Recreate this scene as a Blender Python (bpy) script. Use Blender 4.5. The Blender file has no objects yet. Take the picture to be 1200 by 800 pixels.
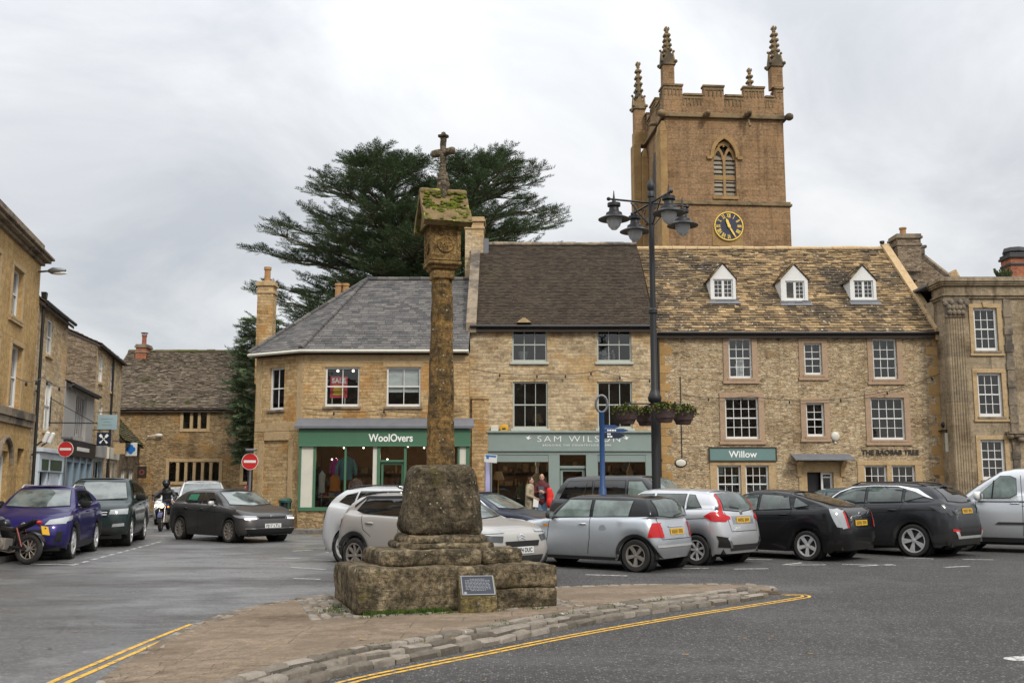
import bpy,bmesh,math,random
import numpy as np
from mathutils import Vector,Matrix,noise
from mathutils.bvhtree import BVHTree
D=bpy.data
SC=bpy.context.scene
COL=SC.collection
R=random.Random(11)
PI=math.pi
def rad(a): return math.radians(a)
F=1200.0
TH=math.atan(165/1200.0)
CT,ST=math.cos(TH),math.sin(TH)
CAM=Vector((0,0,1.65))
def ray(px,py):
 dx,dy=px-600.0,400.0-py
 return Vector((dx,CT*F-ST*dy,ST*F+CT*dy))
def P(px,py,Y):
 d=ray(px,py)
 return CAM+d*(Y/d.y)
def G(px,py,z=0.0):
 d=ray(px,py)
 return CAM+d*((z-1.65)/d.z)
class Fr:
 """a facade frame: x along the facade, y into the building, z up"""
 def __init__(s,o,rz=0.0):
  s.o=Vector(o);s.rz=rz
  s.ex=Vector((math.cos(rz),math.sin(rz),0));s.ey=Vector((-math.sin(rz),math.cos(rz),0))
 def px(s,px,py,off=0.0):
  d=ray(px,py)
  t=(s.o+s.ey*off-CAM).dot(s.ey)/d.dot(s.ey)
  p=CAM+d*t-s.o
  return p.dot(s.ex),p.z
 def rect(s,xl,xr,yt,yb,off=0.0):
  ym,xm=(yt+yb)/2,(xl+xr)/2
  return s.px(xl,ym,off)[0],s.px(xr,ym,off)[0],s.px(xm,yb,off)[1],s.px(xm,yt,off)[1]
 def w(s,x,y,z): return s.o+s.ex*x+s.ey*y+Vector((0,0,z))
 def loc(s,p):
  q=Vector(p)-s.o
  return Vector((q.dot(s.ex),q.dot(s.ey),q.z))
def empty(name,label,cat,loc=(0,0,0),rz=0.0,group= None):
 o=D.objects.new(name,None);COL.objects.link(o)
 o.location=loc;o.rotation_euler=(0,0,rz);o.empty_display_size=0.2
 o['label']=label;o['category']=cat
 if group:o['group']=group
 return o
def tag(o,label,cat,group= None):
 o['label']=label;o['category']=cat
 if group:o['group']=group
 return o
def struct(o,kind='structure',label= None):
 o['kind']=kind
 if label:o['label']=label
 return o
def copy_tree(o,parent= None):
 c=o.copy();COL.objects.link(c);c.parent=parent
 for ch in list(o.children):copy_tree(ch,c)
 return c
class MB:
 def __init__(s):s.v=[];s.f=[];s.mi=[];s.cur=0
 def add(s,vs,fs,M= None):
  n=len(s.v)
  if M is not None:vs=[M@Vector(v) for v in vs]
  s.v.extend([tuple(v) for v in vs]);s.f.extend([tuple(i+n for i in f) for f in fs]);s.mi.extend([s.cur]*len(fs))
 def box(s,x0,x1,y0,y1,z0,z1,M= None):
  s.add([(x0,y0,z0),(x1,y0,z0),(x1,y1,z0),(x0,y1,z0),(x0,y0,z1),(x1,y0,z1),(x1,y1,z1),(x0,y1,z1)],[(0,3,2,1),(4,5,6,7),(0,1,5,4),(1,2,6,5),(2,3,7,6),(3,0,4,7)],M)
 def frustum(s,cx,cy,z0,z1,a0,b0,a1,b1,M= None):
  s.add([(cx-a0,cy-b0,z0),(cx+a0,cy-b0,z0),(cx+a0,cy+b0,z0),(cx-a0,cy+b0,z0),(cx-a1,cy-b1,z1),(cx+a1,cy-b1,z1),(cx+a1,cy+b1,z1),(cx-a1,cy+b1,z1)],[(0,3,2,1),(4,5,6,7),(0,1,5,4),(1,2,6,5),(2,3,7,6),(3,0,4,7)],M)
 def poly(s,pts,M= None):s.add(pts,[tuple(range(len(pts)))],M)
 def prism(s,pts,a,b,axis='y',M= None):
  """polygon of 2D points: axis y -> (x,z), axis x -> (y,z), axis z -> (x,y)"""
  def mk(p,t): return(p[0],t,p[1]) if axis=='y' else((t,p[0],p[1]) if axis=='x' else(p[0],p[1],t))
  n=len(pts)
  s.add([mk(p,a) for p in pts]+[mk(p,b) for p in pts],[tuple(range(n)),tuple(range(2*n-1,n-1,-1))]+[(i,(i+1)%n,n+(i+1)%n,n+i) for i in range(n)],M)
 def tube(s,pts,r,n=8,cap= True,M= None):
  pts=[Vector(p) for p in pts];k=len(pts)
  rs=r if isinstance(r,(list,tuple)) else[r]*k
  vs,fs=[],[]
  t0=(pts[1]-pts[0]).normalized()
  u=t0.cross(Vector((0,0,1)))
  if u.length<1e-3:u=Vector((1,0,0))
  u.normalize()
  for i in range(k):
   t=(pts[min(i+1,k-1)]-pts[max(i-1,0)])
   if t.length<1e-9:t=t0.copy()
   t.normalize()
   u=(u-t*u.dot(t)).normalized();w=t.cross(u)
   for j in range(n):
    a=2*PI*j/n
    vs.append(pts[i]+(u*math.cos(a)+w*math.sin(a))*rs[i])
  for i in range(k-1):
   for j in range(n):fs.append((i*n+j,i*n+(j+1)%n,(i+1)*n+(j+1)%n,(i+1)*n+j))
  if cap:fs.append(tuple(range(n-1,-1,-1)));fs.append(tuple((k-1)*n+j for j in range(n)))
  s.add(vs,fs,M)
 def lathe(s,prof,n=20,M= None,cap= True,ang=2*PI):
  vs,fs=[],[];k=len(prof);full=ang>6.28
  m=n if full else n+1
  for r,z in prof:
   for j in range(m):a=ang*j/n;vs.append((r*math.cos(a),r*math.sin(a),z))
  for i in range(k-1):
   for j in range(n):
    jj=(j+1)%n if full else j+1
    fs.append((i*m+j,i*m+jj,(i+1)*m+jj,(i+1)*m+j))
  if cap and full:
   fs.append(tuple(range(m-1,-1,-1)));fs.append(tuple((k-1)*m+j for j in range(m)))
  s.add(vs,fs,M)
 def ell(s,c,r,nu=14,nv=8,M= None):
  if not isinstance(r,(tuple,list)):r=(r,r,r)
  vs=[(c[0],c[1],c[2]-r[2])];fs=[]
  for i in range(1,nv):
   b=-PI/2+PI*i/nv
   for j in range(nu):
    a=2*PI*j/nu
    vs.append((c[0]+r[0]*math.cos(b)*math.cos(a),c[1]+r[1]*math.cos(b)*math.sin(a),c[2]+r[2]*math.sin(b)))
  vs.append((c[0],c[1],c[2]+r[2]));e=len(vs)-1
  for j in range(nu):
   fs.append((0,1+(j+1)%nu,1+j));fs.append((e,e-nu+j,e-nu+(j+1)%nu))
  for i in range(nv-2):
   for j in range(nu):
    a=1+i*nu;b=a+nu
    fs.append((a+j,a+(j+1)%nu,b+(j+1)%nu,b+j))
  s.add(vs,fs,M)
 def block(s,sx,sy,sz,ch,M,rnd= None,jit=0.0):
  """chamfered stone: 24 verts"""
  x,y,z=sx/2,sy/2,sz/2;vs=[];idx={}
  for ax in range(3):
   for a in(-1,1):
    for b in(-1,1):
     for c in(-1,1):
      p=[a*(x-ch),b*(y-ch),c*(z-ch)]
      p[ax]=(a*x,b*y,c*z)[ax]
      idx[(ax,a,b,c)]=len(vs)
      j=(lambda:rnd.uniform(-jit,jit)) if rnd else(lambda:0)
      vs.append((p[0]+j(),p[1]+j(),p[2]+j()))
  fs=[]
  for a in(-1,1):
   fs.append([idx[(0,a,b,c)] for b,c in((-1,-1),(1,-1),(1,1),(-1,1))])
   fs.append([idx[(1,b,a,c)] for b,c in((-1,-1),(1,-1),(1,1),(-1,1))])
   fs.append([idx[(2,b,c,a)] for b,c in((-1,-1),(1,-1),(1,1),(-1,1))])
   for b in(-1,1):
    fs.append([idx[(0,a,b,-1)],idx[(0,a,b,1)],idx[(1,a,b,1)],idx[(1,a,b,-1)]])
    fs.append([idx[(0,a,-1,b)],idx[(0,a,1,b)],idx[(2,a,1,b)],idx[(2,a,-1,b)]])
    fs.append([idx[(1,-1,a,b)],idx[(1,1,a,b)],idx[(2,1,a,b)],idx[(2,-1,a,b)]])
    for c in(-1,1):fs.append([idx[(0,a,b,c)],idx[(1,a,b,c)],idx[(2,a,b,c)]])
  s.add(vs,fs,M)
 def build(s,name,mat,parent= None,loc= None,rot= None,smooth= None,uv= True,bevel=0.0,recalc= True):
  me=D.meshes.new(name)
  me.from_pydata(s.v,[],s.f);
  mats=mat if isinstance(mat,(list,tuple)) else[mat]
  for m in mats:me.materials.append(m)
  if len(mats)>1:me.polygons.foreach_set('material_index',s.mi)
  return finish(me,name,parent,loc,rot,smooth,uv,bevel,recalc)
def finish(me,name,parent= None,loc= None,rot= None,smooth= None,uv= True,bevel=0.0,recalc= True):
 if recalc:
  bm=bmesh.new();bm.from_mesh(me)
  bmesh.ops.recalc_face_normals(bm,faces=bm.faces);bm.to_mesh(me);bm.free()
 me.update()
 if uv:auto_uv(me)
 if smooth is not None:
  me.shade_smooth()
  if smooth<179:me.set_sharp_from_angle(angle=rad(smooth))
 o=D.objects.new(name,me);COL.objects.link(o)
 if parent is not None:o.parent=parent
 if loc is not None:o.location=loc
 if rot is not None:o.rotation_euler=rot
 if bevel:
  b=o.modifiers.new('Bevel','BEVEL');b.width=bevel;b.segments=2;b.limit_method='ANGLE'
  b.harden_normals= False
 return o
def auto_uv(me):
 n=len(me.polygons)
 if n==0: return
 nor=np.empty(n*3,'f');me.polygons.foreach_get('normal',nor);nor=nor.reshape(-1,3)
 tot=np.empty(n,'i');me.polygons.foreach_get('loop_total',tot)
 vi=np.empty(len(me.loops),'i');me.loops.foreach_get('vertex_index',vi)
 co=np.empty(len(me.vertices)*3,'f');me.vertices.foreach_get('co',co);co=co.reshape(-1,3)
 t=np.stack([-nor[:,1],nor[:,0],np.zeros(n)],1)
 ln=np.linalg.norm(t,axis=1);flat=ln<0.05
 t[flat]=(1,0,0);ln[flat]=1;t/=ln[:,None]
 b=np.cross(nor,t)
 pl=np.repeat(np.arange(n),tot);p=co[vi]
 uv=np.stack([(p*t[pl]).sum(1),(p*b[pl]).sum(1)],1).astype('f')
 l=me.uv_layers.new(name='UVMap');l.data.foreach_set('uv',uv.ravel())
def baked(o):
 """apply an object's modifiers to its mesh"""
 bpy.context.view_layer.update()
 dg=bpy.context.evaluated_depsgraph_get()
 me=D.meshes.new_from_object(o.evaluated_get(dg),depsgraph=dg)
 old=o.data;nm=old.name
 o.modifiers.clear();o.data=me;D.meshes.remove(old);me.name=nm
 return o
def text_mesh(name,body,size,mat,parent,loc,rot,bold=0.0,depth=0.004,align='CENTER',sx=1.0,spacing=1.0,width= None):
 cu=D.curves.new('lettering','FONT');cu.body=body;cu.size=size;cu.align_x=align;cu.align_y='BOTTOM_BASELINE'
 cu.offset=bold;cu.extrude=depth;cu.space_character=spacing;cu.resolution_u=3
 t=D.objects.new('lettering',cu);COL.objects.link(t)
 bpy.context.view_layer.update()
 dg=bpy.context.evaluated_depsgraph_get()
 me=D.meshes.new_from_object(t.evaluated_get(dg),depsgraph=dg)
 D.objects.remove(t);D.curves.remove(cu)
 me.materials.clear();me.materials.append(mat)
 o=D.objects.new(name,me);COL.objects.link(o);o.parent=parent
 if width:
  xs=[v.co.x for v in me.vertices];sx=width/max(1e-6,max(xs)-min(xs))
 o.location=loc;o.rotation_euler=rot;o.scale=(sx,1,1)
 return o
def blob(name,caps,ells,vox,mat,parent= None,loc= None,smooth_it=2,extra= None):
 """one continuous surface grown from tapered limbs and ellipsoids (voxel union)"""
 m=MB()
 for a,b,ra,rb in caps:
  a,b=Vector(a),Vector(b);t=(b-a)
  k=5;pts=[a+t*(i/k) for i in range(k+1)];rr=[ra+(rb-ra)*i/k for i in range(k+1)]
  m.tube(pts,rr,12);m.ell(a,ra,12,8);m.ell(b,rb,12,8)
 for c,r in ells:m.ell(c,r,16,10)
 if extra:extra(m)
 o=m.build(name,mat,parent,loc,uv= False)
 r=o.modifiers.new('Remesh','REMESH');r.mode='VOXEL';r.voxel_size=vox
 if smooth_it:
  sm=o.modifiers.new('Smooth','SMOOTH');sm.iterations=smooth_it;sm.factor=0.5
 baked(o);o.data.shade_smooth()
 return o
def NM(name,rough=0.7,col=(0.5,0.5,0.5),metal=0.0,spec=0.5):
 m=D.materials.new(name);m.use_nodes= True
 b=m.node_tree.nodes['Principled BSDF']
 b.inputs['Base Color'].default_value=(*col,1);b.inputs['Roughness'].default_value=rough
 b.inputs['Metallic'].default_value=metal;b.inputs['Specular IOR Level'].default_value=spec
 return m,m.node_tree,b
def nd(nt,t,links= None,**kw):
 n=nt.nodes.new(t)
 for k,v in kw.items():
  k2=k.replace('_',' ')
  if k2 in n.inputs and not hasattr(n,k):n.inputs[k2].default_value=v
  elif hasattr(n,k):setattr(n,k,v)
  else:n.inputs[k2].default_value=v
 for k,v in(links or{}).items():nt.links.new(v,n.inputs[k])
 return n
def math_(nt,op,a,b= None,clamp= False):
 n=nt.nodes.new('ShaderNodeMath');n.operation=op;n.use_clamp=clamp
 for i,x in enumerate((a,b)):
  if x is None: continue
  if isinstance(x,(int,float)):n.inputs[i].default_value=x
  else:nt.links.new(x,n.inputs[i])
 return n.outputs[0]
def mix(nt,fac,a,b,mode='MIX'):
 n=nt.nodes.new('ShaderNodeMix');n.data_type='RGBA';n.blend_type=mode;n.clamp_factor= True
 for i,x in((0,fac),(6,a),(7,b)):
  if isinstance(x,(int,float)):n.inputs[i].default_value=x
  elif isinstance(x,(tuple,list)):n.inputs[i].default_value=(*x,1)
  else:nt.links.new(x,n.inputs[i])
 return n.outputs[2]
def ramp(nt,fac,stops,interp='LINEAR'):
 n=nt.nodes.new('ShaderNodeValToRGB');n.color_ramp.interpolation=interp
 el=n.color_ramp.elements
 while len(el)>1:el.remove(el[-1])
 for i,(p,c) in enumerate(stops):
  e=el[0] if i==0 else el.new(p)
  e.position=p;e.color=(*c,1) if isinstance(c,(tuple,list)) else(c,c,c,1)
 nt.links.new(fac,n.inputs[0]); return n.outputs[0]
def spread(cols):
 k=len(cols); return[(i/max(1,k-1),c) for i,c in enumerate(cols)]
def noise_(nt,vec,scale,detail=4,rough=0.55,out=0):
 n=nd(nt,'ShaderNodeTexNoise',Scale=scale,Detail=detail,Roughness=rough)
 if vec is not None:nt.links.new(vec,n.inputs['Vector'])
 return n.outputs[out]
def bump(nt,b,h,strength=0.5,dist=0.02):
 n=nd(nt,'ShaderNodeBump',Strength=strength,Distance=dist);nt.links.new(h,n.inputs['Height'])
 nt.links.new(n.outputs[0],b.inputs['Normal']); return n
def masonry(name,cols,mortar,bw,bh,dist=0.03,ms=0.012,kind='brick',bumpd=0.02,stain=(0.12,0.1,0.08),stain_amt=0.5,rough=0.9,rnd=0.8,patch= None,streak=0.3,mott=.55):
 m,nt,b=NM(name,rough,spec=0.15)
 tc=nd(nt,'ShaderNodeTexCoord');uv=tc.outputs['UV'];ob=tc.outputs['Object']
 nz=nd(nt,'ShaderNodeTexNoise',Scale=2.3,Detail=3);nt.links.new(uv,nz.inputs['Vector'])
 off=nd(nt,'ShaderNodeVectorMath',operation='SUBTRACT');nt.links.new(nz.outputs['Color'],off.inputs[0]);off.inputs[1].default_value=(0.5,0.5,0.5)
 sc=nd(nt,'ShaderNodeVectorMath',operation='SCALE');nt.links.new(off.outputs[0],sc.inputs[0]);sc.inputs['Scale'].default_value=dist*4
 ad=nd(nt,'ShaderNodeVectorMath',operation='ADD');nt.links.new(uv,ad.inputs[0]);nt.links.new(sc.outputs[0],ad.inputs[1])
 v=ad.outputs[0]
 if kind=='brick':
  br=nd(nt,'ShaderNodeTexBrick',Scale=1.0,Color1=(0,0,0,1),Color2=(1,1,1,1),Mortar=(0.5,0.5,0.5,1))
  br.offset=0.5;br.squash=1.35;br.squash_frequency=3;br.offset_frequency=2
  br.inputs['Mortar Size'].default_value=ms;br.inputs['Mortar Smooth'].default_value=0.35
  br.inputs['Brick Width'].default_value=bw;br.inputs['Row Height'].default_value=bh
  nt.links.new(v,br.inputs['Vector'])
  rndv=br.outputs['Color'];mask=br.outputs['Fac']
 else:
  mp=nd(nt,'ShaderNodeMapping');mp.inputs['Scale'].default_value=(1/bw,1/bh,1);nt.links.new(v,mp.inputs['Vector'])
  v2=nd(nt,'ShaderNodeTexVoronoi',feature='DISTANCE_TO_EDGE',Scale=1.0,Randomness=rnd);nt.links.new(mp.outputs[0],v2.inputs['Vector'])
  sp=nd(nt,'ShaderNodeSeparateColor')
  v3=nd(nt,'ShaderNodeTexVoronoi',feature='F1',Scale=1.0,Randomness=rnd);nt.links.new(mp.outputs[0],v3.inputs['Vector'])
  nt.links.new(v3.outputs['Color'],sp.inputs[0])
  rndv=sp.outputs[0]
  mask=math_(nt,'SUBTRACT',1.0,math_(nt,'DIVIDE',v2.outputs['Distance'],ms*8,clamp= True))
 n2=noise_(nt,uv,9,5,0.65);n3=noise_(nt,uv,0.45,5,0.6);n4=noise_(nt,uv,38,4,0.75)
 f=math_(nt,'ADD',math_(nt,'MULTIPLY',rndv,0.75),math_(nt,'MULTIPLY',math_(nt,'SUBTRACT',n2,0.42),1.1),clamp= True)
 c=ramp(nt,f,spread(cols))
 c=mix(nt,math_(nt,'MULTIPLY',mask,0.85),c,mortar)
 c=mix(nt,mott,c,ramp(nt,noise_(nt,uv,6.5,6,.8),[(0.33,0.18),(0.67,0.84)]),'OVERLAY')
 c=mix(nt,0.75,c,ramp(nt,n4,[(0.28,0.22),(0.72,0.78)]),'OVERLAY')
 sm=ramp(nt,n3,[(0.5,0.0),(0.68,1.0)])
 c=mix(nt,math_(nt,'MULTIPLY',sm,stain_amt),c,tuple(min(1,x*3.2) for x in stain),'MULTIPLY')
 if patch:
  n5=noise_(nt,uv,0.8,4,0.6)
  c=mix(nt,ramp(nt,n5,[(0.52,0.0),(0.6,0.7)]),c,mix(nt,0.5,patch,c,'OVERLAY'))
 if streak:
  mp2=nd(nt,'ShaderNodeMapping');mp2.inputs['Scale'].default_value=(1.6,0.13,1);nt.links.new(uv,mp2.inputs['Vector'])
  n6=noise_(nt,mp2.outputs[0],1.5,5,0.65)
  c=mix(nt,math_(nt,'MULTIPLY',ramp(nt,n6,[(0.52,0.0),(0.7,1.0)]),streak),c,(0.22,0.2,0.18),'MULTIPLY')
 nt.links.new(c,b.inputs['Base Color'])
 h=math_(nt,'ADD',math_(nt,'MULTIPLY',math_(nt,'SUBTRACT',1.0,mask),0.7),math_(nt,'ADD',math_(nt,'MULTIPLY',n2,0.5),math_(nt,'MULTIPLY',rndv,0.4)))
 bump(nt,b,h,0.9,bumpd)
 return m
def slab(name,cols,rough=0.9,scale=6.0,bumpd=0.012,lichen= None,moss= None,moss_th=0.55,lich_th=0.62,dark= None,island= True,spec=0.15,lscale=14,iw=0.8):
 """weathered stone or tile: colour varies per piece and with noise"""
 m,nt,b=NM(name,rough,spec=spec)
 tc=nd(nt,'ShaderNodeTexCoord');ob=tc.outputs['Object']
 n1=noise_(nt,ob,scale,6,0.65);n2=noise_(nt,ob,scale*6,4,0.7)
 f=n1
 if island:
  g=nd(nt,'ShaderNodeNewGeometry')
  f=math_(nt,'ADD',math_(nt,'MULTIPLY',g.outputs['Random Per Island'],iw),math_(nt,'MULTIPLY',math_(nt,'SUBTRACT',n1,0.38),1.5-iw),clamp= True)
 c=ramp(nt,f,spread(cols) if island else[(0.3+0.4*p,q) for p,q in spread(cols)])
 c=mix(nt,0.5,c,ramp(nt,n2,[(0.25,0.32),(0.75,0.7)]),'OVERLAY')
 if dark:
  n5=noise_(nt,ob,scale*0.35,5,0.65)
  c=mix(nt,ramp(nt,n5,[(0.48,0.0),(0.62,0.85)]),c,dark)
 if moss:
  n3=noise_(nt,ob,scale*0.5,6,0.7)
  c=mix(nt,ramp(nt,n3,[(moss_th,0.0),(moss_th+0.08,0.9)]),c,moss)
 if lichen:
  v=nd(nt,'ShaderNodeTexNoise',Scale=lscale,Detail=3,Roughness=0.5);nt.links.new(ob,v.inputs['Vector'])
  c=mix(nt,ramp(nt,v.outputs[0],[(lich_th,0.0),(lich_th+0.03,0.9)]),c,lichen)
 nt.links.new(c,b.inputs['Base Color'])
 bump(nt,b,math_(nt,'ADD',n1,math_(nt,'MULTIPLY',n2,0.5)),0.8,bumpd)
 return m
def paint(name,col,rough=0.45,dirt=0.25,metal=0.0,spec=0.5,scale=3.0):
 m,nt,b=NM(name,rough,col,metal,spec)
 tc=nd(nt,'ShaderNodeTexCoord')
 n=noise_(nt,tc.outputs['Object'],scale,6,0.65)
 nt.links.new(mix(nt,math_(nt,'MULTIPLY',ramp(nt,n,[(0.4,0.0),(0.75,1.0)]),dirt),col,tuple(x*0.55+0.01 for x in col)),b.inputs['Base Color'])
 r=math_(nt,'ADD',rough-0.08,math_(nt,'MULTIPLY',n,0.2));nt.links.new(r,b.inputs['Roughness'])
 return m
def carpaint(name,col,metal=0.0,dust=0.35,rough=0.28,flake=0.0):
 m,nt,b=NM(name,rough,col,metal,0.3 if sum(col)>.3 else.15)
 b.inputs['Coat Weight'].default_value=0.7;b.inputs['Coat Roughness'].default_value=0.06
 tc=nd(nt,'ShaderNodeTexCoord');ob=tc.outputs['Object']
 sep=nd(nt,'ShaderNodeSeparateXYZ');nt.links.new(ob,sep.inputs[0])
 n=noise_(nt,ob,3.5,6,0.7)
 lo=math_(nt,'MULTIPLY',math_(nt,'SUBTRACT',0.85,sep.outputs[2]),1.3,clamp= True)
 f=math_(nt,'MULTIPLY',math_(nt,'MULTIPLY',lo,n),dust*1.6,clamp= True)
 nt.links.new(mix(nt,f,col,(0.2,0.17,0.13)),b.inputs['Base Color'])
 nt.links.new(math_(nt,'ADD',rough,math_(nt,'MULTIPLY',f,0.6)),b.inputs['Roughness'])
 nt.links.new(math_(nt,'SUBTRACT',0.6 if sum(col)>.3 else 0.38,f,clamp= True),b.inputs['Coat Weight'])
 return m
def glass_mat(name,tint=(0.75,0.85,0.8),mixf=0.0,fm=1.0):
 m=D.materials.new(name);m.use_nodes= True;nt=m.node_tree;nt.nodes.clear()
 o=nt.nodes.new('ShaderNodeOutputMaterial');t=nd(nt,'ShaderNodeBsdfTransparent',Color=(*tint,1))
 g=nd(nt,'ShaderNodeBsdfGlossy',Roughness=0.015);fr=nd(nt,'ShaderNodeFresnel',IOR=1.52)
 tc=nd(nt,'ShaderNodeTexCoord');nz=noise_(nt,tc.outputs['Object'],1.8,2)
 bm=nd(nt,'ShaderNodeBump',Strength=0.08,Distance=0.05);nt.links.new(nz,bm.inputs['Height']);nt.links.new(bm.outputs[0],g.inputs['Normal'])
 f=math_(nt,'ADD',math_(nt,'MULTIPLY',fr.outputs[0],fm),mixf,clamp= True)
 mx=nt.nodes.new('ShaderNodeMixShader');nt.links.new(f,mx.inputs[0]);nt.links.new(t.outputs[0],mx.inputs[1]);nt.links.new(g.outputs[0],mx.inputs[2])
 nt.links.new(mx.outputs[0],o.inputs[0]); return m
def emis(name,col,s):
 m,nt,b=NM(name,0.4,col);b.inputs['Emission Color'].default_value=(*col,1);b.inputs['Emission Strength'].default_value=s; return m
M={}
M['ashlar']=masonry('golden_ashlar',[(0.36,0.235,0.1),(0.45,0.3,0.135),(0.4,0.27,0.12)],(0.3,0.22,0.12),0.9,0.36,0.006,0.004,bumpd=0.006,stain_amt=0.55)
M['coursed']=masonry('coursed_limestone',[(0.25,0.185,0.115),(0.47,0.36,0.225),(0.57,0.45,0.29),(0.42,0.3,0.17)],(0.42,0.35,0.24),0.3,0.105,0.028,0.009,bumpd=0.018,stain_amt=0.7,patch=(.45,.33,.18))
M['wool']=masonry('ochre_coursed_stone',[(0.26,0.175,0.09),(0.46,0.32,0.16),(0.52,0.37,0.2),(0.38,0.25,0.12)],(0.33,0.25,0.15),0.34,0.115,0.03,0.009,bumpd=0.02,stain_amt=0.75,patch=(.45,.27,.1))
M['rubble']=masonry('rubble_limestone',[(0.17,0.125,0.08),(0.4,0.3,0.18),(0.52,0.42,0.28),(0.36,0.245,0.13),(0.6,0.51,0.37)],(0.36,0.29,0.2),0.22,0.075,0.012,0.01,'vor',0.025,stain_amt=0.65,streak=0.35)
M['hall']=masonry('hall_rubble',[(0.16,0.11,0.065),(0.33,0.23,0.12),(0.4,0.29,0.16),(0.25,0.165,0.095)],(0.27,0.2,0.12),0.26,0.09,0.02,0.011,'vor',0.03,stain_amt=0.8,patch=(0.42,0.28,0.12))
M['gable']=masonry('gable_rubble',[(0.1,0.075,0.055),(0.24,0.18,0.12),(0.3,0.235,0.17)],(0.24,0.19,0.14),0.26,0.09,0.02,0.012,'vor',0.03,stain_amt=0.5)
M['tower']=masonry('tower_stone',[(0.22,0.14,0.078),(0.29,0.185,0.102),(0.255,0.162,0.09)],(0.24,0.157,0.09),0.8,0.36,0.012,0.004,bumpd=0.03,stain_amt=0.6,streak=0.5,patch=(0.4,0.28,0.16),mott=.8)
M['classic']=masonry('weathered_ashlar',[(0.2,0.16,0.11),(0.34,0.27,0.18),(0.27,0.215,0.145)],(0.2,0.16,0.115),0.95,0.4,0.008,0.005,bumpd=0.008,stain_amt=0.9,streak=0.95)
M['dressed']=slab('dressed_stone',[(0.3,0.21,0.11),(0.44,0.32,0.18),(0.38,0.27,0.15)],scale=2.5,island= False)
M['dressed_orange']=slab('iron_stained_stone',[(.3,.18,.07),(.42,.27,.12),(.36,.22,.09)],scale=2.5)
M['dressed_pink']=slab('pinkish_dressed_stone',[(0.25,0.17,0.115),(0.4,0.285,0.195),(0.33,0.23,0.15)],scale=2.5,island= True)
M['dressed_grey']=slab('grey_dressed_stone',[(0.12,0.1,0.075),(0.25,0.2,0.145),(0.2,0.16,0.11)],scale=3,island= False,dark=(0.06,0.055,0.05))
M['tower_trim']=slab('tower_trim_stone',[(0.12,0.095,0.06),(0.24,0.17,0.095),(0.17,0.125,0.075)],scale=1.6,island= False,dark=(0.07,0.06,0.045),lichen=(0.2,0.2,0.1),lich_th=0.66,lscale=3)
M['tower_gold']=slab('tower_dressing_stone',[(0.24,0.15,0.07),(0.38,0.25,0.11)],scale=1.4,island= False)
M['slate']=slab('grey_slate',[(0.045,0.043,0.043),(0.075,0.071,0.069),(0.105,0.098,0.092),(0.14,0.128,0.115)],scale=3,rough=0.75,lichen=(0.24,0.23,0.2),lich_th=0.68,lscale=9,spec=0.3)
M['claytile']=slab('brown_stone_tile',[(0.032,0.024,0.018),(0.05,0.038,0.027),(0.072,0.054,0.038)],scale=1.0,lichen=(0.26,0.24,0.19),lich_th=0.73,lscale=7,moss=(0.06,0.055,0.02),moss_th=0.62)
M['stoneslate']=slab('ochre_stone_slate',[(0.06,0.046,0.032),(0.12,0.085,0.05),(0.2,0.14,0.078),(0.31,0.215,0.112),(0.42,0.3,0.155),(0.34,0.235,0.12)],scale=1.3,iw=.62,dark=(0.06,0.05,0.04),lichen=(0.5,0.45,0.34),lich_th=0.64,lscale=8)
M['greyslate']=slab('mossy_stone_slate',[(0.07,0.055,0.04),(0.12,0.095,0.07),(0.17,0.135,0.1),(0.23,0.19,0.145)],scale=0.9,moss=(0.055,0.055,0.018),moss_th=0.6,lichen=(0.34,0.31,0.25),lich_th=0.72,lscale=4)
M['mossroof']=slab('moss_covered_slate',[(0.06,0.05,0.03),(0.1,0.085,0.05),(0.13,0.11,0.06)],scale=1.1,moss=(0.065,0.07,0.018),moss_th=0.47)
M['lead']=paint('lead_sheet',(0.14,0.145,0.16),0.55,0.5)
M['white']=paint('white_paint',(0.7,0.7,0.68),0.4,0.2)
M['cream']=paint('cream_paint',(0.6,0.58,0.5),0.45,0.25)
M['sagewin']=paint('pale_sage_paint',(0.42,0.45,0.4),0.45,0.2)
M['green']=paint('green_shop_paint',(0.06,0.155,0.09),0.42,0.25)
M['sage']=paint('sage_grey_paint',(0.23,0.285,0.265),0.45,0.2)
M['tealboard']=paint('teal_grey_board',(0.13,0.22,0.21),0.45,0.2)
M['greyclad']=paint('grey_cladding',(0.36,0.345,0.33),0.6,0.3)
M['bluegrey']=paint('blue_grey_paint',(0.2,0.27,0.33),0.5,0.25)
M['paleblue']=paint('pale_blue_white_paint',(0.55,0.62,0.68),0.5,0.15)
M['black']=paint('black_paint',(0.014,0.014,0.015),0.4,0.4)
M['blackmetal']=paint('black_painted_iron',(0.009,0.0095,0.011),0.5,0.3)
M['greymetal']=paint('grey_steel',(0.2,0.21,0.22),0.45,0.3,0.6)
M['darkwood']=paint('dark_brown_panel',(0.035,0.022,0.014),0.55,0.5)
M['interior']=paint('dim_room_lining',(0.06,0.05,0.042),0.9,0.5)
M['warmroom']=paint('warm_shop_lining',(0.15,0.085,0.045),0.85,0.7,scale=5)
M['glass']=glass_mat('window_glass',(0.72,0.76,0.76),0.015,1.8)
M['shopglass']=glass_mat('shop_glass',(0.85,0.87,0.85),0.0)
M['brick']=masonry('red_brick',[(0.25,0.075,0.04),(0.36,0.12,0.06),(0.42,0.16,0.08)],(0.28,0.22,0.17),0.23,0.075,0.003,0.008,bumpd=0.008,stain_amt=0.4)
M['pot']=slab('terracotta_pot',[(0.28,0.15,0.075),(0.42,0.26,0.12)],island= False)
M['redpot']=slab('red_clay_pot',[(0.24,0.08,0.05),(0.32,0.13,0.09)],island= False)
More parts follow.
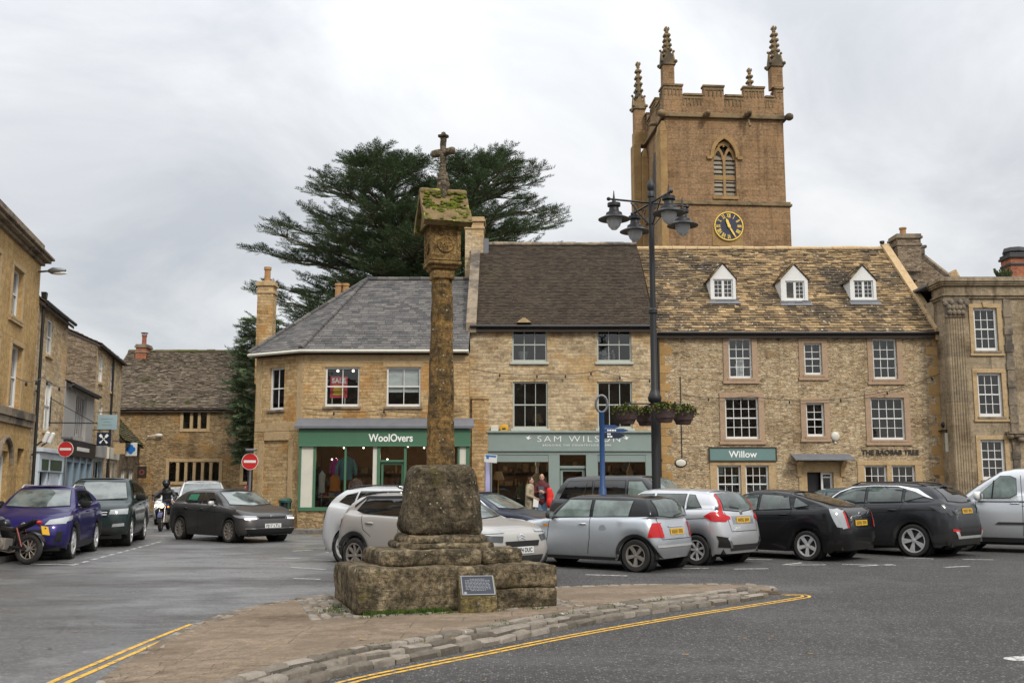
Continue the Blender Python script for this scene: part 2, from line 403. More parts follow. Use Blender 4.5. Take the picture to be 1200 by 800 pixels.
M['letter']=NM('white_lettering',0.5,(0.82,0.82,0.8))[0]
M['letter_dark']=NM('dark_lettering',0.5,(0.03,0.027,0.024))[0]
M['red']=paint('sign_red',(0.5,0.02,0.02),0.4,0.15)
M['navy']=paint('navy_sign_paint',(0.012,0.02,0.045),0.4,0.2)
M['blue']=paint('fingerpost_blue',(0.015,0.055,0.16),0.4,0.25)
M['gold']=NM('gilding',0.4,(0.72,0.5,0.1),0.35)[0]
M['spot']=emis('lit_spotlight',(1.0,0.85,0.65),4)
cam=D.cameras.new('camera');co=D.objects.new('camera',cam);COL.objects.link(co)
cam.sensor_width=36.0;cam.lens=36.0;cam.clip_end=2000;cam.clip_start=0.1
co.location=CAM;co.rotation_euler=(PI/2+TH,0,0);SC.camera=co
SUN_EL,SUN_AZ=rad(40),rad(150)
w=D.worlds.new('World');SC.world=w;w.use_nodes= True
nt=w.node_tree;nt.nodes.clear()
out=nt.nodes.new('ShaderNodeOutputWorld');bg=nt.nodes.new('ShaderNodeBackground');bg.inputs['Strength'].default_value=0.1
sky=nt.nodes.new('ShaderNodeTexSky');sky.sky_type='NISHITA';sky.sun_disc= False
sky.sun_elevation=SUN_EL;sky.sun_rotation=SUN_AZ
tc=nt.nodes.new('ShaderNodeTexCoord');sep=nt.nodes.new('ShaderNodeSeparateXYZ');nt.links.new(tc.outputs['Generated'],sep.inputs[0])
zc=math_(nt,'MAXIMUM',sep.outputs[2],0.0)
den=math_(nt,'ADD',zc,0.4)
cb=nt.nodes.new('ShaderNodeCombineXYZ')
nt.links.new(math_(nt,'DIVIDE',sep.outputs[0],den),cb.inputs[0]);nt.links.new(math_(nt,'DIVIDE',sep.outputs[1],den),cb.inputs[1])
mp=nt.nodes.new('ShaderNodeMapping');mp.inputs['Location'].default_value=(3.1,1.7,0.4);mp.inputs['Scale'].default_value=(1.25,1.25,1);nt.links.new(cb.outputs[0],mp.inputs[0])
n1=nd(nt,'ShaderNodeTexNoise',Scale=1.9,Detail=8,Roughness=0.56,Distortion=0.5);nt.links.new(mp.outputs[0],n1.inputs['Vector'])
n2=nd(nt,'ShaderNodeTexNoise',Scale=0.45,Detail=3,Roughness=0.5);nt.links.new(mp.outputs[0],n2.inputs['Vector'])
f=math_(nt,'ADD',math_(nt,'MULTIPLY',n1.outputs[0],0.65),math_(nt,'MULTIPLY',n2.outputs[0],0.35))
cl=ramp(nt,f,[(0.36,(4.5,4.65,4.9)),(0.46,(5.6,5.7,5.85)),(0.55,(6.7,6.75,6.8)),(0.64,(7.4,7.4,7.35))])
zen=math_(nt,'ADD',0.88,math_(nt,'MULTIPLY',math_(nt,'POWER',zc,2.0),2.8))
cl2=nt.nodes.new('ShaderNodeVectorMath');cl2.operation='SCALE';nt.links.new(cl,cl2.inputs[0]);nt.links.new(zen,cl2.inputs['Scale'])
nt.links.new(mix(nt,0.9,sky.outputs[0],cl2.outputs[0]),bg.inputs['Color'])
nt.links.new(bg.outputs[0],out.inputs[0])
sl=D.lights.new('sun','SUN');sl.energy=1.5;sl.angle=rad(10);sl.color=(1.0,0.93,0.82)
so=D.objects.new('sun',sl);COL.objects.link(so)
dv=Vector((math.sin(SUN_AZ)*math.cos(SUN_EL),math.cos(SUN_AZ)*math.cos(SUN_EL),math.sin(SUN_EL)))
so.rotation_euler=dv.to_track_quat('Z','Y').to_euler();so.location=(0,0,40)
SC.view_settings.view_transform='Standard';SC.view_settings.look='None';SC.view_settings.exposure=0.0;SC.view_settings.gamma=1.0
SC.cycles.use_denoising= True;SC.cycles.max_bounces=6;SC.cycles.transparent_max_bounces=12
SC.cycles.diffuse_bounces=3;SC.cycles.glossy_bounces=3;SC.cycles.transmission_bounces=4
SC.cycles.sample_clamp_indirect=6.0
def asphalt():
 m,nt,b=NM('asphalt',0.75,spec=0.4)
 tc=nd(nt,'ShaderNodeTexCoord');ob=tc.outputs['Object']
 fine=noise_(nt,ob,55,5,0.85);mid=noise_(nt,ob,6,6,0.7);big=noise_(nt,ob,0.22,5,0.6)
 mp=nd(nt,'ShaderNodeMapping');mp.inputs['Scale'].default_value=(0.2,0.5,1);mp.inputs['Rotation'].default_value=(0,0,rad(-28));nt.links.new(ob,mp.inputs[0])
 wear=noise_(nt,mp.outputs[0],1.4,6,0.65)
 c=ramp(nt,mid,[(0.3,(0.03,0.028,0.027)),(0.7,(0.058,0.055,0.052))])
 c=mix(nt,ramp(nt,wear,[(0.42,0.0),(0.66,0.7)]),c,(0.082,0.078,0.074));sheen_xyz=nd(nt,'ShaderNodeSeparateXYZ');nt.links.new(ob,sheen_xyz.inputs[0])
 c=mix(nt,math_(nt,'MULTIPLY',math_(nt,'MULTIPLY',math_(nt,'SUBTRACT',-1.6,sheen_xyz.outputs[0]),0.35,clamp= True),ramp(nt,wear,[(0.36,0.2),(0.6,0.95)])),c,(0.165,0.165,0.166))  # paler towards the left: wet sheen painted into the base colour
 c=mix(nt,ramp(nt,big,[(0.47,0.0),(0.54,0.75)]),c,(0.034,0.032,0.03))
 c=mix(nt,0.85,c,ramp(nt,fine,[(0.3,0.1),(0.7,0.9)]),'OVERLAY')
 sv=nd(nt,'ShaderNodeTexVoronoi',Scale=42.0,Randomness=1.0);nt.links.new(ob,sv.inputs['Vector']);ss=nd(nt,'ShaderNodeSeparateColor');nt.links.new(sv.outputs['Color'],ss.inputs[0])
 c=mix(nt,math_(nt,'MULTIPLY',math_(nt,'LESS_THAN',sv.outputs['Distance'],.42),math_(nt,'GREATER_THAN',ss.outputs[0],.55)),c,mix(nt,ss.outputs[1],(.03,.029,.028),(.2,.19,.18)))
 gr=noise_(nt,ob,16,6,.85);c=mix(nt,.7,c,ramp(nt,gr,[(.36,.2),(.64,.8)]),'OVERLAY')
 v=nd(nt,'ShaderNodeTexVoronoi',feature='DISTANCE_TO_EDGE',Scale=0.16,Randomness=0.9)
 wob=nd(nt,'ShaderNodeVectorMath',operation='MULTIPLY_ADD');nz=nd(nt,'ShaderNodeTexNoise',Scale=1.3,Detail=5);nt.links.new(ob,nz.inputs['Vector'])
 nt.links.new(nz.outputs['Color'],wob.inputs[0]);wob.inputs[1].default_value=(1.1,1.1,0);nt.links.new(ob,wob.inputs[2])
 nt.links.new(wob.outputs[0],v.inputs['Vector'])
 c=mix(nt,ramp(nt,v.outputs['Distance'],[(0.0,0.75),(0.004,0.0)]),c,(0.025,0.024,0.023))
 nt.links.new(c,b.inputs['Base Color'])
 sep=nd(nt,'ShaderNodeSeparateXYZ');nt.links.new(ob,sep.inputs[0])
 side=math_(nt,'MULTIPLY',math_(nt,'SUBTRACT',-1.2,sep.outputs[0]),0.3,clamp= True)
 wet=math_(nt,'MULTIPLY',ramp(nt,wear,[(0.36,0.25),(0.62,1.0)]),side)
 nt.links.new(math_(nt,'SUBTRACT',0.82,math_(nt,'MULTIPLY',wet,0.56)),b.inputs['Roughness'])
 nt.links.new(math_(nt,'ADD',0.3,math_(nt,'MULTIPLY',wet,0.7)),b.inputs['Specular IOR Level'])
 bump(nt,b,math_(nt,'ADD',fine,math_(nt,'MULTIPLY',mid,0.6)),0.5,0.012)
 return m
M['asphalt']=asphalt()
m=MB();n=40
xs=[-600,-200,-80]+[-40+2*i for i in range(41)]+[80,200,600]
ys=[-300,-80,-20]+[-4+2*i for i in range(36)]+[90,150,300,900]
m.add([(x,y,0) for y in ys for x in xs],[(j*len(xs)+i,j*len(xs)+i+1,(j+1)*len(xs)+i+1,(j+1)*len(xs)+i) for j in range(len(ys)-1) for i in range(len(xs)-1)])
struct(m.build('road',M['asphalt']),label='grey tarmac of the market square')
def paving(name,cols,bw=0.6,bh=0.45,joint=0.006):
 return masonry(name,cols,(0.06,0.05,0.042),bw,bh,0.004,joint,bumpd=0.006,stain_amt=0.6,streak=0,rough=0.8)
M['flag']=paving('grey_flagstones',[(0.13,0.12,0.105),(0.2,0.185,0.165),(0.16,0.145,0.13)])
M['islepave']=masonry('buff_island_paving',[(0.14,0.105,0.073),(0.19,0.145,0.103),(0.165,0.125,0.087)],(0.1,0.075,0.05),1.1,0.45,0.006,0.006,bumpd=0.008,stain_amt=0.8,streak=0,rough=0.85,patch=(0.2,0.16,0.12))
M['sett']=slab('granite_sett',[(0.075,0.064,0.05),(0.15,0.13,0.105),(0.25,0.22,0.185),(0.11,0.094,0.074)],scale=7,bumpd=0.01,moss=(0.06,0.065,0.025),moss_th=0.64,lichen=(0.4,0.38,0.34),lich_th=0.72,lscale=12)
M['kerb']=slab('stone_kerb',[(0.16,0.14,0.12),(0.24,0.215,0.19)],scale=3)
def strip_poly(name,pts,z0,z1,mat):
 m=MB();m.prism(pts,z0,z1,'z'); return struct(m.build(name,mat))
pw=strip_poly('pavement',[(-9.5,36.6),(-7.9,34.1),(-6.6,33.6),(26,34.0),(26,38),(-9.5,38)],-0.1,0.13,M['flag'])
def ls_line(Y): return-6.84-0.233*Y
strip_poly('pavement',[(ls_line(12)+1.4,12),(ls_line(53)+1.1,53),(ls_line(53)-1,53),(ls_line(12)-1,12)],-0.1,0.12,M['flag'])
strip_poly('pavement',[(ls_line(53)+1.1,52.6),(-9.6,53.0),(-9.6,55),(ls_line(53)-1,55)],-0.1,0.125,M['flag'])
def line_paint(name,col,wear):
 m,nt,b=NM(name,0.7,spec=0.25);tc=nd(nt,'ShaderNodeTexCoord');ob=tc.outputs['Object']
 n1=noise_(nt,ob,14,6,0.75);n2=noise_(nt,ob,70,3,0.8)
 f=math_(nt,'ADD',math_(nt,'MULTIPLY',n1,0.7),math_(nt,'MULTIPLY',n2,0.3))
 nt.links.new(mix(nt,ramp(nt,f,[(wear,0.0),(wear+0.12,1.0)]),(0.09,0.085,0.08),col),b.inputs['Base Color'])
 bump(nt,b,n2,0.4,0.004); return m
M['yellow']=line_paint('worn_yellow_line',(0.6,0.34,0.035),0.4)
M['whiteline']=line_paint('worn_white_line',(0.55,0.54,0.52),0.42)
def ribbon(pts,w,z,off=0.0,mb= None):
 mb=mb or MB();k=len(pts);vs=[]
 for i in range(k):
  a=Vector(pts[max(i-1,0)]);b=Vector(pts[min(i+1,k-1)]);t=(b-a).normalized();nn=Vector((-t.y,t.x,0))
  p=Vector((pts[i][0],pts[i][1],0))+nn*off
  vs+=[(*(p+nn*w/2).xy,z),(*(p-nn*w/2).xy,z)]
 mb.add(vs,[(2*i,2*i+1,2*i+3,2*i+2) for i in range(k-1)]); return mb
def smooth_line(pts,step=0.25):
 """Catmull-Rom through 2D points, resampled"""
 P_=[Vector((p[0],p[1],0)) for p in pts];P_=[P_[0]*2-P_[1]]+P_+[P_[-1]*2-P_[-2]];o=[]
 for i in range(1,len(P_)-2):
  a,b,c,d=P_[i-1:i+3];n=max(2,int((c-b).length/step))
  for k in range(n):
   t=k/n
   o.append(0.5*((2*b)+(c-a)*t+(2*a-5*b+4*c-d)*t*t+(3*b-a-3*c+d)*t**3))
 o.append(P_[-2]); return o
right_edge=[G(*q) for q in((300,826),(400,792),(493,773),(587,754),(680,734),(773,718),(867,705.5),(902,699.5))]
tip=[G(*q) for q in((915,696),(905,690),(870,687.5))]
far_edge=[G(*q) for q in((800,687),(720,688),(652,690),(560,693),(470,696))]
left_edge=[G(*q) for q in((389,698),(326,707),(273,718),(232,732),(190,752),(142,781),(100,812),(60,845))]
RE=smooth_line(right_edge,0.2);LE=smooth_line(left_edge,0.2);FE=smooth_line(tip+far_edge,0.2)
def isle_z(x,y):
 dr=min((Vector((x,y,0))-q).length for q in RE);dl=min((Vector((x,y,0))-q).length for q in LE+FE)
 return 0.03+0.108*(dl/(dr+dl+1e-6))**0.8
def inset(line,d):
 o=[]
 for i,q in enumerate(line):
  t=(line[min(i+1,len(line)-1)]-line[max(i-1,0)]).normalized();o.append(q+Vector((-t.y,t.x,0))*d)
 return o
RIN=inset(RE,0.40)
ring=RIN+FE+inset(LE,0.02)
bm=bmesh.new()
f=bm.faces.new([bm.verts.new((q.x,q.y,0)) for q in ring])
bmesh.ops.triangulate(bm,faces=[f])
for ax,lo,hi in((0,-7,4),(1,6,17)):
 for k in range(lo*2,hi*2):
  no=[0,0,0];no[ax]=1;c=[0,0,0];c[ax]=k/2
  bmesh.ops.bisect_plane(bm,geom=bm.verts[:]+bm.edges[:]+bm.faces[:],plane_co=c,plane_no=no)
for v in bm.verts:v.co.z=isle_z(v.co.x,v.co.y)+0.012*noise.noise(Vector((v.co.x*0.8,v.co.y*0.8,3)))
rim=bmesh.ops.extrude_edge_only(bm,edges=[e for e in bm.edges if e.is_boundary])
for v in rim['geom']:
 if isinstance(v,bmesh.types.BMVert):v.co.z=-.05
me=D.meshes.new('island_paving');bm.to_mesh(me);bm.free();me.materials.append(M['islepave'])
struct(finish(me,'traffic_island',smooth=60),label='buff paved island round the market cross')
def sett_row(mb,line,z,depth,wid,lo,hi,rnd,gap=0.014):
 acc=0.0;i=0;target=0.0
 L=[0.0]
 for a,b in zip(line,line[1:]):L.append(L[-1]+(b-a).length)
 def at(s):
  for k in range(len(L)-1):
   if L[k+1]>=s:
    t=(s-L[k])/max(1e-6,L[k+1]-L[k]); return line[k].lerp(line[k+1],t)
  return line[-1]
 s=0.0
 while s<L[-1]-0.05:
  l=rnd.uniform(lo,hi);a,b=at(s),at(min(s+l,L[-1]));t=(b-a)
  if t.length<0.04: break
  ang=math.atan2(t.y,t.x)+rnd.uniform(-0.03,0.03);c=(a+b)/2
  zz=z(c) if callable(z) else z
  Mx=Matrix.Translation((c.x,c.y,zz-depth/2+rnd.uniform(-0.005,0.005)))@Matrix.Rotation(ang,4,'Z')@Matrix.Rotation(rnd.uniform(-0.035,0.035),4,'X')@Matrix.Rotation(rnd.uniform(-0.04,0.04),4,'Y')
  mb.block(t.length-gap,wid-0.008+rnd.uniform(-0.012,0.012),depth,0.02,Mx,rnd,0.007)
  s+=l
m=MB();rr=random.Random(5)
for k,(d,z) in enumerate(((0.065,0.065),(0.2,0.103),(0.33,0.14))):
 sett_row(m,inset(RE,d),z,0.24,0.138,0.18,0.4,rr)
sett_row(m,inset(FE,0.07),lambda c:isle_z(c.x,c.y)+0.012,0.2,0.13,0.15,0.3,rr)
for d in(0.06,0.19):
 sett_row(m,inset(LE,d),lambda c:0.03+0.01,0.14,0.125,0.12,0.24,rr)
kb=m.build('stone_kerb',M['sett'],smooth=42);struct(kb,label='three stepped rows of worn granite setts')
ye=smooth_line([G(*q) for q in((300,836),(400,801),(480,783),(560,767),(680,743),(800,722),(900,706.5),(931,701.5),(944,699.3),(941,696.8),(918,697.2))],0.2)
m=MB();ribbon(ye,0.05,0.004,0.05,m);ribbon(ye,0.05,0.004,-0.05,m)
ye2=smooth_line([G(*q) for q in((20,823),(67,800.5),(120,777.5),(165,758),(200,743.5),(231,731))],0.2)
ribbon(ye2,0.06,0.004,0.07,m);ribbon(ye2,0.06,0.004,-0.07,m)
struct(m.build('yellow_line_marking',M['yellow']))
m=MB();ribbon([Vector((x,33.25+0.04*max(0,x)*0.3,0)) for x in(-6.4,-3,0,8,16,25)],0.09,0.004,0,m)
ribbon([Vector((x,33.02+0.04*max(0,x)*0.3,0)) for x in(-6.4,-3,0,8,16,25)],0.09,0.004,0,m)
struct(m.build('yellow_line_marking',M['yellow']))
m=MB()
def dash(x0,y0,x1,y1,w=0.09):
 a,b=G(x0,y0),G(x1,y1);ribbon([a,b],w,0.004,0,m)
for q in((343,645.5,367,644),(381,647,392,646.5),(332,653.5,352,654),(368,655.5,392,656.5),(341,664.5,382,667),(344,677.5,376,678.5),(1008,663,1046,661),(1107,664.5,1136,663),(918,661.5,940,659),(925,661.7,968,661.4),(987,661,1050,662),(1060,653.5,1094,654.5),(1128,655,1164,655.6),(860,666.5,900,666),(686,673,735,674.5),(800,666,830,665.5),(648,664,690,665),(870,655,905,655.5),(1000,646,1060,645.5),(1130,645,1199,646)):
 dash(*q)
for k in range(12):
 t0,t1=k/12,k/12+0.05
 a,b=Vector((-8.85,21.0,0)),Vector((-9.9,29.5,0))
 ribbon([a.lerp(b,t0),a.lerp(b,t1)],0.1,0.004,0,m)
ribbon([Vector((-9.9,21.3,0)),Vector((-8.95,21.2,0))],0.09,0.004,0,m)
q0=G(1214,772);ring_=[Vector((q0.x+0.3*math.cos(a),q0.y+0.16*math.sin(a),0)) for a in[2*PI*k/20 for k in range(20)]]
m.add([(v.x,v.y,0.004) for v in ring_],[tuple(range(20))])
struct(m.build('white_bay_marking',M['whiteline']))
SC.view_settings.exposure=0.37
def grid_wall(mb,x0,x1,z0,z1,holes,y=0.0,reveal=0.16):
 xs=sorted({x0,x1}|{min(max(h[i],x0),x1) for h in holes for i in(0,1)});zs=sorted({z0,z1}|{min(max(h[i],z0),z1) for h in holes for i in(2,3)})
 def inh(x,z): return any(h[0]<x<h[1] and h[2]<z<h[3] for h in holes)
 for a,b in zip(xs,xs[1:]):
  for c,d in zip(zs,zs[1:]):
   if not inh((a+b)/2,(c+d)/2):mb.poly([(a,y,c),(b,y,c),(b,y,d),(a,y,d)])
 for h in holes:
  a,b,c,d=h[:4];r=y+reveal
  mb.poly([(a,y,c),(a,r,c),(a,r,d),(a,y,d)]);mb.poly([(b,y,c),(b,y,d),(b,r,d),(b,r,c)])
  mb.poly([(a,y,d),(a,r,d),(b,r,d),(b,y,d)]);mb.poly([(a,y,c),(b,y,c),(b,r,c),(a,r,c)])
def shell(parent,name,mat,x0,x1,z0,z1,depth,holes,gable= None,left= True,right= True,reveal=0.16):
 mb=MB();grid_wall(mb,x0,x1,z0,z1,holes,0,reveal)
 for x,on in((x0,left),(x1,right)):
  if not on: continue
  if gable:mb.poly([(x,0,z0),(x,depth,z0),(x,depth,z1),(x,depth/2,gable),(x,0,z1)])
  else:mb.poly([(x,0,z0),(x,depth,z0),(x,depth,z1),(x,0,z1)])
 mb.poly([(x0,depth,z0),(x1,depth,z0),(x1,depth,z1),(x0,depth,z1)])
 return mb.build(name,mat,parent,recalc= False)
def room(mb,x0,x1,y0,y1,z0,z1):
 v=[(x0,y0,z0),(x1,y0,z0),(x1,y1,z0),(x0,y1,z0),(x0,y0,z1),(x1,y0,z1),(x1,y1,z1),(x0,y1,z1)]
 mb.add(v,[(0,1,2,3),(4,7,6,5),(0,3,7,4),(1,5,6,2),(3,2,6,7)])
def window(parent,r,cols,rows,mat='white',d=0.1,sill='dressed_grey',sash= True,surround= None,fw=0.055,bar=0.022,fs=1.0,arch=0.0,pmat='glass',lining='interior',blind= None,key= None,cas= False):
 x0,x1,z0,z1=r;mb=MB()
 mb.box(x0,x0+fw,d-0.03,d+0.055,z0,z1);mb.box(x1-fw,x1,d-0.03,d+0.055,z0,z1)
 mb.box(x0+fw,x1-fw,d-0.03,d+0.055,z1-fw,z1);mb.box(x0+fw,x1-fw,d-0.03,d+0.055,z0,z0+fw*1.5)
 a,b,c,e=x0+fw,x1-fw,z0+fw*1.5,z1-fw;zm=(c+e)/2
 if sash:mb.box(a,b,d-0.015,d+0.05,zm-0.022,zm+0.022)
 if cas:mb.box((a+b)/2-0.035,(a+b)/2+0.035,d-0.02,d+0.05,c,e)
 for i in range(1,cols):
  x=a+(b-a)*i/cols
  if cas and i*2==cols: continue
  if sash:mb.box(x-bar/2,x+bar/2,d,d+0.04,c,zm-0.022);mb.box(x-bar/2,x+bar/2,d,d+0.04,zm+0.022,e)
  else:mb.box(x-bar/2,x+bar/2,d,d+0.04,c,e)
 for j in range(1,rows):
  z=c+(e-c)*j/rows
  if sash and j*2==rows: continue
  mb.box(a,b,d+0.003,d+0.037,z-bar/2,z+bar/2)
 w=mb.build('window',M[mat],parent)
 p=MB();p.poly([(a-.01,d+0.02,c-.01),(b+.01,d+0.02,c-.01),(b+.01,d+0.02,e+.01),(a-.01,d+0.02,e+.01)]);p.build('pane',M[pmat],w)
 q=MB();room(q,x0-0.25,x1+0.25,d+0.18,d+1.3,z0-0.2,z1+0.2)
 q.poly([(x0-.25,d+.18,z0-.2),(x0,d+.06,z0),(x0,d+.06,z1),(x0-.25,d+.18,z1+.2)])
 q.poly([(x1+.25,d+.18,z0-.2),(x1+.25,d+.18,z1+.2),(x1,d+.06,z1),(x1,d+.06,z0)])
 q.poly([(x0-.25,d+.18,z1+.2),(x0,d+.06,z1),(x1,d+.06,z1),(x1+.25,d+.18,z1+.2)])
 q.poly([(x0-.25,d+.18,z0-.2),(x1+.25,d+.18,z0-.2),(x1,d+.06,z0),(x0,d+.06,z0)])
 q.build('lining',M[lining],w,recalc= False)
 if blind:
  bz,bm_=blind;q=MB();q.box(a,b,d+0.075,d+0.085,e-(e-c)*bz,e);q.build('blind',M[bm_],w)
 if sill:
  s=MB();s.box(x0-0.07,x1+0.07,-0.07,d-0.033,z0-0.09,z0-0.002);s.build('sill',M[sill],w,bevel=0.012)
 if surround:
  sm,sw=surround;s=MB()
  zz=z0-0.09 if sill else z0-sw*.6
  s.box(x0-sw,x0-.002,-0.035,0.05,zz,z1);s.box(x1+.002,x1+sw,-0.035,0.05,zz,z1)
  s.box(x0-sw,x1+sw,-0.038,0.05,z1+.001,z1+sw*0.9)
  s.box(x0-sw-.03,x1+sw+.03,-0.06,0.05,zz-sw*0.55,zz-.001)
  if key:xm=(x0+x1)/2;s.frustum(xm,-0.03,z1+.02,z1+sw*1.25,0.07,0.05,0.11,0.05)
  s.build('surround',M[sm],w,bevel=0.01)
 return w
def tiles(mb,O,U,V,poly,rh,wr,th,rnd,taper=0.0,jit=0.012,lift=0.6,sag=0.0):
 O,U,V=Vector(O),Vector(U).normalized(),Vector(V).normalized();Nn=U.cross(V).normalized()
 vmax=max(p[1] for p in poly);v=min(p[1] for p in poly);k=0
 while v<vmax-0.01:
  h=rh*(1-taper*v/vmax);vm=min(v+h*0.5,vmax-0.005);xs=[]
  for a,b in zip(poly,poly[1:]+poly[:1]):
   if(a[1]-vm)*(b[1]-vm)<0:xs.append(a[0]+(b[0]-a[0])*(vm-a[1])/(b[1]-a[1]))
  if len(xs)>=2:
   x,xe=min(xs),max(xs);x-=0.0
   first= True
   while x<xe-0.02:
    wd=rnd.uniform(*wr)*(1-taper*0.4*v/vmax)
    if first and k%2:wd*=0.5
    first= False
    e=min(x+wd,xe)
    if xe-e<0.06:e=xe
    t=th*rnd.uniform(0.7,1.35);jv=rnd.uniform(-jit,jit);g=0.004
    top=min(v+h*1.12,vmax)
    lo,hi=th*lift+rnd.uniform(0,jit*0.5),0.0
    sg=-sag*math.sin(PI*(x/max(.1,xe)))
    def pt(u,vv,n): return O+U*u+V*vv+Nn*(n+sg)
    vs=[pt(x+g,v+jv,lo),pt(e-g,v+jv+rnd.uniform(-jit,jit)*.5,lo),pt(e-g,top,hi),pt(x+g,top,hi),pt(x+g,v+jv,lo+t),pt(e-g,v+jv,lo+t),pt(e-g,top,hi+t*.6),pt(x+g,top,hi+t*.6)]
    mb.add(vs,[(4,5,6,7),(0,1,5,4),(1,2,6,5),(3,0,4,7)])
    x=e
  v+=h;k+=1
def pitched(parent,x0,x1,ze,zr,depth,mat,rh,wr,th,under='interior',ov=0.22,taper=0.25,jit=0.012,front_only= False,ridge='dressed_grey',seed=3,name='roof',sag=0.0,yr= None):
 """front and back slope over a shell of this depth, ridge half way"""
 rnd=random.Random(seed);yr=yr or depth/2
 sl=(zr-ze)/yr;y0=-ov;z0=ze-ov*sl
 mb=MB();L=math.hypot(yr-y0,zr-z0)
 tiles(mb,(x0,y0,z0+0.03),(1,0,0),(0,yr-y0,zr-z0),[(0,0),(x1-x0,0),(x1-x0,L),(0,L)],rh,wr,th,rnd,taper,jit,sag=sag)
 if not front_only:tiles(mb,(x1,depth+ov,z0+0.03),(-1,0,0),(0,yr-depth-ov,zr-z0),[(0,0),(x1-x0,0),(x1-x0,L),(0,L)],rh*2.5,(0.8,1.2),th,rnd,taper,jit)
 rf=mb.build(name,M[mat],parent,uv= False,recalc= False)
 d=MB();d.prism([(y0+.04,z0),(yr,zr),(depth+ov,z0),(depth+ov,z0-0.1),(yr,zr-.16),(y0+.04,z0-0.1)],x0+.02,x1-.02,'x');d.build('decking',M['darkwood'],rf)
 r=MB();x=x0
 while x<x1-0.05:
  e=min(x+rnd.uniform(0.4,0.55),x1)
  r.prism([(yr-.16,zr-.03),(yr-.15,zr+0.035),(yr,zr+.12+rnd.uniform(-.015,.02)),(yr+.15,zr+0.035),(yr+.16,zr-.03)],x+.006,e-.006,'x');x=e
 r.build('ridge',M[ridge],rf)
 return rf
def gutter(parent,x0,x1,y,z,mat='black',pipe= None):
 m=MB();m.tube([(x0,y,z),((x0+x1)/2,y,z-0.01),(x1,y,z)],0.055,8)
 for k in range(int((x1-x0)/1.0)):m.box(x0+.3+k,x0+.33+k,y+.03,y+.2,z-.04,z+.03)
 g=m.build('gutter',M[mat],parent,smooth=60)
 if pipe is not None:
  for x in pipe:downpipe(parent,x,z,mat)
 return g
def downpipe(parent,x,z,mat='black',y=-0.07,zb=0.15,hopper= False):
 m=MB();m.tube([(x,y,zb),(x,y,z)],0.045,8)
 for k in range(int(z/1.8)):m.box(x-.075,x+.075,y+.0,y+.067,0.6+1.8*k,0.66+1.8*k)
 if hopper:m.frustum(x,y,z-.1,z+.2,.06,.06,.12,.07)
 return m.build('downpipe',M[mat],parent,smooth=50)
def quoins(parent,x,z0,z1,mat,side=1,w=(0.28,0.5),h=0.3,seed=1,y=-0.012):
 m=MB();r=random.Random(seed);z=z0;k=0
 while z<z1-.1:
  hh=min(h*r.uniform(.85,1.2),z1-z);ww=w[k%2]*r.uniform(.9,1.1)
  a,b=(x,x+ww) if side>0 else(x-ww,x)
  m.box(a,b,y,0.05,z+.004,z+hh-.004);z+=hh;k+=1
 return m.build('quoin',M[mat],parent,bevel=0.01)
def stack(parent,x0,x1,y0,y1,z0,z1,mat,cap='dressed_grey',pots=(),potmat='pot',poth=0.4,name='chimney',capz= None):
 m=MB();m.box(x0,x1,y0,y1,z0,z1);c=m.build(name,M[mat],parent)
 m=MB();m.box(x0-.07,x1+.07,y0-.07,y1+.07,z1+.001,z1+.1);m.box(x0-.03,x1+.03,y0-.03,y1+.03,z1+.101,z1+.2);
 m.box(x0-.04,x1+.04,y0-.04,y1+.04,z1-.3,z1-.2)
 m.build('cap',M[cap],c,bevel=.015)
 for px_ in pots:
  m=MB();m.lathe([(.13,0),(.12,poth*.8),(.15,poth*.82),(.15,poth),(.1,poth),(.1,poth*.5)],14,cap= False)
  m.build('chimney_pot',M[potmat],c,(px_,(y0+y1)/2,z1+.2),smooth=40)
 return c
a0=P(352,565,35);fr=Fr((a0.x,35,0));cA=P(296,565,36.2)
bw=empty('corner_shop','ochre stone corner shop with grey slate hipped roof and green shopfront','building',fr.o)
X1=fr.px(549,500)[0];ZE=fr.px(450,411)[1]
S=fr.rect(349,551,502,598,-0.25);fz0=S[2];sh_top=fr.px(450,500,-.25)[1]
w1=fr.rect(381,421,430,476);w2=fr.rect(453,493,430,476)
hole=(0.06,X1-0.02,0.0,sh_top)
shell(bw,'wall',M['wool'],0,X1,0,ZE,9,[w1,w2,hole],left= False)
wa=window(bw,w1,2,2,'white');wb=window(bw,w2,2,2,'white',blind=(0.66,'white'))
m=MB()
for q in(w1,w2):m.box(q[0]-.12,q[1]+.12,-.012,.04,q[3]+.002,q[3]+.2)
m.box(0.02,X1,-.02,.04,ZE-.42,ZE-.1)
m.build('lintel',M['dressed'],bw,bevel=.008)
ps=fr.rect(387,407,441,466,.3)
m=MB();m.box(ps[0],ps[1],.3,.32,ps[2],ps[3]);po=m.build('sale_poster',NM('poster_pink',.6,(.62,.07,.09))[0],None,fr.o)
tag(po,'pink SALE poster standing inside the upper window of the corner shop','poster')
pw_=ps[1]-ps[0]
text_mesh('lettering','SALE',.22,M['letter'],po,((ps[0]+ps[1])/2,.297,ps[3]-.22),(PI/2,0,0),.008,.002,width=pw_*.84)
m=MB();rs=random.Random(4)
for k in range(5):m.box(ps[0]+.1+.03*(k%2),ps[1]-.1-.03*(k%3),.292,.3,ps[3]-.36-.07*k,ps[3]-.31-.07*k)
m.build('price_flash',NM('poster_yellow',.6,(.75,.6,.05))[0],po)
m=MB();m.box(ps[0]+.06,ps[0]+.09,.3,.33,ps[2]-.3,ps[2]-.003);m.box(ps[1]-.09,ps[1]-.06,.3,.33,ps[2]-.3,ps[2]-.003);m.build('easel_leg',M['cream'],po)
m=MB()
for px_,py_ in((396,434.5),(414,434.5)):
 x_,z_=fr.px(px_,py_,.5);m.ell((x_,.5,z_),.045)
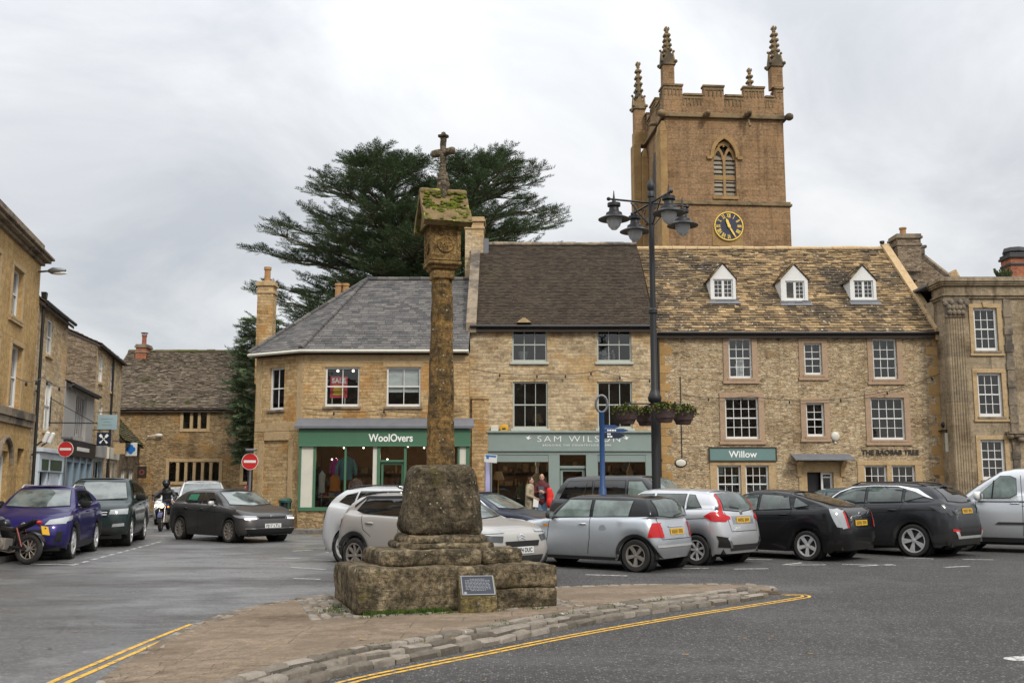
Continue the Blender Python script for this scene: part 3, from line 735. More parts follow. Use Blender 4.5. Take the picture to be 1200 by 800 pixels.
m.build('spotlight',M['spot'],wa)
ang=math.atan2(a0.y-cA.y,a0.x-cA.x);fc=Fr((cA.x,cA.y,0),ang)
cw=(Vector((a0.x,a0.y,0))-Vector((cA.x,cA.y,0))).length
holder= lambda mbx,name,mat,**k:mbx.build(name,mat,bw,fr.loc(fc.o),(0,0,ang),**k)
w3=fc.rect(316,333,431,480);bd=fc.rect(308,337,516,606);bd=(bd[0],bd[1],0.0,bd[3])
m=MB();grid_wall(m,0,cw,0,ZE,[w3,bd]);m.poly([(bd[0],.05,bd[2]),(bd[1],.05,bd[2]),(bd[1],.05,bd[3]),(bd[0],.05,bd[3])])
holder(m,'wall',M['wool'],recalc= False)
sub=D.objects.new('window_bay',None)
wc=window(bw,w3,2,2,'white');D.objects.remove(sub)
wc.location=fr.loc(fc.o);wc.rotation_euler=(0,0,ang)
m=MB();m.box(bd[0],bd[1],-.02,.05,bd[3]+.002,bd[3]+.3);m.box(bd[0]-.26,bd[0]-.002,-.018,.05,0.1,bd[3]);m.box(bd[1]+.002,bd[1]+.22,-.018,.05,0.1,bd[3])
m.box(.02,cw-.02,-.014,.04,bd[3]+.32,bd[3]+.62);m.box(.05,.3,-.014,.04,bd[3]+.63,ZE-.15);m.box(cw-.28,cw-.02,-.014,.04,bd[3]+.63,ZE-.15)
holder(m,'door_surround',M['dressed'],bevel=.01)
lA=fr.loc(fc.o)
m=MB();m.poly([(lA.x,lA.y,0),(lA.x-.2,9,0),(lA.x-.2,9,ZE),(lA.x,lA.y,ZE)]);m.build('wall',M['wool'],bw,recalc= False)
Rl=fr.loc(P(430,329,39.6));ZR=Rl.z;RY=Rl.y
ov=.28;e0=Vector((lA.x-.25,lA.y-.2,ZE));e1=Vector((-.06,-ov,ZE));e2=Vector((X1,-ov,ZE));r1=Vector(Rl);r2=Vector((X1,RY,ZR));e3=Vector((lA.x-.5,9,ZE))
mb=MB();rn=random.Random(8)
def face_tiles(mb,pts,rh,wr,th,**k):
 a,b=pts[0],pts[1];U=(b-a).normalized();nrm= None
 n_=(b-a).cross(pts[2]-a).normalized();V=n_.cross(U)
 if V.z<0:V=-V
 tiles(mb,a+Vector((0,0,.03)),U,V,[((p-a).dot(U),(p-a).dot(V)) for p in pts],rh,wr,th,rn,**k)
face_tiles(mb,[e1,e2,r2,r1],.19,(.22,.36),.012,taper=.1,jit=.006)
face_tiles(mb,[e0,e1,r1],.19,(.22,.36),.012,taper=.1,jit=.006)
face_tiles(mb,[e3,e0,r1],.19,(.22,.36),.012,taper=.1,jit=.006)
rw=mb.build('roof',M['slate'],bw,uv= False,recalc= False)
m=MB();m.poly([e1,e2,r2,r1]);m.poly([e0,e1,r1]);m.poly([e3,e0,r1]);m.poly([r1,r2,Vector((X1,9.3,ZE)),e3]);m.poly([e0,e1,e2,Vector((X1,9.3,ZE)),e3]);m.build('decking',M['darkwood'],rw,recalc= False)
m=MB()
def ridge_run(mb,a,b,r,step=.42):
 n_=int((b-a).length/step)
 for i in range(n_):
  p,q=a.lerp(b,i/n_),a.lerp(b,(i+.97)/n_);mb.tube([p,q],[r,r*.9],8)
up=Vector((0,0,.06))
ridge_run(m,e1+up,r1+up,.1);ridge_run(m,e0+up,r1+up,.085);ridge_run(m,r1+up,r2+up,.1);m.build('ridge',M['slate'],rw,smooth=50)
m=MB();m.tube([e0+Vector((0,0,-.04)),e1+Vector((0,-.02,-.04)),e2+Vector((0,0,-.04))],.06,8);m.build('gutter',M['cream'],bw,smooth=60)
m=MB();m.tube([lA+Vector((.05,-.06,ZE-.1)),e1+Vector((0,ov-.05,-.12)),e2+Vector((0,ov-.05,-.12))],.03,6);m.build('fascia_board',M['darkwood'],bw)
t=fr.loc(P(311,335,40.2));l=fr.loc(P(302,335,40.2));rr_=fr.loc(P(320.5,335,40.2))
stack(bw,l.x,rr_.x,t.y,t.y+.6,5.5,t.z,'wool','dressed',(t.x,),'pot',.62)
t=fr.loc(P(403,353,43.2));
for i,px_ in enumerate((396.5,405)):
 q=fr.loc(P(px_,341,43.2));m=MB();m.lathe([(.15,0),(.13,.5),(.16,.52),(.16,.62),(.1,.62)],12);m.build('chimney_pot',M['pot'],rw,(q.x,q.y,q.z-.3),smooth=40)
q=fr.loc(P(415,338,43.2));m=MB();m.box(q.x-.3,q.x+.5,q.y-.2,q.y+.4,q.z-1.4,q.z);m.build('chimney',M['wool'],rw)
q=fr.loc(P(400,352,43.2));m=MB();m.box(q.x-.35,q.x+.5,q.y-.25,q.y+.4,q.z-2,q.z);m.build('chimney',M['wool'],rw)
yf=-.25
sf=MB();x0,x1,z0,z1=S;zf0=fr.px(450,522,yf)[1]
sf.box(x0,x1,yf-.04,.02,zf0,z1)
sf.box(x0-.02,x1+.02,yf-.07,yf-.042,zf0-.03,zf0+.02)
def bx(l,r,t,b,y0=yf,y1=yf+.08,mb= None):
 q=fr.rect(l,r,t,b,y0);(mb or sf).box(q[0],q[1],y0,y1,q[2],q[3])
zc_=fr.px(450,597,yf)[1]
for l,r in((349.5,352.5),(366.5,369.5),(403,405.5),(441.5,445),(473,476),(536,538.5),(546,550)):
 q=fr.rect(l,r,522,597,yf);b_=zc_ if l not in(441.5,473) else 0.14
 sf.box(q[0],q[1],yf,yf+.09,b_,zf0-.002)
q=fr.rect(350,550,594,598.5,yf);dr=fr.rect(444.5,473.5,522,598,yf)
sf.box(q[0],dr[0],yf-.03,yf+.12,q[2],q[3]);sf.box(dr[1],q[1],yf-.03,yf+.12,q[2],q[3])
sfo=sf.build('shopfront',M['green'],bw,bevel=.008)
m=MB()
for l,r in((352.5,366.5),(538.5,546),(436.5,441.5)):
 q=fr.rect(l,r,522,594,yf);m.box(q[0],q[1],yf+.03,yf+.06,zc_+.03,zf0)
 m.build('panel',M['cream'],sfo);m=MB()
m=MB();m.box(x0+.02,dr[0]-.02,yf+.02,.0,.0,zc_-.03);m.box(dr[1]+.02,x1-.02,yf+.02,.0,.0,zc_-.03);m.build('stall_riser',M['hall'],sfo)
m=MB();cl_=[fr.px(p_,y_,yf-.06) for p_,y_ in((345,502),(557,502),(551,491),(349,491))]
zt=fr.px(450,491,0)[1]
m.add([(x0-.12,yf-.18,z1+.0),(x1+.12,yf-.18,z1+.0),(x1+.1,-.003,zt),(x0-.1,-.003,zt),(x0-.12,yf-.18,z1+.09),(x1+.12,yf-.18,z1+.09),(x1+.1,-.003,zt+.04),(x0-.1,-.003,zt+.04)],[(0,1,2,3),(4,5,6,7),(0,1,5,4),(1,2,6,5),(2,3,7,6),(3,0,4,7)])
m.build('canopy',M['lead'],sfo,bevel=.01)
m=MB();g_= lambda l,r,t,b:(lambda q:m.poly([(q[0],yf+.045,q[2]),(q[1],yf+.045,q[2]),(q[1],yf+.045,q[3]),(q[0],yf+.045,q[3])]))(fr.rect(l,r,t,b,yf))
g_(369,441,521,596);g_(476,536,521,596);g_(445,473,521,540);m.build('pane',M['shopglass'],sfo)
dq=fr.rect(446,472.5,541,600,yf);m=MB();dq=(dq[0],dq[1],.15,dq[3]);t_=.07
m.box(dq[0],dq[0]+t_,yf+.1,yf+.15,dq[2],dq[3]);m.box(dq[1]-t_,dq[1],yf+.1,yf+.15,dq[2],dq[3]);m.box(dq[0]+t_,dq[1]-t_,yf+.1,yf+.15,dq[3]-.09,dq[3]);m.box(dq[0]+t_,dq[1]-t_,yf+.1,yf+.15,dq[2],dq[2]+.25)
dz=fr.px(450,541,yf)[1];m.box(dr[0]+.0,dr[1]-.0,yf+.02,yf+.13,dz,dz+.07)
do=m.build('door',M['green'],bw)
m=MB();m.poly([(dq[0],yf+.125,dq[2]),(dq[1],yf+.125,dq[2]),(dq[1],yf+.125,dq[3]),(dq[0],yf+.125,dq[3])]);m.build('pane',M['shopglass'],do)
m=MB();m.tube([(dq[1]-.04,yf+.06,1.0),(dq[1]-.04,yf+.06,1.35)],.014);m.build('handle',M['greymetal'],do)
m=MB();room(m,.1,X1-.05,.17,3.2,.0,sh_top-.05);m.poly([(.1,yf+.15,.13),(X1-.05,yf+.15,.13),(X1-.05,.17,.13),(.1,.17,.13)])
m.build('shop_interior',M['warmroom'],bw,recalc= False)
tl=fr.px(432,517,yf-.05);tr=fr.px(484,517,yf-.05)
text_mesh('lettering','WoolOvers',.36,M['letter'],sfo,((tl[0]+tr[0])/2,yf-.052,tl[1]+.0),(PI/2,0,0),.008,.006,width=tr[0]-tl[0])
m=MB()
for px_,py_ in((403,524.5),(426,524.5),(389,538),(454,538),(478,523),(497,524.5)):
 x_,z_=fr.px(px_,py_,.7);m.ell((x_,.7,z_),.03)
m.build('spotlight',M['spot'],bw)
def shop_light(x,y,z,e):
 l=D.lights.new('shop_spotlight','POINT');l.energy=e;l.color=(1,.78,.52);l.shadow_soft_size=.08;o=D.objects.new('shop_spotlight',l);COL.objects.link(o);o.location=fr.w(x,y,z)
def shelves(parent,x0,x1,y,z0,z1,n,seed):
 r=random.Random(seed);m=MB();g=MB()
 for k in range(n):
  z=z0+(z1-z0)*k/n;m.box(x0,x1,y-.3,y,z,z+.03);x=x0+.05
  while x<x1-.2:
   w_=r.uniform(.08,.32);h_=r.uniform(.08,(z1-z0)/n*.8)
   if r.random()<.8:g.block(w_,.2,h_,.02,Matrix.Translation((x+w_/2,y-.16,z+.031+h_/2)))
   x+=w_+r.uniform(.02,.15)
 s_=m.build('shelf',M['darkwood'],parent);g.build('stock',M['stock'],s_,uv= False)
M['stock']=slab('folded_stock',[(.05,.04,.035),(.2,.13,.07),(.3,.22,.14),(.12,.05,.04),(.07,.09,.1),(.35,.3,.24)],scale=6)
shop_light(1.2,.8,2.5,14);shop_light(3.2,1.2,2.5,10);shop_light(4.8,.9,2.5,12);shelves(bw,.3,5.4,3.1,.6,2.4,4,1)
FZ=zc_-.02
m=MB();m.box(.5,dr[0]-.1,yf+.1,1.0,FZ-.08,FZ);m.box(dr[1]+.1,X1-.3,yf+.1,1.0,FZ-.08,FZ);m.build('display_platform',M['darkwood'],bw)
def garment(name,label,px_,top,bot,wpx,col,y,arms= True,cat='jumper',base= None,lean=0,group= None):
 """a jumper or coat on a stand behind the shop glass"""
 cx,zt_=fr_g.px(px_,top,y);zb=fr_g.px(px_,bot,y)[1];wd=abs(fr_g.px(px_+wpx/2,top,y)[0]-fr_g.px(px_-wpx/2,top,y)[0])
 h=zt_-zb;rw_=wd*.33
 m=MB();ring=[]
 prof=[(1.0,.25,.3),(.93,.55,.62),(.85,1.0,.8),(.6,.95,.85),(.3,.9,.8),(.0,1.0,.85)]
 vs=[];fs=[];nn=16
 for k,(t,a,b) in enumerate(prof):
  for j in range(nn):
   an=2*PI*j/nn;fold=1+.05*math.sin(an*5+k)
   vs.append((rw_*a*math.cos(an)*fold,rw_*.6*b*math.sin(an)*fold,zb+h*t))
 for k in range(len(prof)-1):
  for j in range(nn):fs.append((k*nn+j,k*nn+(j+1)%nn,(k+1)*nn+(j+1)%nn,(k+1)*nn+j))
 m.add(vs,fs)
 if arms:
  for s in(-1,1):m.tube([(s*rw_*.9,0,zb+h*.84),(s*rw_*1.3,-.02,zb+h*.55),(s*rw_*1.42,-.05,zb+h*.18)],[rw_*.3,rw_*.27,rw_*.2],8)
 mt=paint(name+'_cloth',col,.9,.3,scale=12);o=m.build(name,mt,None,(fr_g.o.x+cx,fr_g.o.y+y,0),smooth=70)
 tag(o,label,cat,group)
 b0=base if base is not None else FZ
 m=MB();m.tube([(0,0,b0),(0,0,zb+h*1.05)],.02,8);m.lathe([(.14,b0),(.13,b0+.025),(.02,b0+.03)],14);m.build('stand',M['greymetal'],o)
 return o
fr_g=fr
garment('jumper','teal jumper on a stand in the corner shop window',406,534,562,24,(.1,.24,.27),.35)
garment('jumper','magenta jumper behind the teal one in the corner shop window',393.5,537,558,13,(.42,.02,.25),.7)
garment('skirt','orange wrap skirt on a stand in the corner shop window',393,556,575,20,(.5,.17,.03),.45,False,'skirt')
garment('coat','dark coat on a rail in the corner shop window, beside its cream panel',374,546,586,16,(.03,.028,.035),.5,cat='coat')
garment('cardigan','pale grey cardigan hanging low beside the shop window mullion',377.5,552,577,12,(.42,.42,.4),.2,False,'cardigan')
garment('coat','grey pink coat on a stand in the corner shop window, beside the door',417,560,582,17,(.4,.28,.25),.5,cat='coat')
garment('dress','slate blue long dress on a stand in the corner shop window',422,562,592,13,(.12,.12,.16),.9,False,'dress')
tq=fr.loc(P(389,582,35.6));dt=empty('display_table','low wooden table with crossed legs in the corner shop window','table',(fr.o.x+tq.x,fr.o.y+.6,0))
m=MB();m.box(-.42,.42,-.25,.25,FZ+.42,FZ+.46);m.build('tabletop',M['dressed'],dt)
for s in(-1,1):
 m=MB();m.tube([(s*.36,-.2,FZ),(-s*.1,-.2,FZ+.42)],.018);m.tube([(s*.36,.2,FZ),(-s*.1,.2,FZ+.42)],.018);m.build('leg',M['greymetal'],dt)
rs=random.Random(3)
for i,(dx,colr,lab) in enumerate(((-.25,(.3,.05,.05),'folded dark red knitwear on the low shop table'),(0.02,(.25,.25,.27),'folded grey knitwear on the low shop table'),(.26,(.15,.13,.3),'folded violet knitwear on the low shop table'))):
 m=MB()
 for k in range(3):m.block(.22,.3,.04,.015,Matrix.Translation((dx,0,FZ+.482+.041*k))@Matrix.Rotation(rs.uniform(-.1,.1),4,'Z'))
 tag(m.build('knitwear',paint('knit',colr,.9,.3),None,(fr.o.x+tq.x,fr.o.y+.6,0),smooth=60),lab,'knitwear')
fr=Fr((P(550,565,36).x,36,0));bs=empty('tiled_shop_house','pale coursed stone house with brown tiled roof and sage shopfront','building',fr.o)
X1=fr.px(771,480)[0];ZE=fr.px(660,380)[1];rz_=fr.loc(P(660,287,40.6));DEP=2*rz_.y
ws=[fr.rect(600,641,384,424),fr.rect(699.5,740,384,424),fr.rect(601,642,447,502),fr.rect(700,741,447,502)]
ftop=fr.px(660,505.5)[1];hole=(fr.px(574,560)[0],X1-.08,.0,ftop)
shell(bs,'wall',M['coursed'],0,X1,0,ZE,DEP,ws+[hole],gable=rz_.z-.25)
for i,q in enumerate(ws):window(bs,q,3,2,'sagewin',sill='sagewin' if i<2 else 'sagewin',surround= None)
rs_=pitched(bs,fr.px(558,340)[0],X1-.08,ZE,rz_.z,DEP,'claytile',.115,(.15,.2),.014,jit=.005,taper=.05,seed=5,sag=0)
gutter(bs,0,X1,-.24,ZE-.1,'black')
m=MB();sl=(rz_.z-ZE)/rz_.y;xa=fr.px(546.5,350)[0];xb=fr.px(558.5,350)[0]
k=0;y=-.2
while y<rz_.y-.6:
 y2=min(y+.78,rz_.y-.6);m.add([(xa,y+.01,ZE+sl*y-.15),(xb,y+.01,ZE+sl*y-.15),(xb,y2-.01,ZE+sl*y2-.15),(xa,y2-.01,ZE+sl*y2-.15),(xa,y+.01,ZE+sl*y+.22),(xb,y+.01,ZE+sl*y+.22),(xb,y2-.01,ZE+sl*y2+.22),(xa,y2-.01,ZE+sl*y2+.22)],[(0,3,2,1),(4,5,6,7),(0,1,5,4),(1,2,6,5),(2,3,7,6),(3,0,4,7)]);y=y2
m.build('coping',M['dressed_grey'],bs,bevel=.015)
ca,cb2=fr.loc(P(545.5,280,40.3)),fr.loc(P(567,262,40.3))
ch=stack(bs,ca.x,cb2.x,rz_.y-.6,rz_.y+.3,ZE+1.5,cb2.z,'coursed','dressed',())
m=MB();m.box(cb2.x,cb2.x+.2,rz_.y-.62,rz_.y+.2,rz_.z-.5,rz_.z+.12);m.build('flashing',M['lead'],ch)
m=MB();m.box(fr.px(553,540)[0],fr.px(572,540)[0],-.16,.0,0,fr.px(560,468)[1]);m.box(fr.px(552,540)[0],fr.px(573,540)[0],-.2,.0,fr.px(560,468)[1]+.002,fr.px(560,464)[1]+.02);m.build('pilaster',M['wool'],bs,bevel=.012)
q=fr.px(614,377,-.2);m=MB();m.prism([(q[0]-.26,0),(q[0]+.26,0),(q[0]+.05,.16),(q[0]-.05,.16)],-.22,.2,'y',Matrix.Translation((0,0,q[1]-.02)));m.build('roof_vent',M['dressed'],rs_)
yf=-.12;m=MB()
q=fr.rect(572,767,507,532,yf);fx0,fx1=q[0],q[1]
zl=fr.px(660,526,yf)[1]
m.box(fx0,fx1,yf,0.05,zl,q[3]);m.box(fx0-.05,fx1+.05,yf-.08,0.0,q[3]+.001,q[3]+.07);m.box(fx0-.01,fx1+.01,yf-.05,.05,q[2]+.1,zl-.002);m.box(fx0,fx1,yf+.01,.05,q[2]-.02,q[2]+.098)
zt=q[2]-.022
sill_z=fr.px(610,598,yf)[1]
for l,r,b_ in((572,576.5,.13),(643,656,.13),(687,701,.13),(757,767,.13)):
 p_=fr.rect(l,r,540,590,yf);m.box(p_[0],p_[1],yf+.01,.06,b_,zt)
for l,r in((576.5,643),(701,757)):
 p_=fr.rect(l,r,536,541,yf);m.box(p_[0],p_[1],yf+.03,.06,p_[2],zt);m.box(p_[0],p_[1],yf+.0,.08,sill_z,sill_z+.08);m.box(p_[0],p_[1],yf+.04,.06,.13,sill_z-.002)
p_=fr.rect(656,687,545.5,548.5,yf);m.box(p_[0],p_[1],yf+.12,.1,p_[2],p_[3])
so_=m.build('shopfront',M['sage'],bs,bevel=.008)
m=MB()
for l,r,t,b_ in((576.5,643,541,598),(701,757,541,598),(656,687,532,546)):
 p_=fr.rect(l,r,t,b_,yf);yy=yf+(.05 if l!=656 else.2);m.poly([(p_[0],yy,p_[2]),(p_[1],yy,p_[2]),(p_[1],yy,p_[3]),(p_[0],yy,p_[3])])
m.build('pane',M['shopglass'],so_)
p_=fr.rect(657,686,548.5,600,yf);m=MB();t_=.09;a,b_,c,e=p_[0],p_[1],.15,p_[3]
m.box(a,a+t_,.08,.13,c,e);m.box(b_-t_,b_,.08,.13,c,e);m.box(a+t_,b_-t_,.08,.13,e-.1,e);m.box(a+t_,b_-t_,.08,.13,c,c+.35)
do=m.build('door',M['sage'],bs);m=MB();m.poly([(a,.105,c),(b_,.105,c),(b_,.105,e),(a,.105,e)]);m.build('pane',M['shopglass'],do)
m=MB();room(m,hole[0],hole[1],.17,3.0,0,ftop-.3);m.build('shop_interior',M['warmroom'],bs,recalc= False)
tl,tr=fr.px(630,518,yf-.01),fr.px(727,518,yf-.01)
text_mesh('lettering','SAM WILSON',.3,M['letter'],so_,((tl[0]+tr[0])/2,yf-.006,fr.px(678,517.5,yf)[1]),(PI/2,0,0),-.004,.004,width=tr[0]-tl[0],spacing=1.3)
tl,tr=fr.px(636,522,yf),fr.px(716,522,yf)
text_mesh('lettering','BRINGING THE COUNTRYSIDE HOME',.09,M['letter'],so_,((tl[0]+tr[0])/2,yf-.006,fr.px(678,522.5,yf)[1]),(PI/2,0,0),0.0,.004,width=tr[0]-tl[0],spacing=1.3)
for px_,s in((618,1),(735,-1)):
 x_,z_=fr.px(px_,513,yf);m=MB()
 m.prism([(x_-s*.16,z_+.05),(x_-s*.05,z_+.03),(x_+s*.02,z_-.06),(x_+s*.16,z_+.02),(x_+s*.05,z_+.0),(x_+s*.1,z_+.09),(x_-s*.01,z_+.03)],yf-.008,yf-.002,'y');m.build('bird_emblem',M['letter'],so_)
def litebox(name,label,cat,fr,px_,py_,wpx,hpx,mat,depth=.1,y=-.1,rz=0):
 q=fr.rect(px_-wpx/2,px_+wpx/2,py_-hpx/2,py_+hpx/2,y);m=MB();m.box(0,q[1]-q[0],0,depth,0,q[3]-q[2])
 o=m.build(name,M[mat] if isinstance(mat,str) else mat,None,fr.w(q[0],y,q[2]),(0,0,fr.rz),bevel=.015); return tag(o,label,cat)
litebox('alarm_box','white rectangular alarm box above the sage shopfront','alarm box',fr,579.5,502,9,6,'cream',.1,-.1)
q=fr.px(590.5,502,-.12);m=MB();m.lathe([(.0,0),(.15,0),(.155,.06),(.12,.1),(0,.11)],24,cap= False);o=m.build('alarm_box',paint('alarm_yellow',(.6,.33,.02),.4,.1),None,fr.w(q[0],-.001,q[1]),(PI/2,0,0),smooth=40)
tag(o,'round yellow alarm box above the sage shopfront','alarm box');m=MB();m.box(-.06,.06,-.03,.03,.105,.116);m.build('label_plate',M['letter_dark'],o)
shop_light(1.2,.8,2.5,16);shop_light(5.0,.9,2.5,14);shelves(bs,.9,6.2,2.9,.5,2.5,4,2)
fr_g=fr;FZ=.5
garment('mannequin_coat','camel coat on a mannequin in the sage shop window',629.5,554,592,27,(.28,.22,.13),.55,cat='coat',base=.2)
o=D.objects['mannequin_coat'];x_,z_=fr.px(629.5,551,.55)
m=MB();m.ell((0,0,z_+.22),(.085,.1,.12));m.tube([(0,0,z_-.1),(0,0,z_+.15)],[.06,.05]);m.build('mannequin_head',M['cream'],o,smooth=60)
garment('jacket','dark green jacket between lamp and mannequin in the sage shop window',612,566,596,17,(.04,.05,.03),1.0,cat='jacket',base=.2)
garment('jacket','brown tweed jacket on a stand in the sage shop window nearest the street lamp',716,556,594,24,(.14,.08,.04),.8,cat='jacket',base=.2)
garment('blanket','ochre throw over a stand in the sage shop window behind the lamp post',738,545,590,12,(.3,.18,.09),.6,False,cat='blanket',base=.2)
def shop_lamp(px_,py_,y,label,zb):
 x_,z_=fr.px(px_,py_,y);o=empty('table_lamp',label,'lamp',(fr.o.x+x_,fr.o.y+y,0))
 m=MB();m.lathe([(.22,z_-.15),(.12,z_+.15)],18,cap= False);m.build('lamp_shade',paint('shade_cloth',(.42,.27,.15),.9,.2),o,smooth=60)
 m=MB();m.lathe([(.1,zb),(.09,zb+.03),(.03,zb+.06),(.05,zb+.2),(.02,z_-.1)],14);m.build('base',M['gold'],o,smooth=50); return o
shop_lamp(584,557,.5,'table lamp with tan shade in the ground floor sage shop window',.5)
shop_lamp(630,490,.45,'table lamp with pale shade in the upper window of the tiled house',fr.px(630,501,.3)[1])
m=MB();p_=fr.px(584,575,.5);m.box(p_[0]-.4,p_[0]+.9,.2,.8,.47,.5)
for x_ in(-.36,.84):m.box(p_[0]+x_,p_[0]+x_+.05,.25,.3,.0,.468);m.box(p_[0]+x_,p_[0]+x_+.05,.7,.75,.0,.468)
tag(m.build('display_table',M['darkwood'],None,fr.o),'dark wooden table under the tan shaded lamp in the sage shop window','table')
x_,z_=fr.px(613,421,.3);m=MB();m.lathe([(.1,0),(.19,.3),(.2,.32),(.17,.32),(.1,.04)],20);tag(m.build('lampshade',M['white'],None,fr.w(x_,.35,z_-.05),smooth=50),'white drum standing on the top floor window ledge of the tiled house','pot')
x_,z_=fr.px(710,418,.3);m=MB();rs=random.Random(2)
for k in range(26):m.ell((rs.uniform(-.3,.3),rs.uniform(-.1,.1),rs.uniform(.0,.3)),.055,8,5)
tag(m.build('flower_bunch',M['white'],None,fr.w(x_,.35,z_-.08),smooth=90),'bunch of white flowers in a top floor window of the tiled house','flowers')
fr=Fr((P(772,565,36.5).x,36.5,0));bq=empty('slate_roofed_house','long rubble stone house with ochre slate roof and three white dormers','building',fr.o)
X1=fr.px(1110,480)[0];ZE=fr.px(930,387)[1];rz_=fr.loc(P(930,292,41.2));DEP=2*rz_.y
top=[(fr.rect(854,881,396.5,443),3,4),(fr.rect(942.5,963,402,439),2,4),(fr.rect(1023,1051,397,444),3,4)]
mid=[(fr.rect(850,889,466,514),4,4),(fr.rect(945,966,472,511),2,4),(fr.rect(1021,1060,466,515),4,4)]
gf=[(fr.rect(841,868.5,545,590),3,4),(fr.rect(874,901,545,590),3,4),(fr.rect(1014,1040,545,592),3,4),(fr.rect(1046,1073,545,592),3,4)]
dr=fr.rect(946.5,977,553,600);dr=(dr[0],dr[1],.13,dr[3])
shell(bq,'wall',M['rubble'],0,X1,0,ZE,DEP,[t[0] for t in top+mid+gf]+[dr],gable=rz_.z-.25)
for t in top+mid:window(bq,t[0],t[1],t[2],'white',surround=('dressed_pink',.2),sill='dressed_pink')
for i,t in enumerate(gf):window(bq,t[0],t[1],t[2],'white',surround= None,sill='dressed',lining='warmroom' if i<2 else 'interior')
m=MB();q=gf[0][0];q2=gf[1][0]
for a,b in((q,q2),(gf[2][0],gf[3][0])):
 m.box(a[0]-.26,a[0]-.003,-.03,.04,a[2]-.3,a[3]);m.box(a[1]+.003,b[0]-.003,-.03,.04,a[2]-.1,a[3]);m.box(b[1]+.003,b[1]+.26,-.03,.04,a[2]-.3,a[3]);m.box(a[0]-.26,b[1]+.26,-.034,.04,a[3]+.002,a[3]+.16)
 m.build('window_surround',M['dressed'],bq,bevel=.01);m=MB()
quoins(bq,0.02,.2,ZE-.2,'dressed_orange',1,seed=4);quoins(bq,X1-.02,.2,ZE-.2,'dressed_orange',-1,(.35,.6),.34,seed=6)
rq=pitched(bq,-.1,X1-.12,ZE,rz_.z,DEP,'stoneslate',.18,(.14,.42),.03,jit=.024,taper=.3,seed=9,sag=0,ridge='dressed')
gutter(bq,.05,X1-.05,-.24,ZE-.12,'black');downpipe(bq,.06,ZE-.2,'black')
sl=(rz_.z-ZE)/rz_.y
def coping(parent,xa,xb,mat,y0=-.2,y1= None,up=.2):
 m=MB();y=y0;y1=y1 or rz_.y
 while y<y1-.05:
  y2=min(y+.8,y1)
  m.add([(xa,y+.008,ZE+sl*y-.2),(xb,y+.008,ZE+sl*y-.2),(xb,y2-.008,ZE+sl*y2-.2),(xa,y2-.008,ZE+sl*y2-.2),(xa,y+.008,ZE+sl*y+up),(xb,y+.008,ZE+sl*y+up),(xb,y2-.008,ZE+sl*y2+up),(xa,y2-.008,ZE+sl*y2+up)],[(0,3,2,1),(4,5,6,7),(0,1,5,4),(1,2,6,5),(2,3,7,6),(3,0,4,7)]);y=y2
 return m.build('coping',M[mat],parent,bevel=.012)
coping(bq,X1-.34,X1-.02,'dressed',up=.24);coping(bq,-.28,-.06,'dressed',up=.2)
a,b=fr.loc(P(1050,305,41)),fr.loc(P(1076,281,41))
stack(bq,a.x,b.x,rz_.y-.45,rz_.y+.45,rz_.z-1.0,b.z,'gable','dressed_grey',(a.x+.42,),'pot',.35)
m=MB();q=fr.loc(P(1034,291,41.2));m.lathe([(.07,q.z-.2),(.07,q.z+.2),(.1,q.z+.22),(.1,q.z+.3)],10);m.build('vent_pipe',M['blackmetal'],rq,(q.x,rz_.y,0))
def roof_hit(px_,py_):
 d=ray(px_,py_);o=CAM-fr.o;nrm=Vector((0,-sl,1));p0=Vector((0,0,ZE));t=(p0-o).dot(nrm)/d.dot(nrm); return o+d*t
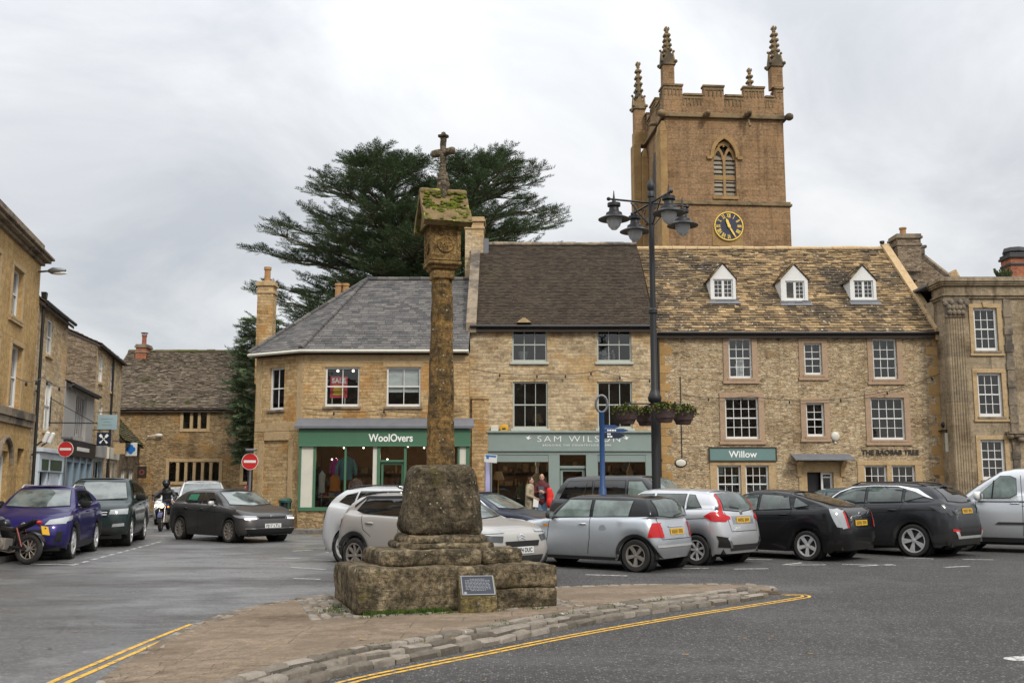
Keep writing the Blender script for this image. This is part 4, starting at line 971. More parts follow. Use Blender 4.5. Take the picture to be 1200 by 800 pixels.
for k,(xl,xr,yb,xa,ya,wl,wr_,wt,wb_) in enumerate(((832.5,862,351,847,309.5,836,859,327,349),(915,946.5,353,930.5,310.5,920.5,943,329,350.5),(996,1026.5,352,1009,311.5,1000.5,1023.5,328,349.5))):
 c=roof_hit((xl+xr)/2,yb+1);yF=c.y-.05
 r=fr.rect(xl,xr,ya,yb,yF);x0,x1,z0,z1=r;xm=(x0+x1)/2;zs=fr.px(xa,ya+17,yF)[1]
 wr2=fr.rect(wl,wr_,wt,wb_,yF)
 m=MB();yb2=yF+(z1-z0)/sl+.5
 grid_wall(m,x0,x1,z0,zs,[wr2],yF,.1)
 m.poly([(x0,yF,zs),(x1,yF,zs),(xm,yF,z1)]);ys=yF+(zs-z0)/sl
 m.poly([(x0,yF,z0),(x0,yF,zs),(x0,ys+.2,zs)]);m.poly([(x1,yF,z0),(x1,yF,zs),(x1,ys+.2,zs)])
 dm=m.build('dormer',M['white'],bq,recalc= False)
 f_=MB();a,b,c2,e=wr2;fw=.05;d=yF+.05
 f_.box(a,a+fw,d,d+.05,c2,e);f_.box(b-fw,b,d,d+.05,c2,e);f_.box(a+fw,b-fw,d,d+.05,c2,c2+fw);f_.box(a+fw,b-fw,d,d+.05,e-fw,e);xm2=(a+b)/2;f_.box(xm2-.045,xm2+.045,d,d+.05,c2+fw,e-fw)
 for l,r_ in((a+fw,xm2-.045),(xm2+.045,b-fw)):
  if k==1 and l<xm2-.1: continue
  f_.box((l+r_)/2-.008,(l+r_)/2+.008,d+.01,d+.04,c2+fw,e-fw)
  for j in(1,2,3):zz=c2+fw+(e-c2-2*fw)*j/4;f_.box(l,r_,d+.013,d+.037,zz-.008,zz+.008)
 f_.build('casement',M['white'],dm)
 g_=MB();g_.poly([(a,d+.025,c2),(b,d+.025,c2),(b,d+.025,e),(a,d+.025,e)]);g_.build('pane',M['glass'],dm)
 g_=MB();room(g_,a-.02,b+.02,yF+.105,yF+.9,c2-.02,e+.02);g_.build('lining',M['interior'],dm,recalc= False)
 rf_=MB();o_=.05;hh=z1-zs;rl=random.Random(k)
 for s in(-1,1):
  xe=x0-o_ if s<0 else x1+o_;ze_=zs-o_*hh/(xm-x0)
  L_=Vector((xe,yF-.05,ze_));T_=Vector((xm,yF-.05,z1+.02));yk=yF+(z1-z0)/sl+.6
  if s<0:tiles(rf_,(xe,yk,ze_+.02),(0,-1,0),T_-L_,[(0,0),(yk-yF+.12,0),(yk-yF+.12,(T_-L_).length),(0,(T_-L_).length)],.16,(.25,.4),.025,rl,jit=.01)
  else:tiles(rf_,(xe,yF-.05,ze_+.02),(0,1,0),T_-L_,[(0,0),(yk-yF+.12,0),(yk-yF+.12,(T_-L_).length),(0,(T_-L_).length)],.16,(.25,.4),.025,rl,jit=.01)
 rf_.build('dormer_roof',M['stoneslate'],dm,uv= False,recalc= False)
 s_=MB();s_.box(x0-.08,x1+.08,yF-.1,yF-.003,z0-.07,z0);s_.add([(x0-.06,yF-.1,z0-.065),(x1+.06,yF-.1,z0-.065),(x1+.1,yF-.3,z0-.2),(x0-.1,yF-.3,z0-.2)],[(0,1,2,3)]);s_.build('sill',M['lead'],dm)
m=MB();m.box(dr[0]-.3,dr[0]-.003,-.04,.05,.1,dr[3]);m.box(dr[1]+.003,dr[1]+.3,-.04,.05,.1,dr[3]);m.box(dr[0]-.3,dr[1]+.3,-.045,.05,dr[3]+.002,dr[3]+.36);m.build('door_surround',M['dressed'],bq,bevel=.01)
m=MB();m.box(dr[0]+.02,dr[1]-.42,.3,.35,.13,dr[3]);dd=m.build('door',M['black'],bq)
m=MB();q0_=dr[1]-.4;m.box(q0_,q0_+.07,.1,.16,.13,dr[3]);m.box(dr[1]-.07,dr[1],.1,.16,.13,dr[3]);m.box(q0_+.07,dr[1]-.07,.1,.16,dr[3]-.08,dr[3])
for j in range(1,5):m.box(q0_+.07,dr[1]-.07,.11,.15,.13+j*.42,.17+j*.42)
sl_=m.build('side_light',M['white'],bq);m=MB();m.poly([(q0_,.13,.13),(dr[1],.13,.13),(dr[1],.13,dr[3]),(q0_,.13,dr[3])]);m.build('pane',M['glass'],sl_)
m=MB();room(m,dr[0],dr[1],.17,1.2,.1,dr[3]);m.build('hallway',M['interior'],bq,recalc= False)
q=fr.rect(931,1001,534,541,-.5);m=MB();m.add([(q[0],-.62,q[2]+.05),(q[1],-.62,q[2]+.05),(q[1],.0,q[3]+.04),(q[0],.0,q[3]+.04),(q[0],-.62,q[2]+.1),(q[1],-.62,q[2]+.1),(q[1],.0,q[3]+.09),(q[0],.0,q[3]+.09)],[(0,1,2,3),(4,5,6,7),(0,1,5,4),(1,2,6,5),(2,3,7,6),(3,0,4,7)])
cn=m.build('door_canopy',M['lead'],bq,bevel=.008)
for x_ in(q[0]+.28,q[1]-.28):
 m=MB();m.prism([(-.45,q[2]+.02),(-.001,q[2]+.02),(-.001,q[2]-.55),(-.08,q[2]-.5),(-.12,q[2]-.2)],x_-.07,x_+.07,'x');m.build('bracket',M['dressed'],cn,bevel=.01)
q=fr.rect(832,909,525,539,-.06);m=MB();m.box(0,q[1]-q[0],0,.055,0,q[3]-q[2]);sg=m.build('shop_sign',M['tealboard'],None,fr.w(q[0],-.062,q[2]))
tag(sg,'teal grey board lettered Willow above the small paned shop windows','sign');W_,H_=q[1]-q[0],q[3]-q[2]
m=MB()
for b_ in((-.02,W_+.02,-.03,-.02+.0),): pass
m.box(-.04,W_+.04,-.02,.05,-.045,-.001);m.box(-.04,W_+.04,-.02,.05,H_+.001,H_+.045);m.box(-.04,-.001,-.02,.05,-.001,H_+.001);m.box(W_+.001,W_+.04,-.02,.05,-.001,H_+.001);m.build('frame',M['darkwood'],sg)
a,b=fr.px(854,535,-.07),fr.px(887,535,-.07);text_mesh('lettering','Willow',.33,M['letter'],sg,(W_/2,-.004,.1),(PI/2,0,0),.004,.004,width=b[0]-a[0])
a,b=fr.px(1010,533,-.02),fr.px(1077,533,-.02)
lt=text_mesh('wall_lettering','THE BAOBAB TREE',.25,M['letter_dark'],None,fr.w((a[0]+b[0])/2,-.02,fr.px(1043,532.5,-.02)[1]),(PI/2,0,0),.004,.018,width=b[0]-a[0])
tag(lt,'dark raised lettering THE BAOBAB TREE on the rubble wall','sign')
q=fr.px(979,511,-.06);m=MB();m.ell((0,0,0),(.16,.07,.17));o=m.build('wall_light',M['cream'],None,fr.w(q[0],-.05,q[1]),smooth=80);tag(o,'round cream lamp on the rubble wall above the door canopy','wall lamp');m=MB();m.box(-.03,.03,.0,.05,-.25,-.1);m.build('mount',M['cream'],o)
q=fr.px(798,542,-.05);m=MB();m.ell((0,0,0),(.19,.03,.13),20,8);o=m.build('wall_plaque',M['cream'],None,fr.w(q[0],-.03,q[1]),smooth=80);tag(o,'small oval cream plaque low on the rubble wall','plaque');m=MB();m.ell((0,.006,0),(.22,.024,.16),20,8);m.build('rim',M['black'],o,smooth=80)
m=MB();a=fr.px(797,441)[0];m.tube([(a,-.02,fr.px(797,536)[1]),(a,-.02,fr.px(797,441)[1])],.016,6);m.build('cable_conduit',M['black'],bq)
q=fr.rect(862,873,421,441,.2);m=MB();m.prism([(q[0]+.1,q[2]),(q[1]-.05,q[2]),(q[1],q[3]-.2),(q[1]-.08,q[3]),(q[0]+.1,q[3]),(q[0],q[3]-.2)],.3,.42,'y');tag(m.build('paper_figure',M['white'],None,fr.o),'white paper cut-out standing in a top floor window of the rubble house','ornament')
for px_,py_,c_ in((860.5,561,(.3,.5,.52)),(845,551,(.5,.6,.62))):
 q=fr.rect(px_-2.6,px_+2.6,py_-4,py_+4,.2);m=MB();m.box(q[0],q[1],.2,.21,q[2],q[3]);tag(m.build('notice',paint('notice_paper',c_,.7,.2),None,fr.o),'pale notice inside the Willow shop window, %s'%('low beside the mullion' if px_>850 else 'high beside the outer frame'),'notice')
q=fr.rect(1108,1117,507,529,-.5);o=empty('hanging_sign','small white hanging sign on a black bracket beside the fluted pilaster','sign',fr.w(q[0],-.5,q[2]));m=MB();m.box(0,q[1]-q[0],0,.03,0,q[3]-q[2]);m.build('board',M['cream'],o)
m=MB();m.box(-.03,q[1]-q[0]+.03,.0,.5,q[3]-q[2]+.08,q[3]-q[2]+.11);m.box(.05,.07,0,.02,q[3]-q[2],q[3]-q[2]+.1);m.box(q[1]-q[0]-.07,q[1]-q[0]-.05,0,.02,q[3]-q[2],q[3]-q[2]+.1);m.ell((.1,.3,q[3]-q[2]+.3),.1);m.build('bracket',M['blackmetal'],o)
m=MB();m.prism([(.1,.15),(.16,.15),(.17,.3),(.13,.42),(.09,.3)],-.006,-.001,'y');m.build('emblem',M['letter_dark'],o)
WILLOW=fr
fr=Fr((P(1110,400,35.6).x,35.6,0));bc=empty('classical_house','weathered ashlar town house with fluted pilaster and heavy cornice','building',fr.o)
XL=7.0;zc0=fr.px(1160,350)[1];zc1=fr.px(1160,326)[1]
wins=[fr.rect(1141.5,1169,361,411),fr.rect(1146,1174.5,437,488),fr.rect(1150,1178,515,562)]
xm=[(q[0]+q[1])/2 for q in wins];
shell(bc,'wall',M['classic'],0,XL,0,zc0+.1,9,wins+[(q[0]+3.2,q[1]+3.2,q[2],q[3]) for q in wins])
for i,q in enumerate(wins):
 window(bc,q,3,4,'white',surround=('dressed',.16),key=(i==0),fw=.075)
 window(bc,(q[0]+3.2,q[1]+3.2,q[2],q[3]),3,4,'white',surround=('dressed',.16),fw=.075)
m=MB()
zz=zc0;ZT=zc1
def mould(z0,z1,out):m.box(-out,XL,-out,.02,z0+.001,z1);m.box(-out,-.001,.021,1.0,z0+.001,z1)
h=ZT-zz
mould(zz,zz+.12*h,.06);mould(zz+.12*h,zz+.2*h,.12);mould(zz+.2*h,zz+.62*h,.04);mould(zz+.62*h,zz+.7*h,.14);mould(zz+.7*h,zz+.8*h,.18);mould(zz+.8*h,zz+.9*h,.23);mould(zz+.9*h,zz+h,.2)
m.build('cornice',M['classic'],bc,bevel=.015)
m=MB();m.box(-.05,XL,.02,8.9,ZT-.02,ZT+.06);m.build('roof',M['lead'],bc)
p0=fr.rect(1113,1134,372,548);m=MB();pz0=.9;pz1=fr.px(1120,372)[1];cz1=zc0
m.box(p0[0],p0[1],-.1,.0,pz0,pz1)
nfl=7;fw_=(p0[1]-p0[0])/nfl
for k in range(nfl):m.tube([(p0[0]+fw_*(k+.5),-.1,pz0+.15),(p0[0]+fw_*(k+.5),-.1,pz1-.05)],fw_*.33,8)
pl=m.build('pilaster',M['classic'],bc,smooth=50)
m=MB();m.box(p0[0]-.06,p0[1]+.06,-.16,-.001,pz1+.001,pz1+.06);m.frustum((p0[0]+p0[1])/2,-.09,pz1+.061,cz1-.14,(p0[1]-p0[0])/2,.09,(p0[1]-p0[0])/2+.08,.12);m.box(p0[0]-.14,p0[1]+.14,-.22,-.001,cz1-.139,cz1-.02)
rs=random.Random(6)
for row,(zf,n_) in enumerate(((.25,4),(.5,5),(.75,2))):
 for k in range(n_):x_=p0[0]+(p0[1]-p0[0])*(k+.5)/n_;z_=pz1+(cz1-pz1)*zf;m.ell((x_,-.2-.02*row,z_),(.09,.06,.11),8,6)
for s in(p0[0]-.05,p0[1]+.05):m.ell((s,-.18,cz1-.22),(.1,.08,.1),10,7)
m.build('capital',M['dressed_grey'],pl,smooth=50)
m=MB();m.box(p0[0]-.12,p0[1]+.12,-.2,-.001,.1,pz0-.002);m.build('pedestal',M['dressed_grey'],pl,bevel=.02)
p1=fr.rect(1181,1189,356,540);m=MB();m.box(p1[0],p1[1],-.05,-.001,.4,zc0-.02)
z=1.2;k=0
while z<zc0-.5:m.box(p1[0]-.03,p1[1]+.03,-.07,-.051,z,z+.3);z+=.62
m.build('rusticated_strip',M['dressed_grey'],bc,bevel=.01)
q=fr.px(1197,512,-.2);m=MB()
for k in range(6):m.ell((q[0]+rs.uniform(-.35,.4),-.15,q[1]+rs.uniform(-.14,.14)),(.13,.12,.11),8,6)
m.box(q[0]-.45,q[0]+1.5,-.3,-.001,q[1]+.12,q[1]+.2);m.build('door_hood',M['dressed_grey'],bc,smooth=50)
a,b=fr.loc(P(1184,300,39)),fr.loc(P(1206,305,39));t=fr.loc(P(1190,302,39)).z
c_=stack(bc,a.x,b.x,a.y,a.y+.8,ZT-.5,t,'brick','black',());
m=MB();m.lathe([(.42,t+.2),(.46,t+.3),(.4,t+.45),(.3,t+.46)],8);m.build('cowl',M['black'],c_,((a.x+b.x)/2,a.y+.4,0))
q=fr.px(1177,322,.5);m=MB();rs=random.Random(9)
for k in range(60):
 a_=rs.uniform(0,2*PI);l=rs.uniform(.15,.5);s=Vector((rs.uniform(-.15,.15),rs.uniform(-.1,.1),0));d=Vector((math.cos(a_)*.5,math.sin(a_)*.5,1)).normalized()
 e=s+d*l;sd=d.cross(Vector((0,1,0))).normalized()*.03;m.add([s-sd,s+sd,e+sd,e-sd],[(0,1,2,3)])
M['weed']=slab('dark_weed_leaf',[(.03,.04,.015),(.06,.075,.025)],spec=.2)
tag(m.build('parapet_weed',M['weed'],None,fr.w(q[0],.5,ZT+.03),uv= False),'dark weeds growing on the parapet beside the brick chimney','plant')
CLASSIC=fr
fr=Fr((P(1093,565,43).x,43,0));bg_=empty('gabled_house','grey stone gabled house peeping over the classical cornice','building',fr.o)
ap=fr.px(1093,299);l_=fr.px(1072,330)[0];r_=fr.px(1118,327)[0];zb_=fr.px(1093,330)[1]
m=MB();m.prism([(l_,0),(r_,0),(r_,zb_),(0,ap[1]),(l_,zb_)],0,7,'y');m.build('wall',M['gable'],bg_)
m=MB()
for s,xe in((-1,l_),(1,r_)):
 e=Vector((xe,0,zb_));t=Vector((0,0,ap[1]));d=(t-e).normalized()
 for k in range(5):
  p,q=e+(t-e)*(k/5),e+(t-e)*((k+.96)/5);m.tube([p+Vector((0,.05,.06)),q+Vector((0,.05,.06))],.13,6)
cp=m.build('coping',M['dressed_grey'],bg_);m=MB();m.box(-.18,.18,-.1,.25,ap[1]+.03,ap[1]+.3);m.box(-.26,.26,-.14,.3,ap[1]+.3,ap[1]+.42);m.build('finial',M['dressed_grey'],bg_,bevel=.02)
m=MB();m.add([(l_-.15,-.05,zb_-.08),(0,-.05,ap[1]+.03),(0,7,ap[1]+.03),(l_-.15,7,zb_-.08),(r_+.15,-.05,zb_-.08),(r_+.15,7,zb_-.08)],[(0,1,2,3),(1,4,5,2)]);m.build('roof',M['greyslate'],bg_,recalc= False)
a2=fr.px(1125,313);m=MB();m.prism([(fr.px(1106,330)[0],0),(fr.px(1137,330)[0],0),(fr.px(1137,330)[0],zb_-.2),(a2[0],a2[1]),(fr.px(1106,330)[0],zb_-.2)],.4,6,'y');m.build('wall',M['wool'],bg_)
pFL,pFR=P(779,120,62),P(917.5,120,62.5)
tang=rad(4.5);fr=Fr((pFL.x,62,0),tang);tw=empty('church_tower','tall brown stone church tower with battlements, pinnacles and a blue clock','tower',fr.o,tang)
W_=fr.loc(pFR).x;DP=6.0
zpar=fr.px(850,137)[1];zstr=fr.px(850,239)[1];zmer=fr.px(850,103)[1];zcr=fr.px(850,113.5)[1]
bwq=fr.rect(836.5,862.5,172,230);bapex=fr.px(849.5,163)[1];bxm=(bwq[0]+bwq[1])/2;hw=(bwq[1]-bwq[0])/2
spring=fr.px(850,185)[1]
def arch_pts(xc,hw,z0,zs,za,n=10):
 """pointed arch outline, left spring to right spring"""
 o=[]
 for k in range(n+1):
  t=k/n;a=t*PI/2.6;o.append((xc-hw*(1-(1-math.cos(a))/(1-math.cos(PI/2.6))),zs+(za-zs)*math.sin(a)/math.sin(PI/2.6)))
 r=[(2*xc-x,z) for x,z in o[-2::-1]]
 return o+r
ap=arch_pts(bxm,hw,0,spring,bapex)
m=MB();lo=.18
m.box(-lo,W_+lo,-lo,DP+lo,0,zstr)
m.box(0,W_,DP-.3,DP,zstr,zpar);
for x0_,x1_,z0_,z1_ in((0,bxm-hw,zstr,zpar),(bxm+hw,W_,zstr,zpar),(bxm-hw,bxm+hw,zstr,bwq[2])):m.box(x0_,x1_,0,.5,z0_,z1_)
top=[(x,z) for x,z in ap];m.prism([(bxm-hw,zpar)]+top+[(bxm+hw,zpar)],0,.5,'y')
m.box(0,.5,.5,DP-.3,zstr,zpar);m.box(W_-.5,W_,.5,DP-.3,zstr,zpar)
m.build('wall',M['tower'],tw)
m=MB()
m.box(-.45,-.002,-.42,.9,0,zpar-1.2);m.box(-.45,-.002,DP-1.0,DP+.3,0,zpar-1.2)
m.frustum(-.23,.24,zpar-1.2,zpar-.5,.225,.66,.1,.6);m.frustum(-.23,DP-.35,zpar-1.2,zpar-.5,.225,.65,.1,.6)
m.box(-.98,-.46,DP-.75,DP+.3,0,zpar-.1);m.box(-.86,-.02,DP-.52,DP+.3,zpar-.1,zpar+.9);m.box(-.45,.0,DP+.31,DP+.9,0,zpar-.4)
m.build('buttress',M['tower_gold'],tw,bevel=.03)
m=MB()
for z,o in((zstr,.3),(zpar,.22)):
 m=MB();m.box(-o,W_+o,-o,DP+o,z-.14,z+.02);m.box(-o+.08,W_+o-.08,-o+.08,DP+o-.08,z+.021,z+.16)
 m.build('string_course',M['tower_trim'],tw,bevel=.03)
m=MB();cp=MB();th=.4;o=.06
def para(x0,x1,side):
 """one side; side 0 front, 1 left, 2 back, 3 right"""
 L=x1-x0;zb=zpar+.16;pat=[(0,.155,1),(.155,.33,0),(.33,.5,1),(.5,.665,0),(.665,.84,1),(.84,.93,0),(.93,1.0,1)] if side in(0,2) else[(0,.16,1),(.16,.34,0),(.34,.62,1),(.62,.82,0),(.82,1.0,1)]
 T={0:Matrix.Translation((x0,-o,0)),2:Matrix.Translation((x1,DP+o,0))@Matrix.Rotation(PI,4,'Z'),1:Matrix.Translation((-o,DP,0))@Matrix.Rotation(-PI/2,4,'Z'),3:Matrix.Translation((W_+o,0,0))@Matrix.Rotation(PI/2,4,'Z')}[side]
 e=th if side in(1,3) else 0
 m.box(e,L-e,0,th,zb,zcr,T)
 for a,b,u in pat:
  A,B=max(a*L,e),min(b*L,L-e)
  if u:m.box(A,B,0,th,zcr,zmer,T);cp.box(A-.05,B+.05,-.08,th+.08,zmer+.001,zmer+.12,T)
  else:cp.box(A+.051,B-.051,-.08,th+.08,zcr+.001,zcr+.12,T)
  n_=max(2,int((B-A)/.22));zt_=(zmer if u else zcr)-.12
  for k in range(n_):
   xa=A+(B-A)*(k+.2)/n_;xb=A+(B-A)*(k+.8)/n_
   cp.box((xa+xb)/2-.03-.06,(xa+xb)/2-.03,-.04,-.001,zt_-.5,zt_-.1,T)
  cp.box(A+.03,B-.03,-.05,-.001,zt_-.1,zt_,T)
for s_ in(0,2):para(-o,W_+o,s_)
for s_ in(1,3):para(0,DP,s_)
pp=m.build('parapet',M['tower'],tw);cp.build('coping',M['tower_trim'],pp)
def pinnacle(cx,cy,zb,zt,a):
 hs=zb+(zt-zb)*.36;m=MB();m.box(-a,a,-a,a,zb,hs)
 p=m.build('pinnacle',M['tower'],tw,(cx,cy,0));m=MB();rs=random.Random(int(cx*10+cy))
 for k in range(4):
  T=Matrix.Rotation(k*PI/2,4,'Z');m.prism([(-a*1.15,hs),(a*1.15,hs),(0,hs+a*2.4)],-a*1.2,-a*.9,'y',T);m.ell((0,-a*1.2,hs+a*2.5),.09,7,5,T);m.ell((a*1.25,-a*1.25,hs+.05),.12,7,5,T)
 m.box(-a*1.25,a*1.25,-a*1.25,a*1.25,hs-.14,hs)
 m.lathe([(a*1.02,hs),(a*.62,hs+(zt-hs)*.35),(a*.24,zt-.35)],8)
 n_=6
 for i in range(n_):
  t=(i+.6)/(n_+.4);r=a*.9*(1-t)+a*.26*t;z=hs+(zt-.35-hs)*t
  for k in range(4):an=PI/4+k*PI/2;m.ell((math.cos(an)*(r+.05),math.sin(an)*(r+.05),z),(.12,.12,.12),7,5);
 m.ell((0,0,zt-.4),(.13,.13,.12),8,6)
 for k in range(4):an=k*PI/2+PI/4;m.tube([(0,0,zt-.38),(math.cos(an)*.16,math.sin(an)*.16,zt-.2),(math.cos(an)*.15,math.sin(an)*.15,zt-.08)],[.08,.07,.03],6)
 m.ell((0,0,zt-.14),(.07,.07,.16),7,5)
 m.build('spirelet',M['tower_trim'],p,smooth=40)
zt=fr.px(784,29)[1];
pinnacle(.28,.28,zmer+.1,zt,.36);pinnacle(W_-.3,.28,zmer+.1,fr.px(908,28)[1],.36);pinnacle(-.44,DP-.1,zpar+.7,zt,.36);pinnacle(W_-.1,DP+.1,zmer-.6,zt-.1,.34)
m=MB()
for px_ in(826,874):
 q=fr.px(px_,137);m.ell((q[0],-.45,q[1]),(.24,.35,.2),9,7);m.ell((q[0],-.75,q[1]+.03),(.16,.18,.16),8,6)
q=fr.px(875,142);m.tube([(q[0],-.3,q[1]),(q[0]+.04,-.5,q[1]-.5)],.08)
m.ell((-.3,-.3,zpar),(.28,.28,.24),9,7);m.ell((W_+.3,-.3,zpar),(.28,.28,.24),9,7);m.tube([(-.2,1.6,zpar),(-.7,1.5,zpar-.1)],[.16,.1])
m.build('gargoyle',M['tower_trim'],tw,smooth=60)
bl=MB();out=arch_pts(bxm,hw+.22,0,spring,bapex+.3);inn=arch_pts(bxm,hw,0,spring,bapex)
for i in range(len(out)-1):
 a,b,c,d=out[i],out[i+1],inn[i+1],inn[i];bl.prism([a,b,c,d],-.1,-.002,'y')
bl.box(bxm-hw-.42,bxm-hw-.1,-.14,-.003,spring-.12,spring+.08);bl.box(bxm+hw+.1,bxm+hw+.42,-.14,-.003,spring-.12,spring+.08)
bl.box(bxm-hw-.1,bxm+hw+.1,-.1,.3,bwq[2]-.2,bwq[2]-.002)
bf=bl.build('belfry_window',M['tower_gold'],tw)
t_=MB();t_.box(bxm-.08,bxm+.08,.12,.3,bwq[2],spring+.2)
t_.box(bxm-hw,bxm-.081,.14,.28,(bwq[2]+spring)/2-.15,(bwq[2]+spring)/2+.12);t_.box(bxm+.081,bxm+hw,.14,.28,(bwq[2]+spring)/2-.15,(bwq[2]+spring)/2+.12)
for s in(-1,1):
 c=bxm+s*hw/2;q=arch_pts(c,hw/2,0,spring-.1,spring+.75,6);q2=arch_pts(c,hw/2-.13,0,spring-.1,spring+.5,6)
 for i in range(len(q)-1):t_.prism([q[i],q[i+1],q2[i+1],q2[i]],.13,.29,'y')
 t_.box(c-.03,c+.03,.15,.27,spring+.5,spring+1.0)
q=arch_pts(bxm,hw*.55,0,spring+.7,bapex-.1,6);q2=arch_pts(bxm,hw*.55-.12,0,spring+.7,bapex-.35,6)
for i in range(len(q)-1):t_.prism([q[i],q[i+1],q2[i+1],q2[i]],.135,.285,'y')
t_.box(bxm-.05,bxm+.05,.14,.28,spring+.75,bapex-.1)
t_.build('tracery',M['tower_gold'],bf)
lv=MB();nL=9
for s in(-1,1):
 for k in range(nL):
  z=bwq[2]+.1+(spring+.1-bwq[2])*k/nL;x0_,x1_=(bxm-hw,bxm-.08) if s<0 else(bxm+.08,bxm+hw)
  lv.add([(x0_,.2,z),(x1_,.2,z),(x1_,.45,z+.34),(x0_,.45,z+.34),(x0_,.2,z+.09),(x1_,.2,z+.09),(x1_,.45,z+.43),(x0_,.45,z+.43)],[(0,3,2,1),(4,5,6,7),(0,1,5,4),(1,2,6,5),(2,3,7,6),(3,0,4,7)])
lv.build('louvre',M['cream'] if False else slab('weathered_louvre',[(.2,.17,.13),(.34,.3,.24)],scale=2),bf)
m=MB();m.box(bxm-hw-.2,bxm+hw+.2,.5,.6,bwq[2]-.2,bapex+.2);m.build('void_shade',M['black'],bf)  # black panel stands in for the darkness behind the louvres
m=MB();q=[(y,z) for y,z in arch_pts(DP/2,hw*.9,0,spring,bapex)];m.prism([(DP/2-hw*.9,bwq[2])]+q+[(DP/2+hw*.9,bwq[2])],-.03,-.004,'x');m.build('opening_shade',M['black'],tw)  # flat black arch on the wall, painting the shade of an opening
c=fr.px(853.5,265.5,-lo);r=(fr.px(870.5,265,-lo)[0]-fr.px(836.5,265,-lo)[0])/2
m=MB();m.box(c[0]-r*1.12,c[0]+r*.95,-lo-.04,-lo-.003,c[1]-r*1.35,c[1]+r*.2);m.build('clock_backing',M['tower_gold'],tw)
Tc=Matrix.Translation((c[0],-lo-.045,c[1]))@Matrix.Rotation(PI/2,4,'X')
m=MB();m.lathe([(0,.06),(r*.97,.06),(r*.97,0)],48,Tc,cap= False);ck=m.build('clock_face',NM('clock_blue',.45,(.008,.012,.045))[0],tw)
m=MB();m.lathe([(r*.93,.0),(r*.93,.1),(r,.1),(r,.0)],48,Tc,cap= False);m.build('clock_rim',M['gold'],ck)
num=MB();roman=['XII','I','II','III','IIII','V','VI','VII','VIII','IX','X','XI']
for k in range(12):
 s=roman[k];g={'I':.055,'V':.13,'X':.14};tot=sum(g[q] for q in s);sc_=min(1.0,.42/tot);u=-tot*sc_/2
 T=Tc@Matrix.Rotation(-k*PI/6,4,'Z')@Matrix.Translation((0,r*.73,.062));hh=r*.15;b=.018
 for q in s:
  wq=g[q]*sc_;x_=u+wq/2;u+=wq
  def bar(xa,xb,bb):num.add([(xa-bb,-hh,0),(xa+bb,-hh,0),(xb+bb,hh,0),(xb-bb,hh,0),(xa-bb,-hh,.02),(xa+bb,-hh,.02),(xb+bb,hh,.02),(xb-bb,hh,.02)],[(0,3,2,1),(4,5,6,7),(0,1,5,4),(1,2,6,5),(2,3,7,6),(3,0,4,7)],T)
  if q=='I':bar(x_,x_,b)
  elif q=='V':bar(x_,x_-wq*.4,b);bar(x_,x_+wq*.4,b*.7)
  else:bar(x_+wq*.4,x_-wq*.4,b);bar(x_-wq*.4,x_+wq*.4,b*.7)
num.build('numerals',M['gold'],ck)
h=MB()
def hand(ang,l,w,z,back=.25):T=Tc@Matrix.Rotation(-ang,4,'Z');h.prism([(-w,-back*l),(w,-back*l),(w*1.1,l*.7),(0,l),(-w*1.1,l*.7)],z,z+.02,'z',T)
hand(rad(150),r*.92,.05,.1);hand(rad(-20),r*.55,.075,.125);h.lathe([(.1,.06),(.1,.16)],12,Tc);h.build('clock_hand',M['gold'],ck)
lang=math.atan2(1,-.233);LS=Fr((-13.6,29,0),lang)
def sub(px_,py_):x=LS.px(px_,py_)[0]; return x
def lbuild(name,label,x0):
 f=Fr(LS.w(x0,0,0),lang); return f,empty(name,label,'building',f.o,lang)
fr,b1=lbuild('ashlar_house','golden ashlar building with heavy cornice and parapet, first in the street',-13.0);X1=13.0
zc=fr.px(38,302)[1];zs=fr.px(20,485)[1]
u1=fr.rect(13.5,26,314,373);u2=fr.rect(11,24,404,479);step=2.45
wins=[]
for k in range(5):wins+=[(u1[0]-k*step,u1[1]-k*step,u1[2],u1[3]),(u2[0]-k*step,u2[1]-k*step,u2[2],u2[3])]
ar=fr.rect(-2,8,530,600);ar=(ar[0]-.2,ar[1],.3,fr.px(4,528)[1]);nic=fr.rect(18.5,26,525,600);nic=(nic[0],nic[1],.2,nic[3])
gw=[(ar[0]-k*step,ar[1]-k*step,ar[2],ar[3]) for k in range(5)]
shell(b1,'wall',M['ashlar'],0,X1,0,zc,9,wins+gw+[nic],reveal=.2)
for q in wins:window(b1,q,2,2,'white',d=.14,surround=('dressed',.14),sill='dressed')
for q in gw:window(b1,q,2,3,'white',d=.16,sash= False,sill='dressed')
m=MB();m.poly([(nic[0],.2,nic[2]),(nic[1],.2,nic[2]),(nic[1],.2,nic[3]),(nic[0],.2,nic[3])]);m.box(nic[0]+.1,nic[1]-.1,.14,.19,nic[2],nic[3]-.1);m.build('door',M['darkwood'],b1)
m=MB()
for q in gw:
 xc_=(q[0]+q[1])/2;rr2=(q[1]-q[0])/2+.16
 pts=[(xc_+rr2*math.cos(a),-.04,q[3]-.35+rr2*math.sin(a)) for a in[PI*k/12 for k in range(13)]];m.tube(pts,.07,6)
m.box(0,X1+.03,-.12,-.002,zs-.12,zs+.1);m.box(0,X1+.03,-.07,-.002,zs-.3,zs-.121)
m.box(-.0,X1+.08,-.1,.3,zc+.001,zc+.1);m.box(0,X1+.2,-.24,.3,zc+.101,zc+.19);m.box(0,X1+.26,-.32,.3,zc+.191,zc+.26)
m.build('cornice',M['dressed_grey'],b1,bevel=.015)
zt=zc+.62;m=MB();m.box(0,X1,0.02,.4,zc+.261,zt-.12);pr=m.build('parapet',M['ashlar'],b1);m=MB();m.box(0,X1+.06,-.06,.48,zt-.119,zt);m.build('coping',M['dressed_grey'],pr,bevel=.012)
